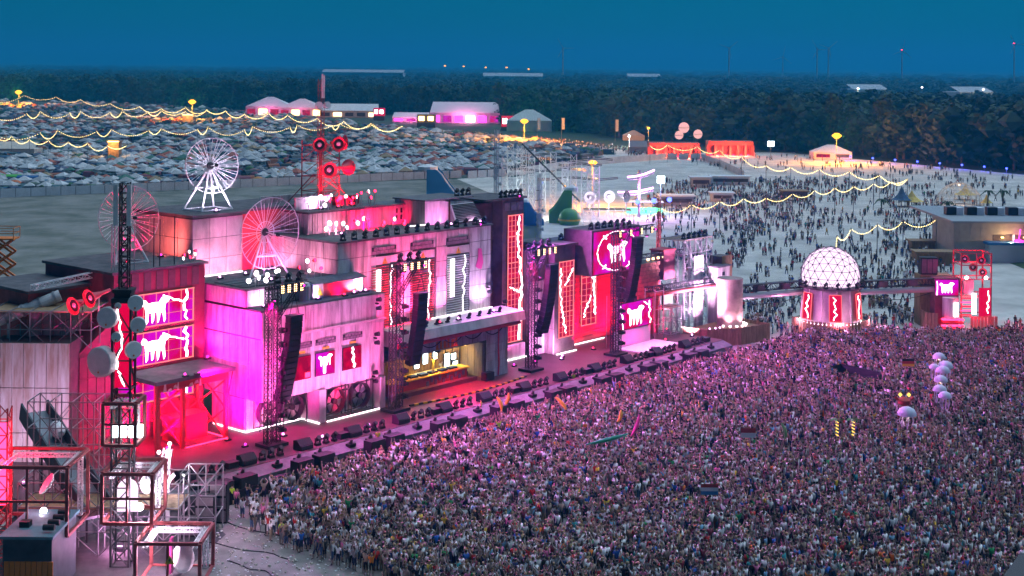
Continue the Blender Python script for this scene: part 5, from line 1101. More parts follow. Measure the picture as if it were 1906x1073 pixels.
# ================================================================== scatter helper (stuff only)
def scatter(name, label, cat, pts, rots, scls, idx, sources, attrs=None, kind='stuff'):
    """one object of kind stuff: source meshes set on points"""
    me = bpy.data.meshes.new(name); me.from_pydata([tuple(map(float, p)) for p in pts], [], [])
    n = len(pts)
    a = me.attributes.new('rot','FLOAT','POINT'); a.data.foreach_set('value', np.asarray(rots, dtype=np.float32))
    a = me.attributes.new('scl','FLOAT_VECTOR','POINT'); a.data.foreach_set('vector', np.asarray(scls, dtype=np.float32).ravel())
    a = me.attributes.new('idx','INT','POINT'); a.data.foreach_set('value', np.asarray(idx, dtype=np.int32))
    for k_, arr in (attrs or {}).items():
        a = me.attributes.new(k_,'FLOAT_COLOR','POINT'); c4 = np.ones((n,4), dtype=np.float32); c4[:,:3] = arr; a.data.foreach_set('color', c4.ravel())
    o = bpy.data.objects.new(name, me); COL.objects.link(o); o['label'] = label; o['category'] = cat; o['kind'] = kind
    c = bpy.data.collections.new(name+'_sources')
    for i, sm in enumerate(sources):
        so = bpy.data.objects.new('%s_source_%02d' % (name, i), sm); c.objects.link(so)
    g = bpy.data.node_groups.new(name,'GeometryNodeTree')
    g.interface.new_socket('Geometry', in_out='INPUT', socket_type='NodeSocketGeometry'); g.interface.new_socket('Geometry', in_out='OUTPUT', socket_type='NodeSocketGeometry')
    N = g.nodes; gi = N.new('NodeGroupInput'); go = N.new('NodeGroupOutput'); ip = N.new('GeometryNodeInstanceOnPoints'); ci = N.new('GeometryNodeCollectionInfo')
    ci.inputs['Collection'].default_value = c; ci.inputs['Separate Children'].default_value = True; ci.inputs['Reset Children'].default_value = True
    def na(nm, ty): q = N.new('GeometryNodeInputNamedAttribute'); q.data_type = ty; q.inputs['Name'].default_value = nm; return q
    r = na('rot','FLOAT'); cx = N.new('ShaderNodeCombineXYZ'); sc = na('scl','FLOAT_VECTOR'); ix = na('idx','INT')
    L = g.links.new
    L(gi.outputs[0], ip.inputs['Points']); L(ci.outputs[0], ip.inputs['Instance']); ip.inputs['Pick Instance'].default_value = True
    L(ix.outputs[0], ip.inputs['Instance Index']); L(r.outputs[0], cx.inputs[2]); L(cx.outputs[0], ip.inputs['Rotation']); L(sc.outputs[0], ip.inputs['Scale']); L(ip.outputs[0], go.inputs[0])
    m = o.modifiers.new('scatter','NODES'); m.node_group = g
    return o
def in_poly(x, y, poly):
    c = False; n = len(poly); j = n-1
    for i in range(n):
        xi, yi = poly[i][0], poly[i][1]; xj, yj = poly[j][0], poly[j][1]
        if (yi > y) != (yj > y) and x < (xj-xi)*(y-yi)/(yj-yi)+xi: c = not c
        j = i
    return c
def pxof(X, Y, Z=0.0):
    x = X*FPX/Y; y = (CAM_H-Z)*FPX/Y
    return (CX + x*math.cos(ROLL) - y*math.sin(ROLL), YH + y*math.cos(ROLL) + x*math.sin(ROLL))
# ================================================================== camp
T = thing('camp_fence','long pale panel fence along the camping field','fence',(at(0,368).x,at(0,368).y,0),'W')
fp = [at(-60,373),at(0,369),at(400,352),at(790,334),at(860,332)]
fm = MB().box(-1.95,1.95,-0.05,0.05,0.1,2.5).mesh('fence_panel','fence_white'); pm = MB().box(-0.08,0.08,-0.08,0.08,0,2.6).mesh('fence_post','pole')
for a, b_ in zip(fp[:-1], fp[1:]):
    d = b_-a; n = max(1, round(d.length/4.1)); an = math.atan2(d.y,d.x)
    for i in range(n):
        q = a+d*((i+0.5)/n); inst('fence_panel',fm,T,(q.x,q.y,0),(0,0,an)); q = a+d*(i/n); inst('fence_post',pm,T,(q.x,q.y,0),(0,0,an))
T = thing('bank_fence','curved white fence running down the bank right of the coaster','fence',(at(1240,300).x,at(1240,300).y,0),'W')
fp = [at(870,333),at(960,327),at(1060,312),at(1160,303),at(1240,297),at(1305,298),at(1345,312),at(1385,332)]
for a, b_ in zip(fp[:-1], fp[1:]):
    d = b_-a; n = max(1, round(d.length/4.1)); an = math.atan2(d.y,d.x)
    for i in range(n): q = a+d*((i+0.5)/n); inst('fence_panel',fm,T,(q.x,q.y,0),(0,0,an))
def gazebo_mesh(w=3.4, e=2.1, h=3.1, m='canvas'):
    b = MB(); r = w/2; b.add([(-r,-r,e),(r,-r,e),(r,r,e),(-r,r,e),(0,0,h),(-r,-r,e-0.3),(r,-r,e-0.3),(r,r,e-0.3),(-r,r,e-0.3)],[(0,1,4),(1,2,4),(2,3,4),(3,0,4),(5,6,1,0),(6,7,2,1),(7,8,3,2),(8,5,0,3)])
    b.mat(1)
    for x in (-r+0.05, r-0.05):
        for y in (-r+0.05, r-0.05): b.tube((x,y,0),(x,y,e),0.05,3)
    return b.mesh('gazebo', ['tent_cloth','white_steel'])
def dome_mesh(kind=0):
    b = MB(); n = 10
    if kind == 0: b.lathe([(1.3,0),(1.25,0.5),(0.95,1.0),(0.5,1.3),(0.02,1.4)],(0,0,0),(0,0,1),n)
    else: b.poly([(-1.6,-1.2,0),(-1.6,1.2,0),(-1.6,0.5,1.3),(-1.6,0,1.55),(-1.6,-0.5,1.3)],(3.2,0,0))
    return b.mesh('tent','tent_cloth')
GZ = gazebo_mesh(); GZ2 = gazebo_mesh(4.6,2.2,3.5); DT = dome_mesh(0); DT2 = dome_mesh(1)
camp_poly = [at(-80,366),at(0,362),at(790,329),at(940,322),at(1150,285),at(1000,266),at(760,243),at(450,208),at(100,188),at(-60,188)]
cand = []
while len(cand) < 2300:
    u = RNG.random(); D = 1/(1/395+(1/1270-1/395)*u**0.8); x = (RNG.random()*1.05-0.53)*D*1906/FPX
    if not in_poly(x, D, camp_poly): continue
    if math.sin(x*0.055+0.4*math.sin(D*0.02)) > 0.88 or math.sin(D*0.035+0.01*x) > 0.95: continue
    cand.append((x, D))
cand.sort(key=lambda p: p[1]); vis = [p for p in cand if not (980 < pxof(*p)[0])]
near = []; rest = []
for p in cand:
    if len(near) < 230 and 0 < pxof(*p)[0] < 1000 and all((p[0]-q[0])**2+(p[1]-q[1])**2 > 14 for q in near[-60:]): near.append(p)
    else: rest.append(p)
def row_word(x, y):
    px_, py_ = pxof(x, y)
    return ('left' if px_ < 250 else 'middle left' if px_ < 480 else 'middle' if px_ < 720 else 'right'), ('beside the pale fence' if py_ > 335 else 'a few rows behind the fence' if py_ > 310 else 'deeper in the camp')
for i, (x, y) in enumerate(near):
    big = RNG.random() < 0.25; w1, w2 = row_word(x, y)
    o = bpy.data.objects.new('gazebo', GZ2 if big else GZ); COL.objects.link(o); o.location = (x,y,0.01); o.rotation_euler = (0,0,RNG.random()*1.6); s = 0.8+0.25*RNG.random(); o.scale = (s,s,s)
    tone = 0.36+0.25*RNG.random(); o['cloth'] = [tone*0.97,tone*0.99,tone]; o['category'] = 'gazebo'; o['group'] = 'white gazebos in the camp'
    o['label'] = ('wide ' if big else 'small ')+'white pavilion tent '+w2+', '+w1+' part of the camp'
n = len(rest); ar = np.array(rest); tone = 0.28+0.25*RNG.random((n,1)); col = np.hstack([tone*0.96,tone*0.99,tone])
dk = RNG.random(n) < 0.30; col[dk] = (np.array([[0.08,0.10,0.16],[0.35,0.10,0.06],[0.06,0.16,0.12],[0.30,0.22,0.12]])[RNG.integers(0,4,n)])[dk]
sc = (0.75+0.3*RNG.random((n,1)))*np.ones((1,3))
scatter('tent_field','sea of white pavilion tents filling the camping field','tents',np.column_stack([ar,np.full(n,0.01)]),RNG.random(n)*1.6,sc,RNG.integers(0,2,n),[GZ,GZ2],{'cloth':col})
pts = []
while len(pts) < 5200:
    u = RNG.random(); D = 1/(1/392+(1/1150-1/392)*u); x = (RNG.random()*1.05-0.53)*D*1906/FPX
    if in_poly(x, D, camp_poly): pts.append((x,D,0.01))
n = len(pts); pal = np.array([[0.05,0.07,0.12],[0.07,0.13,0.14],[0.04,0.06,0.06],[0.12,0.13,0.13],[0.30,0.10,0.05],[0.20,0.06,0.09],[0.06,0.14,0.05],[0.22,0.23,0.24],[0.03,0.09,0.17]])
scatter('small_tent_field','many small dark dome tents between the white pavilions','tents',pts,RNG.random(n)*6,(0.9+0.6*RNG.random((n,1)))*np.ones((1,3)),RNG.integers(0,2,n),[DT,DT2],{'cloth':pal[RNG.integers(0,9,n)]})
for i,(px_,py_,c_,l) in enumerate(((20,343,(0.10,0.45,0.06),'bright green dome tent at the left edge of the camp'),(28,352,(0.55,0.14,0.04),'orange dome tent at the left edge of the camp'),(52,345,(0.03,0.12,0.30),'large blue dome tent near the pale fence'),(82,350,(0.04,0.14,0.22),'teal blue peaked tent near the pale fence'),(236,325,(0.50,0.20,0.10),'salmon orange tent in the middle of the camp'),(480,345,(0.50,0.22,0.05),'orange tent behind the white radial dish'))):
    c = at(px_,py_); o = bpy.data.objects.new('camping_tent', DT if i%2 else DT2); COL.objects.link(o); o.location = (c.x,c.y,0.01); o.scale = (2.0,2.0,1.9); o['cloth'] = list(c_); o['label'] = l; o['category'] = 'tent'
# wooden lookout towers in the camp
for px_, py_, D, l in ((214,262,520,'brown timber lookout tower standing in the camp'),(352,213,840,'far timber lookout tower under the sodium lamp')):
    x = wp(px_,py_,D).x; z = wp(px_,py_,D).z; T = thing('lookout_tower',l,'tower',(x,D,0),'W'); w = 2.0 if D < 600 else 3.2
    MB().box(x-w,x+w,D-w,D+w,0,z-0.5).build('core','wood',T)
    for i in range(6): MB().box(x-w+i*w/3+0.05,x-w+(i+1)*w/3-0.05,D-w-0.12,D-w-0.02,0.2,z-0.6).build('board','wood',T)
    MB().box(x-w-0.4,x+w+0.4,D-w-0.4,D+w+0.4,z-0.5,z).build('platform','wood',T); MB().box(x-w,x+w,D-w-0.5,D-w-0.42,z-0.4,z-0.1).build('lamp_strip','glow_warm',T); light('POINT',(x,D-w-3,z-1),T,(1.0,0.5,0.15),1500,None,0.3)
T = thing('marquee','pale low marquee roof at the left edge of the camp','marquee',(at(30,290).x,at(30,290).y,0),'W'); c = at(20,292); MB().poly([(c.x-14,c.y,3),(c.x+9,c.y,3),(c.x+9,c.y+5,5.5),(c.x-14,c.y+5,5.5)],(0,0,0.1)).build('roof_slope','canvas_cream',T); MB().box(c.x-14,c.x+9,c.y+0.1,c.y+10,0,2.95).build('wall','canvas_cream',T)
# ---- festoon strings
def festoon(lab, px_pts, h, per=9, r=0.12, sag=1.4, br=None):
    P = [at(a,b_,h) for a,b_ in px_pts]; T = thing('festoon_string',lab,'string lights',(P[0].x,P[0].y,0),'W'); cb = MB(); bl = MB()
    for p in P: MB().tube((p.x,p.y,0),(p.x,p.y,h+0.2),0.09 if h < 9 else 0.12,5).build('pole','pole',T)
    for a, b_ in zip(P[:-1],P[1:]):
        L = (b_-a).length; n = max(6, int(L/(L/per if per else 1))); sg = min(sag, L*0.12+0.35); pr = None
        for i in range(n+1):
            f = i/n; q = a+(b_-a)*f-Vector((0,0,sg*4*f*(1-f))); rr = br or r
            bl.add([q+Vector(v)*rr for v in ((1,0,0),(-1,0,0),(0,1,0),(0,-1,0),(0,0,1),(0,0,-1))],[(0,2,4),(2,1,4),(1,3,4),(3,0,4),(2,0,5),(1,2,5),(3,1,5),(0,3,5)])
            if pr is not None: cb.tube(pr,q,rr*0.35,3)
            pr = q
    cb.build('cable','glow_warm' if False else 'black',T); bl.build('bulbs','glow_festoon',T,kind='stuff')
festoon('far warm festoon string along the back of the camp',[(-20,188),(45,178),(105,181),(150,186),(205,193),(260,199),(300,203),(345,200),(385,206),(420,207),(455,213),(500,211),(535,215),(590,221),(640,227),(690,231),(748,236)],8,18,0.22,3.0)
festoon('second warm festoon string across the rear of the camp',[(-20,215),(50,212),(75,208),(130,211),(150,208),(205,210),(228,207),(275,209),(300,207),(345,208),(385,205)],8,18,0.20,3.2)
festoon('third warm festoon string across the middle of the camp',[(-20,247),(75,248),(107,243),(180,245),(207,241),(277,243),(300,240),(368,241),(387,237),(455,242),(470,236),(540,237),(553,233),(618,234),(632,231),(695,232),(745,236)],8,20,0.145,3.0)
festoon('near warm festoon string left of the brown lookout tower',[(-10,250),(22,254),(55,260),(90,262),(127,265),(163,267),(200,272),(235,272)],8,16,0.14,2.2)
festoon('upper yellow festoon string across the sand field',[(1210,272),(1242,270),(1298,274),(1340,280),(1380,292),(1426,309),(1472,312),(1525,316),(1581,320),(1637,327),(1689,334)],7,20,0.125,1.7)
festoon('long lower yellow festoon string across the sand field',[(1180,402),(1230,388),(1287,381),(1340,375),(1384,370),(1426,369),(1475,361),(1516,355),(1554,350),(1589,347),(1626,342),(1658,338),(1689,334)],7,20,0.095,1.3)
festoon('short yellow festoon string behind the dome tower',[(1553,463),(1558,440),(1584,426),(1633,418),(1681,412),(1743,409)],7,20,0.085,1.4)
# ---- lamp masts
def lamp_mast(lab, px_, py_, D, e, m='glow_sodium', r=0.5, col=(1.0,0.32,0.02)):
    p = wp(px_,py_,D); T = thing('lamp_mast',lab,'lamp',(p.x,p.y,0),'W')
    MB().tube((p.x,p.y,0),(p.x,p.y,p.z+0.4),0.12,6,0.08).build('pole','pole',T); MB().box(p.x-0.6,p.x+0.6,p.y-0.15,p.y+0.15,p.z+0.35,p.z+0.5).build('cross_arm','pole',T)
    r *= 1.35; MB().lathe([(r*0.4,-r*0.5),(r,0),(r*0.4,r*0.5)],(p.x,p.y-0.4,p.z),(0,0,1),10,True,True).build('lamp_bulb',m,T); light('POINT',(p.x,p.y-r*2-1.2,p.z),T,col,e*0.8,None,0.6)
lamp_mast('sodium lamp mast by the wood at far left',35,172,1120,170000,r=2.2)
lamp_mast('sodium lamp mast above the far lookout tower',358,190,860,110000,r=1.9)
lamp_mast('sodium lamp mast before the white event tent',976,226,660,100000,r=1.5)
lamp_mast('sodium lamp mast inside the coaster',1103,303,372,26000,r=0.95)
lamp_mast('sodium lamp mast over the white tent by the wood',1557,253,548,52000,r=1.5)
lamp_mast('small sodium lamp mast left of the pink balloons',1207,239,640,9000,r=0.6)
lamp_mast('twin small lamp mast behind the white event tent',972,200,900,9000,r=0.8)
lamp_mast('bright white flood mast left of the pink balloons',1171,254,640,9000,'glow_white',0.5,(0.95,0.95,1.0))
for i,(px_,py_) in enumerate(((828,123),(863,124),(904,126),(943,126),(984,129))): lamp_mast(['first','second','third','fourth','fifth'][i]+' warm road lamp from left on the distant road',px_,py_,2600,3000,'glow_sodium',1.6)
# ---- blue lamps at wood edge
for i in range(9):
    px_ = 1583+i*41.5; py_ = 299+i*3.3; c = at(px_,py_); T = thing('blue_lamp','small blue path lamp at the foot of the wood, '+['first','second','third','fourth','fifth','sixth','seventh','eighth','ninth'][i]+' from left','lamp',(c.x,c.y,0),'W','blue path lamps'); MB().tube((c.x,c.y,0),(c.x,c.y,1.4),0.08).build('post','pole',T); MB().lathe([(0.35,0),(0.4,0.3),(0.1,0.5)],(c.x,c.y,1.4),(0,0,1),8,True,True).build('lamp_head','glow_blue',T); light('POINT',(c.x-0.6,c.y-1.2,1.6),T,(0.05,0.08,1.0),500,None,0.2)
# ---- food court and big tents
def marquee(lab, px_, py_, wpx, h, m='canvas', ridge=0.62, front=None, n=1, e=0):
    c = at(px_,py_); w = wpx*c.y/FPX; T = thing('event_tent',lab,'marquee',(c.x,c.y,0),'W'); dp = min(w*0.5,30)
    MB().box(c.x-w/2,c.x+w/2,c.y,c.y+dp,0,h*0.5).build('side_wall',m,T)
    for i in range(n):
        x0 = c.x-w/2+w*i/n; x1 = c.x-w/2+w*(i+1)/n; xm = (x0+x1)/2
        if ridge > 0: MB().add([(x0,c.y-0.3,h*0.5),(x1,c.y-0.3,h*0.5),(x1,c.y+dp,h*0.5),(x0,c.y+dp,h*0.5),(xm-w/n*ridge*0.1,c.y+dp/2,h),(xm+w/n*ridge*0.1,c.y+dp/2,h)],[(0,1,5,4),(1,2,5),(2,3,4,5),(3,0,4)]).build('roof',m,T)
        else: MB().poly([(x0,c.y-0.3,h*0.5),(x1,c.y-0.3,h*0.5),(x1-w*0.03,c.y+dp*0.5,h),(x0+w*0.03,c.y+dp*0.5,h)],(0,0,0.1)).build('roof',m,T)
    if front:
        k_ = max(2,int(w/7))
        for i in range(k_): MB().box(c.x-w/2+w*(i+0.15)/k_,c.x-w/2+w*(i+0.85)/k_,c.y-0.25,c.y-0.1,0.8,h*0.36).build('lit_front',front[i%len(front)],T)
    if e: light('POINT',(c.x,c.y-9,h*0.5),T,(1.0,0.15,0.45),e*0.35,None,0.5)
    return T
marquee('white peaked food tent left of the horn mast',500,216,86,13,ridge=0.7,front=['screen_deep','glow_warm','screen_deep'],e=9000)
marquee('second white peaked food tent behind the horn mast',560,217,80,12,ridge=0.7,front=['screen_deep','glow_warm'],e=6000)
marquee('long low grey food tent right of the horn mast',650,219,110,9,ridge=0,front=['dark_wall','glow_amber','dark_wall'])
marquee('long white hall tent with pink stall fronts',865,230,130,13,ridge=0,front=['glow_mag','screen_mag','glow_mag','glow_cold'],e=26000)
marquee('white gabled event tent under the sodium lamp',985,245,84,12,ridge=0.9)
marquee('pink fronted stall row left of the white hall tent',765,228,70,6,ridge=0,front=['glow_mag','screen_mag'],e=12000)
marquee('white gabled tent below the yellow lamp at the wood edge',1550,297,72,5.8,ridge=0.95,front=['screen_deep','dark_wall','dark_wall'])
marquee('small pale tent right of the flag poles',1180,262,40,5,'canvas_cream')
marquee('grey gabled stall left of the red arcade',1188,285,34,5,'slide_grey',ridge=0)
for px_, py_, wpx, hpx, l in ((705,213,20,22,'red lit sign tower among the food tents'),(946,232,26,30,'red lit sign tower beside the white event tent'),(793,226,34,24,'dark timber sign tower with lamps among the food tents')):
    c = at(px_,py_+12); D = c.y; T = thing('sign_tower',l,'tower',(c.x,D,0),'W'); w = wpx*D/FPX; zt_ = wp(px_,py_-hpx/2,D).z; zb = wp(px_,py_+hpx*0.15,D).z; dark = 'timber' in l
    MB().box(c.x-w/2,c.x+w/2,D,D+w,0,zb).build('base','dark_wall',T); MB().box(c.x-w/2,c.x+w/2,D,D+w,zb,zt_).build('sign_box','wood' if dark else 'screen_red',T)
    for u in (-0.25,0.25): MB().box(c.x+u*w-w*0.15,c.x+u*w+w*0.15,D-0.3,D-0.1,zb+(zt_-zb)*0.3,zt_-(zt_-zb)*0.2).build('sign_face','glow_warm' if dark else 'glow_cold',T)
for px_, py_, l in ((1045,238,'left white banner flag by the dusty track'),(1145,242,'right white banner flag by the dusty track'),(1000,238,'short white banner flag by the event tent')):
    c = at(px_,py_+22); T = thing('banner_flag',l,'flag',(c.x,c.y,0),'W','banner flags'); MB().tube((c.x,c.y,0),(c.x,c.y,11),0.12).build('pole','pole',T); MB().box(c.x+0.15,c.x+1.6,c.y-0.03,c.y+0.03,5,10.8).build('banner','canvas',T)
# red arcade with balloons
for px0, px1, pyb, pyt, l in ((1208,1302,293,266,'left red lit arcade building under the pink balloons'),(1318,1402,290,263,'right red lit arcade building beside the wood')):
    a = at(px0,pyb); D = a.y; x0 = a.x; x1 = wp(px1,pyb,D).x; h = wp(px0,pyt,D).z; T = thing('red_arcade',l,'building',((x0+x1)/2,D,0),'W','red arcades')
    MB().box(x0,x1,D,D+8,h*0.72,h).build('frieze','brick_red',T); MB().box(x0,x1,D+3,D+8,0,h*0.71).build('rear_wall','brick_red',T); n = 6
    for i in range(n+1): x = x0+(x1-x0)*i/n; MB().box(x-0.45,x+0.45,D,D+2.9,0,h*0.715).build('pillar','brick_red',T)
    for i in range(0,n): x = x0+(x1-x0)*(i+0.5)/n; MB().box(x-0.5,x+0.5,D+2.4,D+2.7,0.1,0.4).build('uplight','glow_red',T)
    for f in (0.2,0.5,0.8): light('POINT',(x0+(x1-x0)*f,D-2.5,1.6),T,(1.0,0.10,0.05),3800,None,0.4)
for px_, py_, r, l in ((1273,238,10,'highest pale pink balloon over the arcade'),(1264,252,8,'left small pale pink balloon over the arcade'),(1299,250,8.5,'right pale pink balloon over the arcade')):
    p = wp(px_,py_,592); R = r*592/FPX; T = thing('giant_balloon',l,'balloon',(p.x,p.y,p.z-R),'W','pink balloons'); MB().lathe([(R*math.sin(PI*i/12)+0.001,-R*math.cos(PI*i/12)) for i in range(13)],p,(0,0,1),18).build('envelope','balloon_glow',T,smooth=True); MB().lathe([(R*1.01,-0.12),(R*1.01,0.12)],p,(0,0,1),18).build('seam_band','canvas_cream',T); MB().tube((p.x,p.y,p.z-R),(p.x,p.y,0.2),0.06).build('tether','pole',T)
c = wp(1435,268,560); T = thing('led_board','small bright cold LED board on a post near the wood','sign',(c.x,c.y,0),'W'); MB().box(c.x-1.3,c.x+1.3,c.y,c.y+0.3,c.z-1.0,c.z+1.0).build('board','glow_cold',T); MB().tube((c.x,c.y+0.5,0),(c.x,c.y+0.5,c.z),0.15).build('post','pole',T)
# star tents, open geodesic dome, palms
for px_, py_, wpx, hpx, m, l in ((1678,385,36,38,'canvas_blue','dark blue star tent on the sand'),(1697,385,40,30,'canvas_yellow','yellow star tent beside the dark blue one'),(1797,372,38,28,'canvas_yellow','yellow star tent inside the open geodesic dome'),(1836,386,22,24,'canvas_yellow','small yellow star tent right of the geodesic dome')):
    c = at(px_,py_); D = c.y; w = wpx*D/FPX; h = hpx*D/FPX; T = thing('star_tent',l,'tent',(c.x,D,0),'W','star tents'); pr = [(w*0.56,h*0.34),(w*0.40,h*0.42),(w*0.2,h*0.62),(w*0.08,h*0.85),(0.08,h)]
    MB().lathe(pr,(c.x,D,0),(0,0,1),8).build('canopy',m,T)
    for i in range(8): a = i*PI/4; MB().tube((c.x+w*0.55*math.cos(a),D+w*0.55*math.sin(a),0),(c.x+w*0.55*math.cos(a),D+w*0.55*math.sin(a),h*0.35),0.07).build('pole','pole',T)
    MB().tube((c.x,D,0),(c.x,D,h*0.99),0.1).build('king_pole','pole',T)
c = at(1785,384); T = thing('open_geodesic_dome','open geodesic pipe dome over a yellow star tent','dome',(c.x,c.y,0),'W')
bm = bmesh.new(); bmesh.ops.create_icosphere(bm, subdivisions=3, radius=6.3); bmesh.ops.delete(bm, geom=[v for v in bm.verts if v.co.z < -0.1], context='VERTS'); b = MB()
for e in bm.edges: b.tube(e.verts[0].co+Vector((c.x,c.y,0.1)),e.verts[1].co+Vector((c.x,c.y,0.1)),0.06,3)
bm.free(); b.build('strut_lattice','canvas_cream',T); MB().lathe([(6.4,0),(6.4,0.25),(6.2,0.25)],(c.x,c.y,0),(0,0,1),24).build('base_ring','canvas_cream',T)
light('POINT',(c.x,c.y,3.5),T,(1.0,0.6,0.35),400,None,0.3); MB().lathe([(0.2,0),(0.25,0.3)],(c.x,c.y,5.6),(0,0,1),8,True,True).build('ceiling_lamp','glow_amber',T)
def palm(lab, px_, py_, h):
    c = at(px_,py_); T = thing('palm_tree',lab,'palm tree',(c.x,c.y,0),'W','palm trees on the sand'); MB().tube((c.x,c.y,0),(c.x+0.2,c.y,h),0.22,7,0.14).build('trunk','bark',T)
    for i in range(12):
        a = i*PI/6+0.2*random.random(); el = 0.5 if i%2 else 0.15; pts = []
        for j in range(6): f = j/5; rr = 2.4*f; pts.append(Vector((c.x+0.2+rr*math.cos(a),c.y+rr*math.sin(a),h+rr*el-1.1*f*f*1.6)))
        b = MB(); sd = Vector((-math.sin(a),math.cos(a),0))
        for j in range(5): w0, w1 = 0.35*(1-abs(j/5-0.35)), 0.35*(1-abs((j+1)/5-0.35)); b.add([pts[j]-sd*w0,pts[j]+sd*w0,pts[j+1]+sd*w1-Vector((0,0,0.05)),pts[j+1]-sd*w1],[(0,1,2,3)])
        b.build('frond','leaf_mid',T)
palm('palm tree left of the dark blue star tent',1640,398,3.6); palm('small palm tree in front of the yellow star tent',1702,399,2.2); palm('palm tree at the left foot of the geodesic dome',1762,398,3.0); palm('tall palm tree right of the geodesic dome',1838,388,4.6); palm('second tall palm tree right of the geodesic dome',1866,388,4.6)
# ---- slide, coaster, rides
def slide(lab, pxt, pyt, pxb, pyb, D, w, m):
    a = wp(pxt,pyt,D); b_ = wp(pxb,pyb,D); b_.z = max(b_.z,0.3); T = thing('inflatable_slide',lab,'slide',((a.x+b_.x)/2,D,0),'W')
    pts = []
    for i in range(9): f = i/8; pts.append(Vector((a.x+(b_.x-a.x)*f,D,a.z if f < 0.3 else b_.z+(a.z-b_.z)*((1-f)/0.7)**1.4)))
    for j, (y0,y1,mm) in enumerate(((-w/2,-w/2+0.5,m),(-w/2+0.5,w/2-0.5,'slide_grey' if m=='slide_blue' else m),(w/2-0.5,w/2,m))):
        b = MB(); up = 0.6 if j != 1 else 0.0
        for p, q in zip(pts[:-1],pts[1:]): b.add([(p.x,D+y0,p.z+up),(q.x,D+y0,q.z+up),(q.x,D+y1,q.z+up),(p.x,D+y1,p.z+up),(p.x,D+y0,0),(q.x,D+y0,0),(q.x,D+y1,0),(p.x,D+y1,0)],[(0,1,2,3),(4,5,1,0),(6,7,3,2)])
        b.build('side_tube' if j != 1 else 'slide_bed',mm,T)
    MB().lathe([(w*0.3,0),(w*0.3,0.9),(0.1,1.6)],(a.x,D,a.z+0.2),(0,0,1),10,True,True).build('top_cap','canvas',T)
slide('tall blue inflatable slide behind the stage roofs',796,318,866,376,372,9,'slide_blue'); slide('blue inflatable slide left of the coaster foot',972,380,1012,424,330,5,'slide_blue'); slide('green inflatable slide before the coaster',1064,358,1022,398,335,5,'green_toy')
c = wp(1060,398,330); T = thing('green_bouncer','round green inflatable bouncer at the coaster foot','bouncer',(c.x,330,0),'W'); MB().lathe([(2.2,0),(2.6,1.2),(2.3,2.6),(1.3,3.6),(0.1,3.9)],(c.x,330,0),(0,0,1),14).build('shell','green_toy',T,smooth=True); MB().lathe([(2.7,1.0),(2.7,1.4)],(c.x,330,0),(0,0,1),14).build('band','banana',T)
T = thing('roller_coaster','white pipe roller coaster with dark lift hill behind the stage','roller coaster',(15,352,0),'W')
def cpt(px_,py_,D): return wp(px_,py_,D)
for px_, D, top in ((950,350,270),(968,350,270),(990,354,278),(1010,350,290),(1030,358,285),(1052,352,300),(1068,360,288),(1088,352,305),(1100,360,292),(975,362,275),(1110,350,310),(940,356,278)):
    p = cpt(px_,top,D); MB().truss((p.x,D,0),(p.x,D,p.z),1.5,2.2,0.11,up=(1,0,0),rd=0.07).build('support_tower','white_steel',T)
a, b_ = cpt(972,268,348), cpt(1078,374,344); d = b_-a
for dy in (-0.7,0.7): MB().tube(a+Vector((0,dy,0)),b_+Vector((0,dy,0)),0.22).build('lift_rail','black_steel',T)
for i in range(26): q = a+d*(i/25); MB().box(q.x-0.1,q.x+0.1,q.y-1.0,q.y+1.0,q.z-0.35,q.z-0.15).build('sleeper','black_steel',T)
for zpx, x0, x1, D0 in ((276,985,1045,365),(290,960,1110,370),(299,1000,1140,362),(308,1040,1120,356),(318,950,1090,372),(334,1000,1150,358)):
    l = [wp(x0+(x1-x0)*i/10,zpx+2.0*math.sin(i*0.9+zpx),D0+6*math.sin(i*0.6)) for i in range(11)]
    for dz_ in (0,0.35): MB().path([p+Vector((0,0,dz_)) for p in l],0.13).build('track','black_steel',T)
for q_ in ((960,342),(1040,342)):
    p = wp(q_[0],385,q_[1]); MB().lathe([(0.25,0),(0.3,0.3)],p,(0,0,1),8,True,True).build('flood_lens','glow_white',T); light('POINT',p+Vector((0,-2,1.5)),T,(0.85,1.0,0.95),1600,None,0.4)
T = thing('light_ride','swing ride with two glowing pink light arms','ride',(wp(1190,340,345).x,345,0),'W')
for (x0,y0,x1,y1) in ((1168,330,1218,317),(1150,358,1216,350)):
    pts = [wp(x0+(x1-x0)*i/6,y0+(y1-y0)*i/6+3*math.sin(PI*i/6),345) for i in range(7)]; MB().path(pts,0.2,6).build('light_arm','glow_violet',T); MB().path([p-Vector((0,-0.1,0.7)) for p in pts],0.12,6).build('arm_beam','pole',T)
c = wp(1190,372,345); MB().tube((c.x,345.6,0),(c.x,345.6,wp(1190,318,345).z),0.35,8).build('centre_column','pole',T); light('POINT',(c.x,343,6),T,(0.85,0.3,1.0),4500,None,0.5)
c = wp(1230,335,352); T = thing('ride_screen','bright cold screen beside the swing ride','screen',(c.x,c.y,0),'W'); MB().box(c.x-0.9,c.x+1.0,c.y,c.y+0.3,c.z-0.8,c.z+0.9).build('panel','glow_cold',T); MB().tube((c.x,c.y+0.5,0),(c.x,c.y+0.5,c.z),0.15).build('post','pole',T); light('POINT',(c.x,c.y-1.5,c.z),T,(0.4,0.6,1.0),2500,None,0.4)
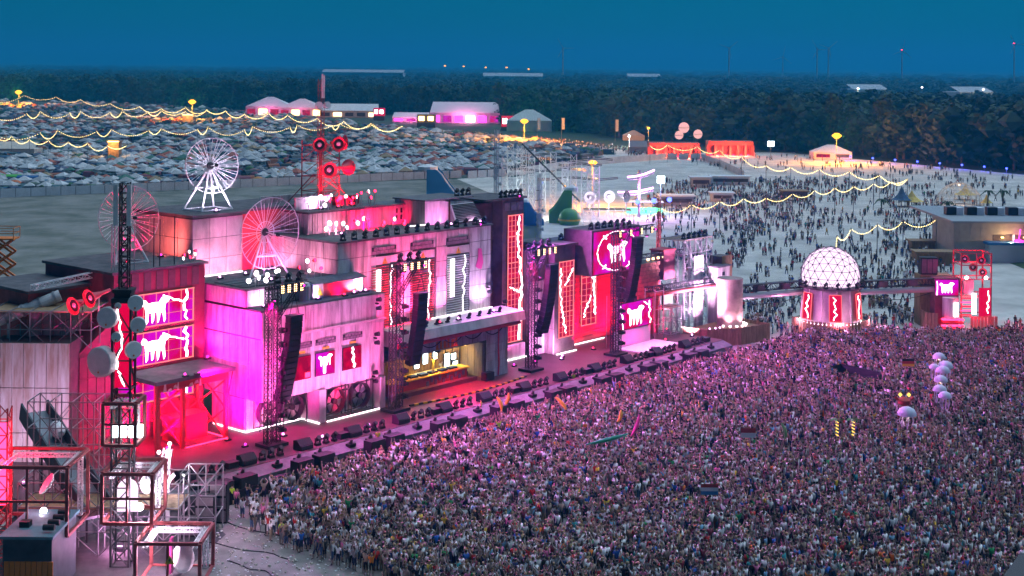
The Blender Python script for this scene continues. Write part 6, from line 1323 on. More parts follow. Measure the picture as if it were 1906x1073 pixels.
for i,(px_,py_,m,l) in enumerate(((1187,376,'glow_blue','left blue glowing ball by the ride'),(1217,374,'glow_blue','middle blue glowing ball by the ride'),(1246,372,'glow_blue','right blue glowing ball by the ride'))):
    p = wp(px_,py_,345); T = thing('glow_ball',l,'lamp',(p.x,p.y,0),'W','blue balls'); MB().lathe([(0.6*math.sin(PI*q/6)+0.001,-0.6*math.cos(PI*q/6)) for q in range(7)],p,(0,0,1),10).build('ball','glow_blue',T); MB().tube((p.x,p.y,0),p,0.07).build('stem','pole',T)
c = at(1200,398); T = thing('green_lit_stall','stall with green glowing counter by the ride','stall',(c.x,c.y,0),'W'); MB().box(c.x-4.5,c.x+4.5,c.y,c.y+3,0,1.2).build('counter','glow_green',T); MB().box(c.x-4.8,c.x+4.8,c.y-0.3,c.y+3.4,2.8,3.0).build('roof','canvas',T)
for x in (-4.6,4.6): MB().tube((c.x+x,c.y,0),(c.x+x,c.y,2.8),0.08).build('post','pole',T)
for i,(px_,py_,w,h,m,l) in enumerate(((1360,345,12,3.4,'canvas','long white flat kiosk on the sand by the bank fence'),(1305,350,6,4,'canvas_cream','cream kiosk left of the long white one'),(1260,385,9,3.6,'slide_grey','grey dome shelter right of the ride'),(1345,376,6,3,'canvas','white parasol hut among the crowd'),(1480,372,7,3,'dark_wall','dark timber bar hut under the festoon'))):
    c = at(px_,py_); T = thing('kiosk',l,'kiosk',(c.x,c.y,0),'W','kiosks on the sand'); MB().box(c.x-w/2,c.x+w/2,c.y,c.y+4,0,h*0.75).build('body',m,T); MB().box(c.x-w/2-0.5,c.x+w/2+0.5,c.y-0.7,c.y+4.4,h*0.75,h*0.85).build('roof','canvas' if m!='dark_wall' else 'wood',T); MB().box(c.x-w/2+0.5,c.x+w/2-0.5,c.y-0.06,c.y-0.01,h*0.3,h*0.6).build('hatch','dark_wall',T)
# white horns on a scaffold behind the stage
hp = wp(1130,408,225); T = scaffold('white pipe scaffold carrying three white horns behind the stage',wp(1086,400,225).x,wp(1176,400,225).x,225,229,0,wp(1130,392,225).z,6,1,6,'white_steel','horn_scaffold',(6,))
for px_, py_, dd, l in ((1098,368,(-0.1,-1,0),'left white horn loudspeaker on the scaffold behind stage'),(1134,366,(0.25,-1,0),'middle white horn loudspeaker on the scaffold behind stage'),(1166,366,(0.85,-0.7,0),'right white horn loudspeaker on the scaffold behind stage')):
    c = wp(px_,py_,224.5); T = thing('white_horn',l,'loudspeaker',(c.x,226,wp(1130,392,225).z),'W','white horns'); horn(T,c,dd,0.98,1.5,'horn_white'); MB().tube((c.x,c.y+0.8,wp(1130,392,225).z),(c.x,c.y+0.8,c.z),0.1).build('stand','white_steel',T)
light('POINT',(wp(1130,380,225).x,221,wp(1130,380,225).z),T,(0.95,0.85,1.0),700,None,0.4)
# ---- wind turbines and distant sheds
for i,(px_,py_,D,l) in enumerate(((1048,90,5200,'wind turbine standing alone left of the others'),(1357,90,5200,'wind turbine above the middle of the wood'),(1457,106,8500,'faint farthest wind turbine'),(1521,93,5600,'left wind turbine of the close pair'),(1542,90,5400,'right wind turbine of the close pair'),(1679,95,5200,'wind turbine right of the close pair'),(1888,83,4600,'wind turbine at the right edge'))):
    D *= 0.5; kk = D/5200; p = wp(px_,py_,D); T = thing('wind_turbine',l,'wind turbine',(p.x,p.y,0),'W','wind turbines'); s = p.z/100
    MB().tube((p.x,p.y,0),(p.x,p.y,p.z),3.4*kk,8,2.4*kk).build('tower','white_steel',T); MB().box(p.x-2.2*kk,p.x+2.2*kk,p.y-5*kk,p.y+5*kk,p.z-2*kk,p.z+2*kk).build('nacelle','white_steel',T)
    for k_ in range(3): a = i*0.7+k_*2*PI/3; MB().tube((p.x,p.y-6,p.z),(p.x+40*kk*math.cos(a),p.y-6,p.z+40*kk*math.sin(a)),1.9*kk,4,0.6*kk).build('blade','white_steel',T)
    if i in (5,6): MB().box(p.x-1.5,p.x+1.5,p.y-1.5,p.y+1.5,p.z+1,p.z+2.4).build('beacon','glow_red',T)
for px_, py_, wpx, D, h, l in ((675,134,150,2600,14,'large pale distant shed beyond the wood left of centre'),(955,141,110,2300,9,'long pale distant shed in the middle of the plain'),(1200,142,60,2500,9,'low pale distant shed left of the turbines'),(1620,165,62,1500,10,'lit pale shed in the clearing behind the wood'),(1818,170,60,1400,9,'second lit shed in the clearing at right')):
    c = wp(px_,py_,D); w = wpx*D/FPX; T = thing('distant_shed',l,'building',(c.x,D,0),'W','distant sheds'); h = max(6,c.z-1.5); MB().box(c.x-w/2,c.x+w/2,D,D+60,0,h).build('wall','shed_grey',T); MB().poly([(c.x-w/2-1,D-1,h),(c.x+w/2+1,D-1,h),(c.x+w/2+1,D+30,h+5),(c.x-w/2-1,D+30,h+5)],(0,0,0.5)).build('roof','shed_grey',T); MB().box(c.x-w/4,c.x-w/4+5,D-0.3,D-0.05,0.5,5).build('door','dark_wall',T)
for px_, py_, D, e, l in ((1597,165,1420,20000,'white yard lamp before the lit shed'),(1716,163,1500,4000,'small green white lamp between the sheds'),(1830,167,1380,20000,'yellow white yard lamp before the second shed'),(1205,157,2000,3000,'tiny distant yard lamp in the wood'),(1375,166,1500,3000,'tiny distant yard lamp above the wood')): lamp_mast(l,px_,py_,D,e,'glow_white',0.9,(1.0,0.85,0.6))
# ================================================================== wood
def crown_mesh(seed, conifer=False, n=420):
    rg = np.random.default_rng(seed); b = MB(); H = 9.0
    # limbs hold a core of darker leaf masses, covered by many leaf clumps
    cl = []
    for i in range(14):
        if conifer: zz = rg.uniform(0.1,0.95); rr = 0.34*(1.02-zz); a = rg.uniform(0,2*PI); cl.append((rr*math.cos(a)*rg.uniform(0.2,0.9),rr*math.sin(a)*rg.uniform(0.2,0.9),zz,0.10+0.16*(1-zz)))
        else: zz = rg.uniform(0.18,0.88); rr = 0.36*math.sqrt(max(0.05,1-((zz-0.5)/0.5)**2)); a = rg.uniform(0,2*PI); f = rg.uniform(0.3,1); cl.append((rr*f*math.cos(a),rr*f*math.sin(a),zz,rg.uniform(0.12,0.22)))
    per = n//len(cl)
    for (cx_,cy_,cz_,cr) in cl:
        o = Vector((cx_,cy_,cz_))*H
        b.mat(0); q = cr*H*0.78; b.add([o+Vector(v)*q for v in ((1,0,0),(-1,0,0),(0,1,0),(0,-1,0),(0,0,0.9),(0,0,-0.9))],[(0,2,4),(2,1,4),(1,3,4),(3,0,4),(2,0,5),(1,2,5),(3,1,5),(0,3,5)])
        for j in range(per):
            v = Vector(rg.normal(size=3)); v.normalize(); p = o+v*cr*H*rg.uniform(0.75,1.12); nrm = (v+Vector(rg.normal(size=3))*0.5).normalized(); s = rg.uniform(0.28,0.6)
            a = nrm.cross(Vector((0.3,0.2,1))).normalized(); c_ = nrm.cross(a); b.mat(int(rg.random() < 0.4))
            b.add([p+a*s,p+c_*s*0.7,p-a*s,p-c_*s*0.7],[(0,1,2,3)])
    return b.mesh('crown',['leaf_dark','leaf_mid'])
CR = [crown_mesh(i) for i in range(4)] + [crown_mesh(9+i, True) for i in range(2)]
TRK = MB().tube((0,0,0),(0.1,0.05,6.0),0.32,7,0.14).tube((0.05,0,3.0),(1.0,0.4,5.2),0.12,5,0.05).tube((0.05,0,3.4),(-0.9,-0.3,5.4),0.12,5,0.05).mesh('trunk','bark')
edge = [(-60,190),(120,190),(300,197),(420,206),(520,208),(700,214),(900,226),(1030,243),(1150,258),(1250,266),(1400,279),(1500,288),(1600,293),(1720,304),(1830,316),(1960,326)]
def edge_D(px_):
    for (a,ya),(b_,yb) in zip(edge[:-1],edge[1:]):
        if a <= px_ <= b_: return at(px_, ya+(yb-ya)*(px_-a)/(b_-a)).y
    return 1000.0
cnt = 0; px_ = -20.0
while px_ < 1930:
    D = edge_D(px_)*(1.012+0.03*RNG.random()); p = wp(px_,200,D); con = RNG.random() < (0.75 if px_ < 1100 else 0.2); h = RNG.uniform(17,25)*(1.0 if px_ < 1350 else 1.05)
    x = p.x; T = bpy.data.objects.new('conifer_tree' if con else 'broadleaf_tree', None); COL.objects.link(T); T.location = (x,D,0); T.rotation_euler = (0,0,RNG.random()*6); sz = h/9.0
    T['category'] = 'tree'; T['group'] = 'trees along the wood edge'
    where = ('behind the far camp' if px_ < 420 else 'behind the food tents' if px_ < 900 else 'behind the dusty track' if px_ < 1200 else 'behind the red arcade' if px_ < 1420 else 'around the yellow lamp' if px_ < 1660 else 'behind the blue lamps')
    T['label'] = ('slim dark conifer ' if con else 'tall ' if h > 22.5 else 'round ' )+('tree' if con else 'broadleaf tree')+' at the wood edge '+where
    c = bpy.data.objects.new('crown', CR[RNG.integers(4,6)] if con else CR[RNG.integers(0,4)]); COL.objects.link(c); c.parent = T; wsc = sz*(0.95 if con else 1.25)*RNG.uniform(0.85,1.1); c.scale = (wsc,wsc,sz)
    t_ = bpy.data.objects.new('trunk', TRK); COL.objects.link(t_); t_.parent = T; t_.scale = (sz*0.8,sz*0.8,sz)
    cnt += 1; px_ += (11.0 if con else 14.0)*(700/D)**0.35*RNG.uniform(0.8,1.3)*(h/21)
pts = []; scl = []; idx = []
for lo, hi, n in ((1.03,1.5,2600),(1.5,3.2,2600),(3.2,11,2600)):
    for i in range(n):
        px_ = RNG.uniform(-60,1966); De = edge_D(px_); u = RNG.random(); D = De/(1/lo+(1/hi-1/lo)*u)
        if D > 7000: continue
        if 1500 < px_ < 1906 and 1180 < D < 1560 and RNG.random() < 0.93: continue        # clearing with the sheds
        if 560 < px_ < 790 and 2250 < D < 2650: continue
        if 880 < px_ < 1030 and 2000 < D < 2350: continue
        con = RNG.random() < (0.7 if px_ < 1100 else 0.3); h = RNG.uniform(13,24) if D < 900 else RNG.uniform(11,19) if D < 3000 else RNG.uniform(8,14); w = h/9*RNG.uniform(1.0,1.45)*(1 if not con else 0.85); k_ = 1.0 if D < 1500 else 1.6 if D < 3000 else 3.2
        pts.append((wp(px_,200,D).x,D,0)); scl.append((w*k_,w*k_,h/9)); idx.append(int(RNG.integers(4,6)) if con else int(RNG.integers(0,4)))
scatter('woodland','dark woodland stretching to the horizon','wood',pts,RNG.random(len(pts))*6.28,scl,idx,CR)
# ================================================================== people
def body_mesh(name, pose, subs, fem=False, longp=False):
    """one continuous skinned figure; returns a mesh whose faces carry skin, shirt, trousers and hair"""
    J = {}; Ed = []; R = {}; Lb = {}
    def j(n, p, r, par=None, lb='shirt'):
        J[n] = p; R[n] = r; Lb[n] = lb
        if par: Ed.append((par, n))
    j('pel',(0,0,0.95),(0.155,0.11),None,'pants'); j('spi',(0,0.01,1.15),(0.13,0.09),'pel'); j('che',(0,0.0,1.36),(0.165,0.105),'spi'); j('nec',(0,-0.01,1.49),(0.055,0.055),'che','skin')
    j('hea',(0,-0.03,1.60),(0.088,0.10),'nec','skin'); j('top',(0,-0.02,1.73),(0.062,0.07),'hea','hair')
    lean = pose.get('lean',0)
    for s, n in ((-1,'l'),(1,'r')):
        j('sh'+n,(0.185*s,0,1.42),(0.062,0.06),'che','shirt'); e, w = pose['arm'][n]
        ev = Vector((0.185*s+e[0]*s*0.28, e[1]*0.28, 1.42+e[2]*0.28)); wv = ev+Vector((w[0]*s, w[1], w[2]))*0.25; hv = wv+Vector((w[0]*s, w[1], w[2]))*0.10
        j('el'+n,tuple(ev),(0.046,0.046),'sh'+n,'skin' if pose.get('tank') else 'sleeve'); j('wr'+n,tuple(wv),(0.034,0.034),'el'+n,'skin'); j('ha'+n,tuple(hv),(0.04,0.03),'wr'+n,'skin')
        st = pose.get('step',0)*s
        j('hi'+n,(0.095*s,0,0.90),(0.09,0.09),'pel','pants'); j('kn'+n,(0.11*s,-st*0.22-0.02,0.50),(0.066,0.066),'hi'+n,'pants'); j('an'+n,(0.12*s,-st*0.30+0.02,0.09),(0.045,0.045),'kn'+n,'pants' if longp else 'skin'); j('to'+n,(0.125*s,-st*0.30-0.14,0.04),(0.042,0.035),'an'+n,'shoe')
    names = list(J); ix = {n: i for i, n in enumerate(names)}
    me = bpy.data.meshes.new(name); me.from_pydata([J[n] for n in names], [(ix[a], ix[b_]) for a, b_ in Ed], [])
    ob = bpy.data.objects.new(name, me); COL.objects.link(ob); sk = ob.modifiers.new('skin','SKIN'); sk.use_smooth_shade = True
    for i, n in enumerate(names): v = me.skin_vertices[0].data[i]; v.radius = R[n]; v.use_root = (n == 'pel')
    if subs: ob.modifiers.new('sub','SUBSURF').levels = subs
    dg = bpy.context.evaluated_depsgraph_get(); ev = ob.evaluated_get(dg); out = bpy.data.meshes.new_from_object(ev); out.name = name
    bpy.data.objects.remove(ob); bpy.data.meshes.remove(me)
    for m in ('p_skin','p_shirt','p_pants','p_hair','black'): out.materials.append(M[m])
    segs = [(Vector(J[a]), Vector(J[b_]), Lb[a], Lb[b_]) for a, b_ in Ed]; mi = []
    tank = pose.get('tank')
    for p in out.polygons:
        c = p.center; best = None; bd = 9
        for a, b_, la, lb in segs:
            ab = b_-a; t = max(0,min(1,(c-a).dot(ab)/ab.length_squared)); d = (c-(a+ab*t)).length
            if d < bd: bd = d; best = (la, lb, t)
        la, lb, t = best
        if lb == 'sleeve': k_ = 1 if t < 0.62 else 0
        elif lb == 'hair' or (la == 'skin' and lb == 'skin' and False): k_ = 3 if (t > 0.25 or c.y > 0.0) else 0
        elif lb == 'skin' and la == 'shirt': k_ = 0 if c.z > 1.45 or tank else 1
        elif la == 'pants' and lb == 'skin': k_ = 2 if t < 0.18 else 0
        elif lb == 'shirt': k_ = 1 if c.z > 0.99 else 2
        elif lb == 'pants': k_ = 2
        elif lb == 'shoe': k_ = 4
        else: k_ = 0
        if k_ == 0 and c.z > 1.58 and c.y > 0.015: k_ = 3
        if fem and c.y > 0.045 and c.z > 1.36 and abs(c.x) < 0.11: k_ = 3
        mi.append(k_)
    out.polygons.foreach_set('material_index', mi); out.polygons.foreach_set('use_smooth', [True]*len(mi)); out.update()
    return out
UPP = ((0.35,-0.1,0.93),(0.0,-0.15,1.0)); DWN = ((0.22,0.05,-0.97),(0.05,-0.25,-0.95)); BNT = ((0.25,-0.1,-0.95),(-0.3,-0.85,0.35)); WID = ((0.8,-0.1,0.55),(0.35,-0.1,0.93)); PHN = ((0.3,-0.7,0.4),(-0.3,-0.35,0.88)); HIP = ((0.6,0.2,-0.75),(-0.85,-0.2,-0.35)); CLP = ((0.4,-0.6,0.5),(-0.6,-0.4,0.65)); FWD = ((0.2,-0.75,0.55),(0.1,-0.7,0.7))
POSES = [('arms hanging',dict(arm={'l':DWN,'r':DWN}),0,0),('both arms raised',dict(arm={'l':UPP,'r':UPP}),0,0),('right arm raised',dict(arm={'l':DWN,'r':UPP}),0,0),('left arm raised',dict(arm={'l':UPP,'r':BNT}),0,0),
 ('arms spread in a V',dict(arm={'l':WID,'r':WID},tank=1),0,0),('phone held up',dict(arm={'l':PHN,'r':PHN}),0,0),('hand on hip',dict(arm={'l':HIP,'r':DWN},tank=1),1,0),('mid-stride',dict(arm={'l':BNT,'r':DWN},step=0.9),0,1),
 ('hands clapping overhead',dict(arm={'l':CLP,'r':CLP}),1,0),('arms folded low',dict(arm={'l':BNT,'r':BNT}),0,1),('walking with loose arms',dict(arm={'l':DWN,'r':DWN},step=0.7,tank=1),1,0),('one arm stretched forward',dict(arm={'l':DWN,'r':FWD}),0,0)]
NEAR = [body_mesh('person_'+str(i), p[1], 1, bool(p[2]), bool(p[3])) for i, p in enumerate(POSES)]
FAR = [body_mesh('far_person_'+str(i), p[1], 0, bool(p[2]), bool(p[3])) for i, p in enumerate(POSES)]
SH = [('white',(0.80,0.80,0.80),38),('off-white',(0.58,0.57,0.55),10),('black',(0.02,0.02,0.022),14),('charcoal',(0.05,0.05,0.06),9),('grey',(0.22,0.22,0.23),8),('navy',(0.02,0.035,0.10),7),('blue',(0.03,0.12,0.42),4),('light blue',(0.20,0.45,0.62),4),('red',(0.50,0.03,0.03),4),('pink',(0.65,0.16,0.32),3),('green',(0.03,0.32,0.10),2),('teal',(0.04,0.30,0.32),2),('yellow',(0.72,0.50,0.05),2),('maroon',(0.16,0.02,0.04),5),('orange',(0.75,0.20,0.03),1.5),('tan',(0.40,0.28,0.18),4),('bare-chested',(0.42,0.25,0.17),11)]
PA = [('black',(0.02,0.02,0.025)),('navy',(0.025,0.035,0.08)),('denim',(0.06,0.10,0.19)),('grey',(0.16,0.16,0.17)),('khaki',(0.28,0.22,0.14)),('red',(0.40,0.04,0.05)),('white',(0.6,0.6,0.6))]
PW = np.array([0.34,0.18,0.22,0.12,0.08,0.03,0.03]); SW = np.array([s[2] for s in SH],float); SW /= SW.sum()
SK = np.array([(0.30,0.21,0.17),(0.35,0.25,0.20),(0.25,0.17,0.135),(0.14,0.09,0.075)]); HR = np.array([(0.03,0.02,0.015),(0.07,0.04,0.02),(0.22,0.14,0.06),(0.015,0.013,0.012),(0.35,0.26,0.13)])
def st_of(x, y): dx, dy = x-SO.x, y-SO.y; return dx*UX+dy*UY, -dx*UY+dy*UX
def crowd_density(x, y):
    s, t = st_of(x, y); px_, py_ = pxof(x, y)
    if px_ < -30 or px_ > 1940 or py_ > 1150: return 0
    if s > 80 and y > 190 and px_ < 1480: lim = 0
    if t > -4.15 - max(0,(s-70))*0.05 and s < 84: return 0
    if s >= 84 and t > -4.5: return 0
    if s < -4: return 0
    if math.hypot(x-dx_,y-dy_) < 6.2 or math.hypot(x-rx,y-ry) < 6.5: return 0
    # back edge behind the dome line
    yb = 640 if px_ < 1480 else 632 if px_ < 1620 else 640
    back = max(0, min(1, (py_-(yb-18))/22))
    d = 3.7*back
    # loose left flank
    q = (px_-(425-(py_-900)*0.3))/175.0
    if py_ > 830: d *= max(0.09, min(1.0, q))**1.25 if q < 1 else 1.0
    d *= 0.86+0.22*math.sin(x*0.43+1.3*math.sin(y*0.31))*math.sin(y*0.37+0.8*math.sin(x*0.23))
    # clear patch round the mixer island
    if in_poly(px_,py_,[(1520,712),(1565,698),(1645,716),(1640,732),(1590,722),(1545,708)]): return 0
    if py_ > 930: d *= 0.92
    if px_ < 392 - (py_-1000)*0.2: return 0
    return d
xs = []; n_try = 0
for D0, D1 in ((98,112),(112,130),(130,150),(150,175),(175,215)):
    hw0 = D1*1980/FPX/2; area = 2*hw0*(D1-D0); nn = int(area*4.0)
    X = RNG.uniform(-hw0,hw0,nn); Y = RNG.uniform(D0,D1,nn); U = RNG.random(nn)
    for x, y, u in zip(X, Y, U):
        if u*4.0 < crowd_density(x, y): xs.append((x, y))
# jitter apart people that share one spot
cell = {}; keep = []
for x, y in xs:
    k_ = (int(x/0.36), int(y/0.36))
    if k_ in cell: continue
    cell[k_] = 1; keep.append((x, y))
field = []
def field_density(px_, py_):
    if in_poly(px_,py_,[(1180,372),(1430,335),(1700,345),(1790,400),(1790,470),(1740,600),(1380,640),(1230,560),(1200,430)]):
        d = 0.030+0.05*max(0,math.sin(px_*0.013+py_*0.02))**2+0.09*max(0,(px_-1560)/200)*max(0,1-abs(py_-500)/130)
        if py_ > 560: d = 0.16+0.4*max(0,(py_-600)/40)
        if 1200<px_<1480 and py_<400: d += 0.04
        return d
    if in_poly(px_,py_,[(1280,296),(1480,290),(1906,330),(1906,400),(1500,335),(1300,312)]): return 0.012
    if in_poly(px_,py_,[(1230,340),(1420,345),(1420,380),(1230,385)]): return 0.07
    if in_poly(px_,py_,[(700,236),(1000,258),(1210,284),(1210,296),(980,272),(700,246)]): return 0.05
    if in_poly(px_,py_,[(1745,610),(1906,600),(1906,650),(1745,650)]): return 0.12
    return 0
for D0, D1, mx in ((185,260,0.6),(260,420,0.3),(420,640,0.1),(640,900,0.05)):
    hw = D1*1980/FPX/2; nn = int(2*hw*(D1-D0)*mx); X = RNG.uniform(-hw,hw,nn); Y = RNG.uniform(D0,D1,nn); U = RNG.random(nn)
    for x, y, u in zip(X, Y, U):
        if math.hypot(x-dx_,y-dy_) < 6.2 or math.hypot(x-rx,y-ry) < 7: continue
        s_, t_ = st_of(x, y)
        if s_ < 99 and t_ > -3: 
            if s_ < 86 or t_ < 16: continue
        if u*mx*0.95 < field_density(*pxof(x, y)):
            for g_ in range(int(RNG.choice([1,1,2,2,3,4]))): field.append((x+RNG.normal()*0.9*(g_>0), y+RNG.normal()*0.9*(g_>0)))
keep.sort(key=lambda p: p[1]); field.sort(key=lambda p: p[1])
def look(n):
    si = RNG.choice(len(SH), n, p=SW); pi_ = RNG.choice(len(PA), n, p=PW/PW.sum()); ki = RNG.choice(4, n, p=[0.4,0.35,0.17,0.08]); hi = RNG.integers(0,5,n)
    return si, pi_, ki, hi
tgt = W(40, 8)
def facing(x, y): return math.atan2(tgt.y-y, tgt.x-x) + PI/2
# the people who show largest: each a thing of its own
loose = [p for p in keep if pxof(*p)[0] < 700 - (1073-pxof(*p)[1])*0.5 and pxof(*p)[1] > 880]; loose = loose[:130]
ls = set(loose); indiv = list(loose)
for p in keep:
    if len(indiv) >= 290: break
    if p not in ls and pxof(p[0],p[1],1.6)[1] < 1070 and 0 < pxof(*p)[0] < 1906: indiv.append(p); ls.add(p)
crowd = [p for p in keep if p not in ls]
si, pi_, ki, hi = look(len(indiv)); seen = {}
for i, (x, y) in enumerate(indiv):
    px_, py_ = pxof(x, y); lf = p_loose = px_ < 640
    po = int(RNG.choice([0,6,7,9,10,2,5,0])) if lf else int(RNG.choice([0,1,2,3,4,5,8,9,11,0,0,9,11]))
    o = bpy.data.objects.new('person', NEAR[po]); COL.objects.link(o); o.location = (x,y,0.01); sc = RNG.uniform(0.93,1.06); o.scale = (sc,sc,sc)
    o.rotation_euler = (0,0,facing(x,y)+RNG.normal()*(0.35 if not lf else 0.9)); sn, sc3, _ = SH[si[i]]; pn, pc = PA[pi_[i]]; skc = SK[ki[i]]
    o['shirt'] = [float(v) for v in (skc if sn == 'bare-chested' else sc3)]; o['pants'] = list(pc); o['skin'] = [float(v) for v in skc]; o['hair'] = [float(v) for v in HR[hi[i]]]
    o['category'] = 'person'; o['group'] = 'people in the crowd'
    w = ('on the open sand beside the frame cubes' if px_ < 480 else 'in the loose left flank of the crowd' if px_ < 640 else 'left of centre' if px_ < 860 else 'at centre' if px_ < 1060 else 'right of centre' if px_ < 1300 else 'in the right third' if px_ < 1600 else 'near the right corner')
    rr = 'at the bottom edge' if py_ > 1060 else 'just above the bottom edge' if py_ > 1020 else 'further up' if py_ < 960 else 'low in the picture'
    lab = 'bare-chested person in %s %s, %s, %s' % (pn, 'trousers' if POSES[po][3] else 'shorts', POSES[po][0], w) if sn == 'bare-chested' else 'person in %s top and %s %s, %s, %s' % (sn, pn, 'trousers' if POSES[po][3] else 'shorts', POSES[po][0], w)
    if lab in seen: lab = lab + ' ' + rr
    if lab in seen: lab = lab.replace('person', 'tall person' if sc > 1.0 else 'short person', 1)
    if len(lab.split()) > 16: lab = lab.replace('in the loose left flank of the crowd','in the left flank').replace('on the open sand beside the frame cubes','beside the frame cubes').replace('just above the bottom edge','near bottom').replace('at the bottom edge','at bottom').replace('low in the picture','low')
    if len(lab.split()) > 16: lab = ' '.join(lab.replace('person in','in').replace(' and ',', ').split()[:16])
    seen[lab] = 1; o['label'] = lab
def crowd_obj(name, label, P, poses, spread, dens):
    n = len(P); si, pi_, ki, hi = look(n); shirt = np.array([s[1] for s in SH])[si]*RNG.uniform(0.75,1.1,(n,1)); bare = si == len(SH)-1; skc = SK[ki]; shirt[bare] = skc[bare]
    rot = np.array([facing(x,y) for x, y in P])+RNG.normal(size=n)*spread; sc = RNG.uniform(0.92,1.07,(n,1))*np.ones((1,3))
    scatter(name,label,'crowd',[(x,y,0.01) for x,y in P],rot,sc,RNG.choice(poses,n),FAR,{'shirt':shirt,'pants':np.array([p[1] for p in PA])[pi_],'skin':skc,'hair':HR[hi]})
crowd_obj('crowd','dense crowd of people facing the stage',crowd,[0,0,0,1,2,3,4,5,6,8,9,9,11,0,9,6],0.35,1)
crowd_obj('field_crowd','scattered people walking and standing on the sand field',field,[0,6,7,9,10,0,7],2.5,1)
print('CROWD', len(indiv), len(crowd), len(field))
# performers and stewards
def single(lab, loc, rot, pose, shirt, pants, name='person', sc=1.0):
    o = bpy.data.objects.new(name, NEAR[pose]); COL.objects.link(o); o.location = loc; o.rotation_euler = (0,0,rot); o.scale = (sc,)*3
    o['shirt'] = list(shirt); o['pants'] = list(pants); o['skin'] = [0.42,0.25,0.17]; o['hair'] = [0.05,0.03,0.02]; o['label'] = lab; o['category'] = 'person'
single('performer in yellow light standing on the DJ desk with arms spread',W(38.0,9.1,3.05),ANG,4,(0.75,0.55,0.10),(0.7,0.5,0.1),sc=1.08)
single('DJ in dark top behind the left end of the desk',W(35.6,11.0,DECK+0.5),ANG,9,(0.05,0.05,0.05),(0.02,0.02,0.02)); single('DJ in white top behind the right half of the desk',W(41.2,11.0,DECK+0.5),ANG,2,(0.6,0.6,0.6),(0.02,0.02,0.02))
for i,(px_,py_,l) in enumerate(((432,935,'steward in yellow vest by the left end of the pit'),(703,835,'steward in yellow vest in the pit below the white hall'),(895,775,'steward in lime vest at the barrier below the DJ canopy'),(1067,722,'steward in lime vest at the barrier below the dark column'),(1093,708,'steward in lime vest right of another at the barrier'),(1372,630,'steward in yellow vest in front of the rust drum'),(1777,650,'steward in yellow vest before the red tower'),(524,1005,'steward in black and yellow vest on the open sand'),(1644,728,'steward in lime vest at right end of the mixer island'),(1620,735,'steward in lime vest at the corner of the mixer island'))):
    c = at(px_,py_+6); single(l,(c.x,c.y,0.4 if 600 < px_ < 1200 else 0.02),facing(c.x,c.y)+0.5*i,[0,9,6][i%3],(0.50,0.75,0.05),(0.02,0.02,0.03))
for i,(px_,py_,c_,l) in enumerate(((1089,803,(0.85,0.22,0.03),'person in bright orange vest amid the crowd right of centre'),(928,800,(0.35,0.8,0.05),'person in lime shirt in the crowd below the stage'),(913,885,(0.1,0.85,0.1),'person in neon green shirt in the crowd left of centre'),(1660,1056,(0.9,0.15,0.02),'person in neon orange shirt near the bottom right'),(1556,912,(0.75,0.5,0.03),'person in a yellow fancy dress suit in the crowd'),(826,985,(0.72,0.5,0.05),'person in bright yellow shirt near the bottom centre'))):
    c = at(px_,py_+18); single(l,(c.x,c.y,0.15),facing(c.x,c.y),[0,1,9,2,4,0][i],c_,(0.05,0.05,0.06),sc=1.05)
# ---- mixer island, inflatables, jellyfish lamps
c = at(1585,716); T = thing('mixer_island','dark fenced mixer island with grey floor inside the crowd','platform',(c.x,c.y,0),'W'); q = [at(1525,714),at(1565,700),at(1640,717),at(1632,729),at(1592,722)]
MB().poly([(p.x,p.y,0.10) for p in q],(0,0,0.25)).build('floor_plate','lip_grey',T)
for a, b_ in zip(q, q[1:]+q[:1]):
    if (a-b_).length > 1: MB().poly([(a.x,a.y,0.4),(b_.x,b_.y,0.4),(b_.x,b_.y,1.5),(a.x,a.y,1.5)],(0.05,0.08,0)).build('fence_panel','black',T)
def jelly(lab, px_, py_, R, col='jelly', up=3.4, glowing=False):
    c = at(px_,py_,up); T = thing('jellyfish_lamp',lab,'lantern',(c.x,c.y,1.8),'W','jellyfish lanterns'); MB().lathe([(R*1.0,0),(R*0.98,R*0.25),(R*0.78,R*0.6),(R*0.4,R*0.82),(0.02,R*0.88)],(c.x,c.y,up),(0,0,1),14).build('bell',col,T,smooth=True)
    for i in range(7): a = i*0.9; MB().path([(c.x+R*0.6*math.cos(a),c.y+R*0.6*math.sin(a),up),(c.x+R*0.7*math.cos(a+0.2),c.y+R*0.7*math.sin(a),up-0.6),(c.x+R*0.5*math.cos(a),c.y+R*0.5*math.sin(a),up-1.2)],0.05).build('tentacle','jelly',T)
    MB().tube((c.x,c.y,1.7),(c.x,c.y,up+R*0.5),0.04).build('stick','pole',T)
    if glowing: MB().lathe([(0.1,0),(0.16,0.15)],(c.x,c.y,up-0.2),(0,0,1),6,True,True).build('lamp','glow_amber',T); light('POINT',(c.x,c.y,up-0.4),T,(1.0,0.8,0.6),25,None,0.1)
for i,(px_,py_,R,l,g_) in enumerate(((1748,667,0.75,'topmost pale jellyfish lantern of the cluster',1),(1760,684,0.85,'pale jellyfish lantern with warm lights second from top',1),(1739,686,0.6,'small grey jellyfish lantern left of the second one',0),(1755,693,0.8,'blue white jellyfish lantern in the middle of the cluster',0),(1751,710,0.75,'pale jellyfish lantern over silver balloons',1),(1749,728,0.75,'violet blue jellyfish lantern below the silver balloons',0),(1759,740,0.7,'tilted pale jellyfish lantern lowest of the cluster',0),(1688,773,0.95,'lilac jellyfish lantern with long tentacles left of the cluster',1))): jelly(l,px_,py_,R,'jelly',3.6,bool(g_))
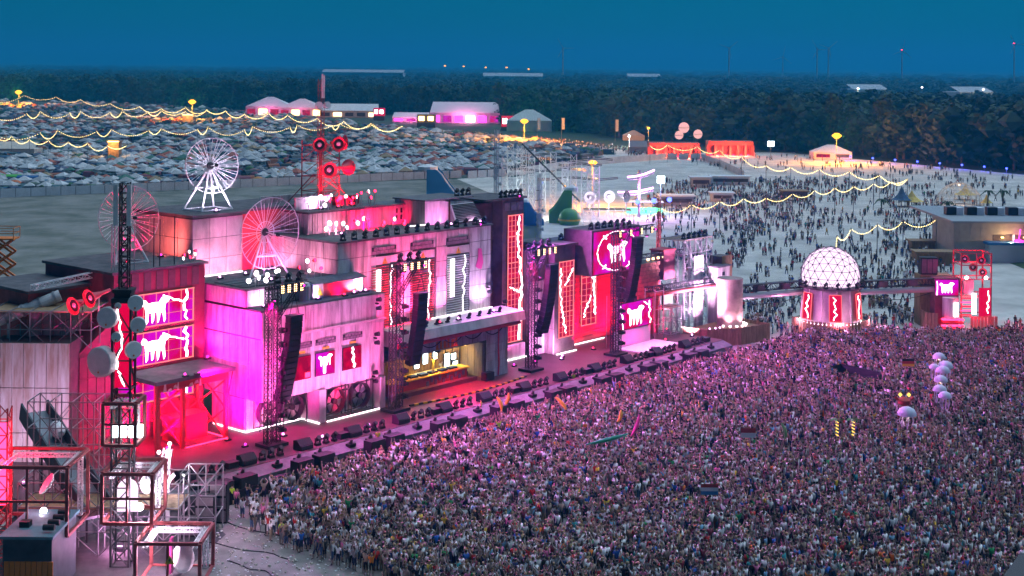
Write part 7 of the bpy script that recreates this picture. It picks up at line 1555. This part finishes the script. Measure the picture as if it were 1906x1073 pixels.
for i,(px_,py_,m,L,tilt,yaw,l) in enumerate(((942,745,'banana',1.6,1.2,0.5,'yellow inflatable banana held upright near the barrier'),(929,752,'banana',1.5,1.0,2.2,'tilted yellow inflatable banana near the barrier'),(1044,752,'banana',1.8,0.7,2.4,'leaning yellow inflatable banana in the front crowd'),(1130,818,'noodle_green',4.2,0.22,0.3,'long green inflatable pool noodle above the crowd'),(1181,795,'noodle_pink',2.6,1.1,0.7,'pink inflatable pool noodle above the crowd'),(1152,775,'banana',1.3,1.1,1.0,'short yellow inflatable banana right of the others'),(1458,805,'green_toy',1.8,1.1,2.0,'green inflatable held over the crowd'))):
    c = at(px_,py_,2.3); T = thing('inflatable_toy',l,'inflatable',(c.x,c.y,2.0),'W','inflatables'); d = Vector((math.cos(yaw)*math.cos(tilt),0.3*math.sin(yaw)*math.cos(tilt),math.sin(tilt))).normalized(); pts = [c+d*(L*(k_/6-0.5))+Vector((0.18*math.sin(PI*k_/6),0,0)) for k_ in range(7)]; b = MB()
    for k_ in range(6): b.tube(pts[k_],pts[k_+1],0.2*(0.35+math.sin(PI*(k_+0.15)/6.3))*0.75,8,0.2*(0.35+math.sin(PI*(k_+1.15)/6.3))*0.75,caps=True)
    b.build('toy_body',m,T); MB().lathe([(0.04,0),(0.05,0.12)],pts[6],d,6,True,True).build('valve','black',T)
for i,(px_,l) in enumerate(((1558,'left glowing toy palm with yellow spiral trunk'),(1588,'right glowing toy palm with yellow spiral trunk'))):
    c = at(px_,812,1.8); T = thing('toy_palm',l,'lantern',(c.x,c.y,1.5),'W','toy palms'); b = MB()
    for k_ in range(5): b.obox((c.x,c.y,1.9+k_*0.32),(0.30,0.15,0.08),Matrix.Rotation(0.5,3,'Y'))
    b.build('spiral_trunk','glow_yellow',T,kind='stuff')
    for k_ in range(6): a = k_*PI/3; MB().add([(c.x,c.y,3.5),(c.x+0.6*math.cos(a),c.y+0.6*math.sin(a),3.45),(c.x+0.7*math.cos(a+0.25),c.y+0.7*math.sin(a+0.25),3.3)],[(0,1,2)]).build('frond','green_toy',T)
    MB().tube((c.x,c.y,1.5),(c.x,c.y,3.5),0.04).build('stick','pole',T)
c = at(1683,748,3.0); T = thing('red_inflatable','red crab like inflatable with yellow eyes over the crowd','inflatable',(c.x,c.y,2.0),'W'); MB().lathe([(0.1,-0.5),(0.65,-0.2),(0.7,0.2),(0.1,0.55)],c,(0,0,1),12).build('body','skin_red',T)
for s in (-1,1): MB().lathe([(0.02,-0.22),(0.22,0),(0.02,0.22)],c+Vector((0.45*s,-0.1,0.75)),(0,0,1),10).build('eye','glow_yellow',T); MB().tube(c+Vector((0.5*s,0,0.1)),c+Vector((0.95*s,-0.1,0.5)),0.12,6,0.18).build('claw','skin_red',T)
for i,(px_,py_,cs,l) in enumerate(((1690,680,('sign_black','skin_red','banana'),'black red and gold flag held over the crowd'),(1392,812,('skin_red','canvas'),'red and white flag held over the crowd'),(1320,918,('skin_red','canvas','slide_blue'),'red white and blue flag held over the crowd'))):
    c = at(px_,py_,2.6); T = thing('hand_flag',l,'flag',(c.x,c.y,1.4),'W','hand held flags'); MB().tube((c.x-0.7,c.y,1.4),(c.x-0.7,c.y,3.4),0.03).build('stick','pole',T)
    for k_, m in enumerate(cs): h = 0.9/len(cs); MB().box(c.x-0.68,c.x+0.75,c.y-0.01,c.y+0.01,3.35-h*(k_+1),3.35-h*k_-0.004).build('stripe',m,T)
T = thing('tower_canopy','corner of a black canopy roof at the bottom right edge','canopy',(at(1900,1060).x,at(1900,1060).y,0),'W'); c = at(1898,1062,3.4); MB().poly([(c.x-1.9,c.y-2,3.5),(c.x+4,c.y-2,3.5),(c.x+4,c.y+1.6,3.9),(c.x+0.6,c.y+1.6,3.9)],(0,0,0.12)).build('roof','black',T); MB().tube((c.x+0.5,c.y+1.2,0),(c.x+0.5,c.y+1.2,3.8),0.08).build('leg','black_steel',T)

for i,(a,b_) in enumerate((((395,968),(560,1010)),((380,1010),(540,1040)),((420,1045),(520,1075)))):
    a, b_ = at(*a), at(*b_); T = thing('ground_cable','black cable lying across the sand, '+['upper','middle','lower'][i]+' of three by the frame cubes','cable',(a.x,a.y,0),'W'); MB().path([a+(b_-a)*(k_/10)+Vector((0.15*math.sin(k_*1.7+i),0.25*math.sin(k_*1.1),0.04)) for k_ in range(11)],0.05,4).build('cable','black',T)
n = 900; P = [( *at(RNG.uniform(380,900),RNG.uniform(900,1075))[:2],0.015) for k_ in range(n)]; P = [p for p in P if st_of(p[0],p[1])[1] < -4.4]
scatter('litter','scattered cups and paper on the trampled sand','litter',P,RNG.random(len(P))*6,RNG.uniform(0.6,1.5,(len(P),1))*np.ones((1,3)),RNG.integers(0,2,len(P)),[MB().box(-0.07,0.07,-0.05,0.05,0,0.03).mesh('scrap','canvas'),MB().lathe([(0.05,0),(0.06,0.14)],(0,0,0.06),(1,0.3,0),6,True,True).mesh('cup','canvas_cream')])
# ================================================================== dusty evening air
b = MB(); b.box(-14500,14500,-700,20000,-1.0,165.0)
hz = b.build('haze','black',kind='stuff',label='thin dusty evening haze over the whole festival ground',cat='haze')
hm = bpy.data.materials.new('haze'); hm.use_nodes = True; t = hm.node_tree; t.nodes.clear(); o = t.nodes.new('ShaderNodeOutputMaterial'); v = t.nodes.new('ShaderNodeVolumePrincipled')
v.inputs['Color'].default_value = (0.02,0.42,0.80,1); v.inputs['Density'].default_value = 0.00028; v.inputs['Anisotropy'].default_value = 0.2
t.links.new(v.outputs[0], o.inputs['Volume']); hz.data.materials.clear(); hz.data.materials.append(hm)
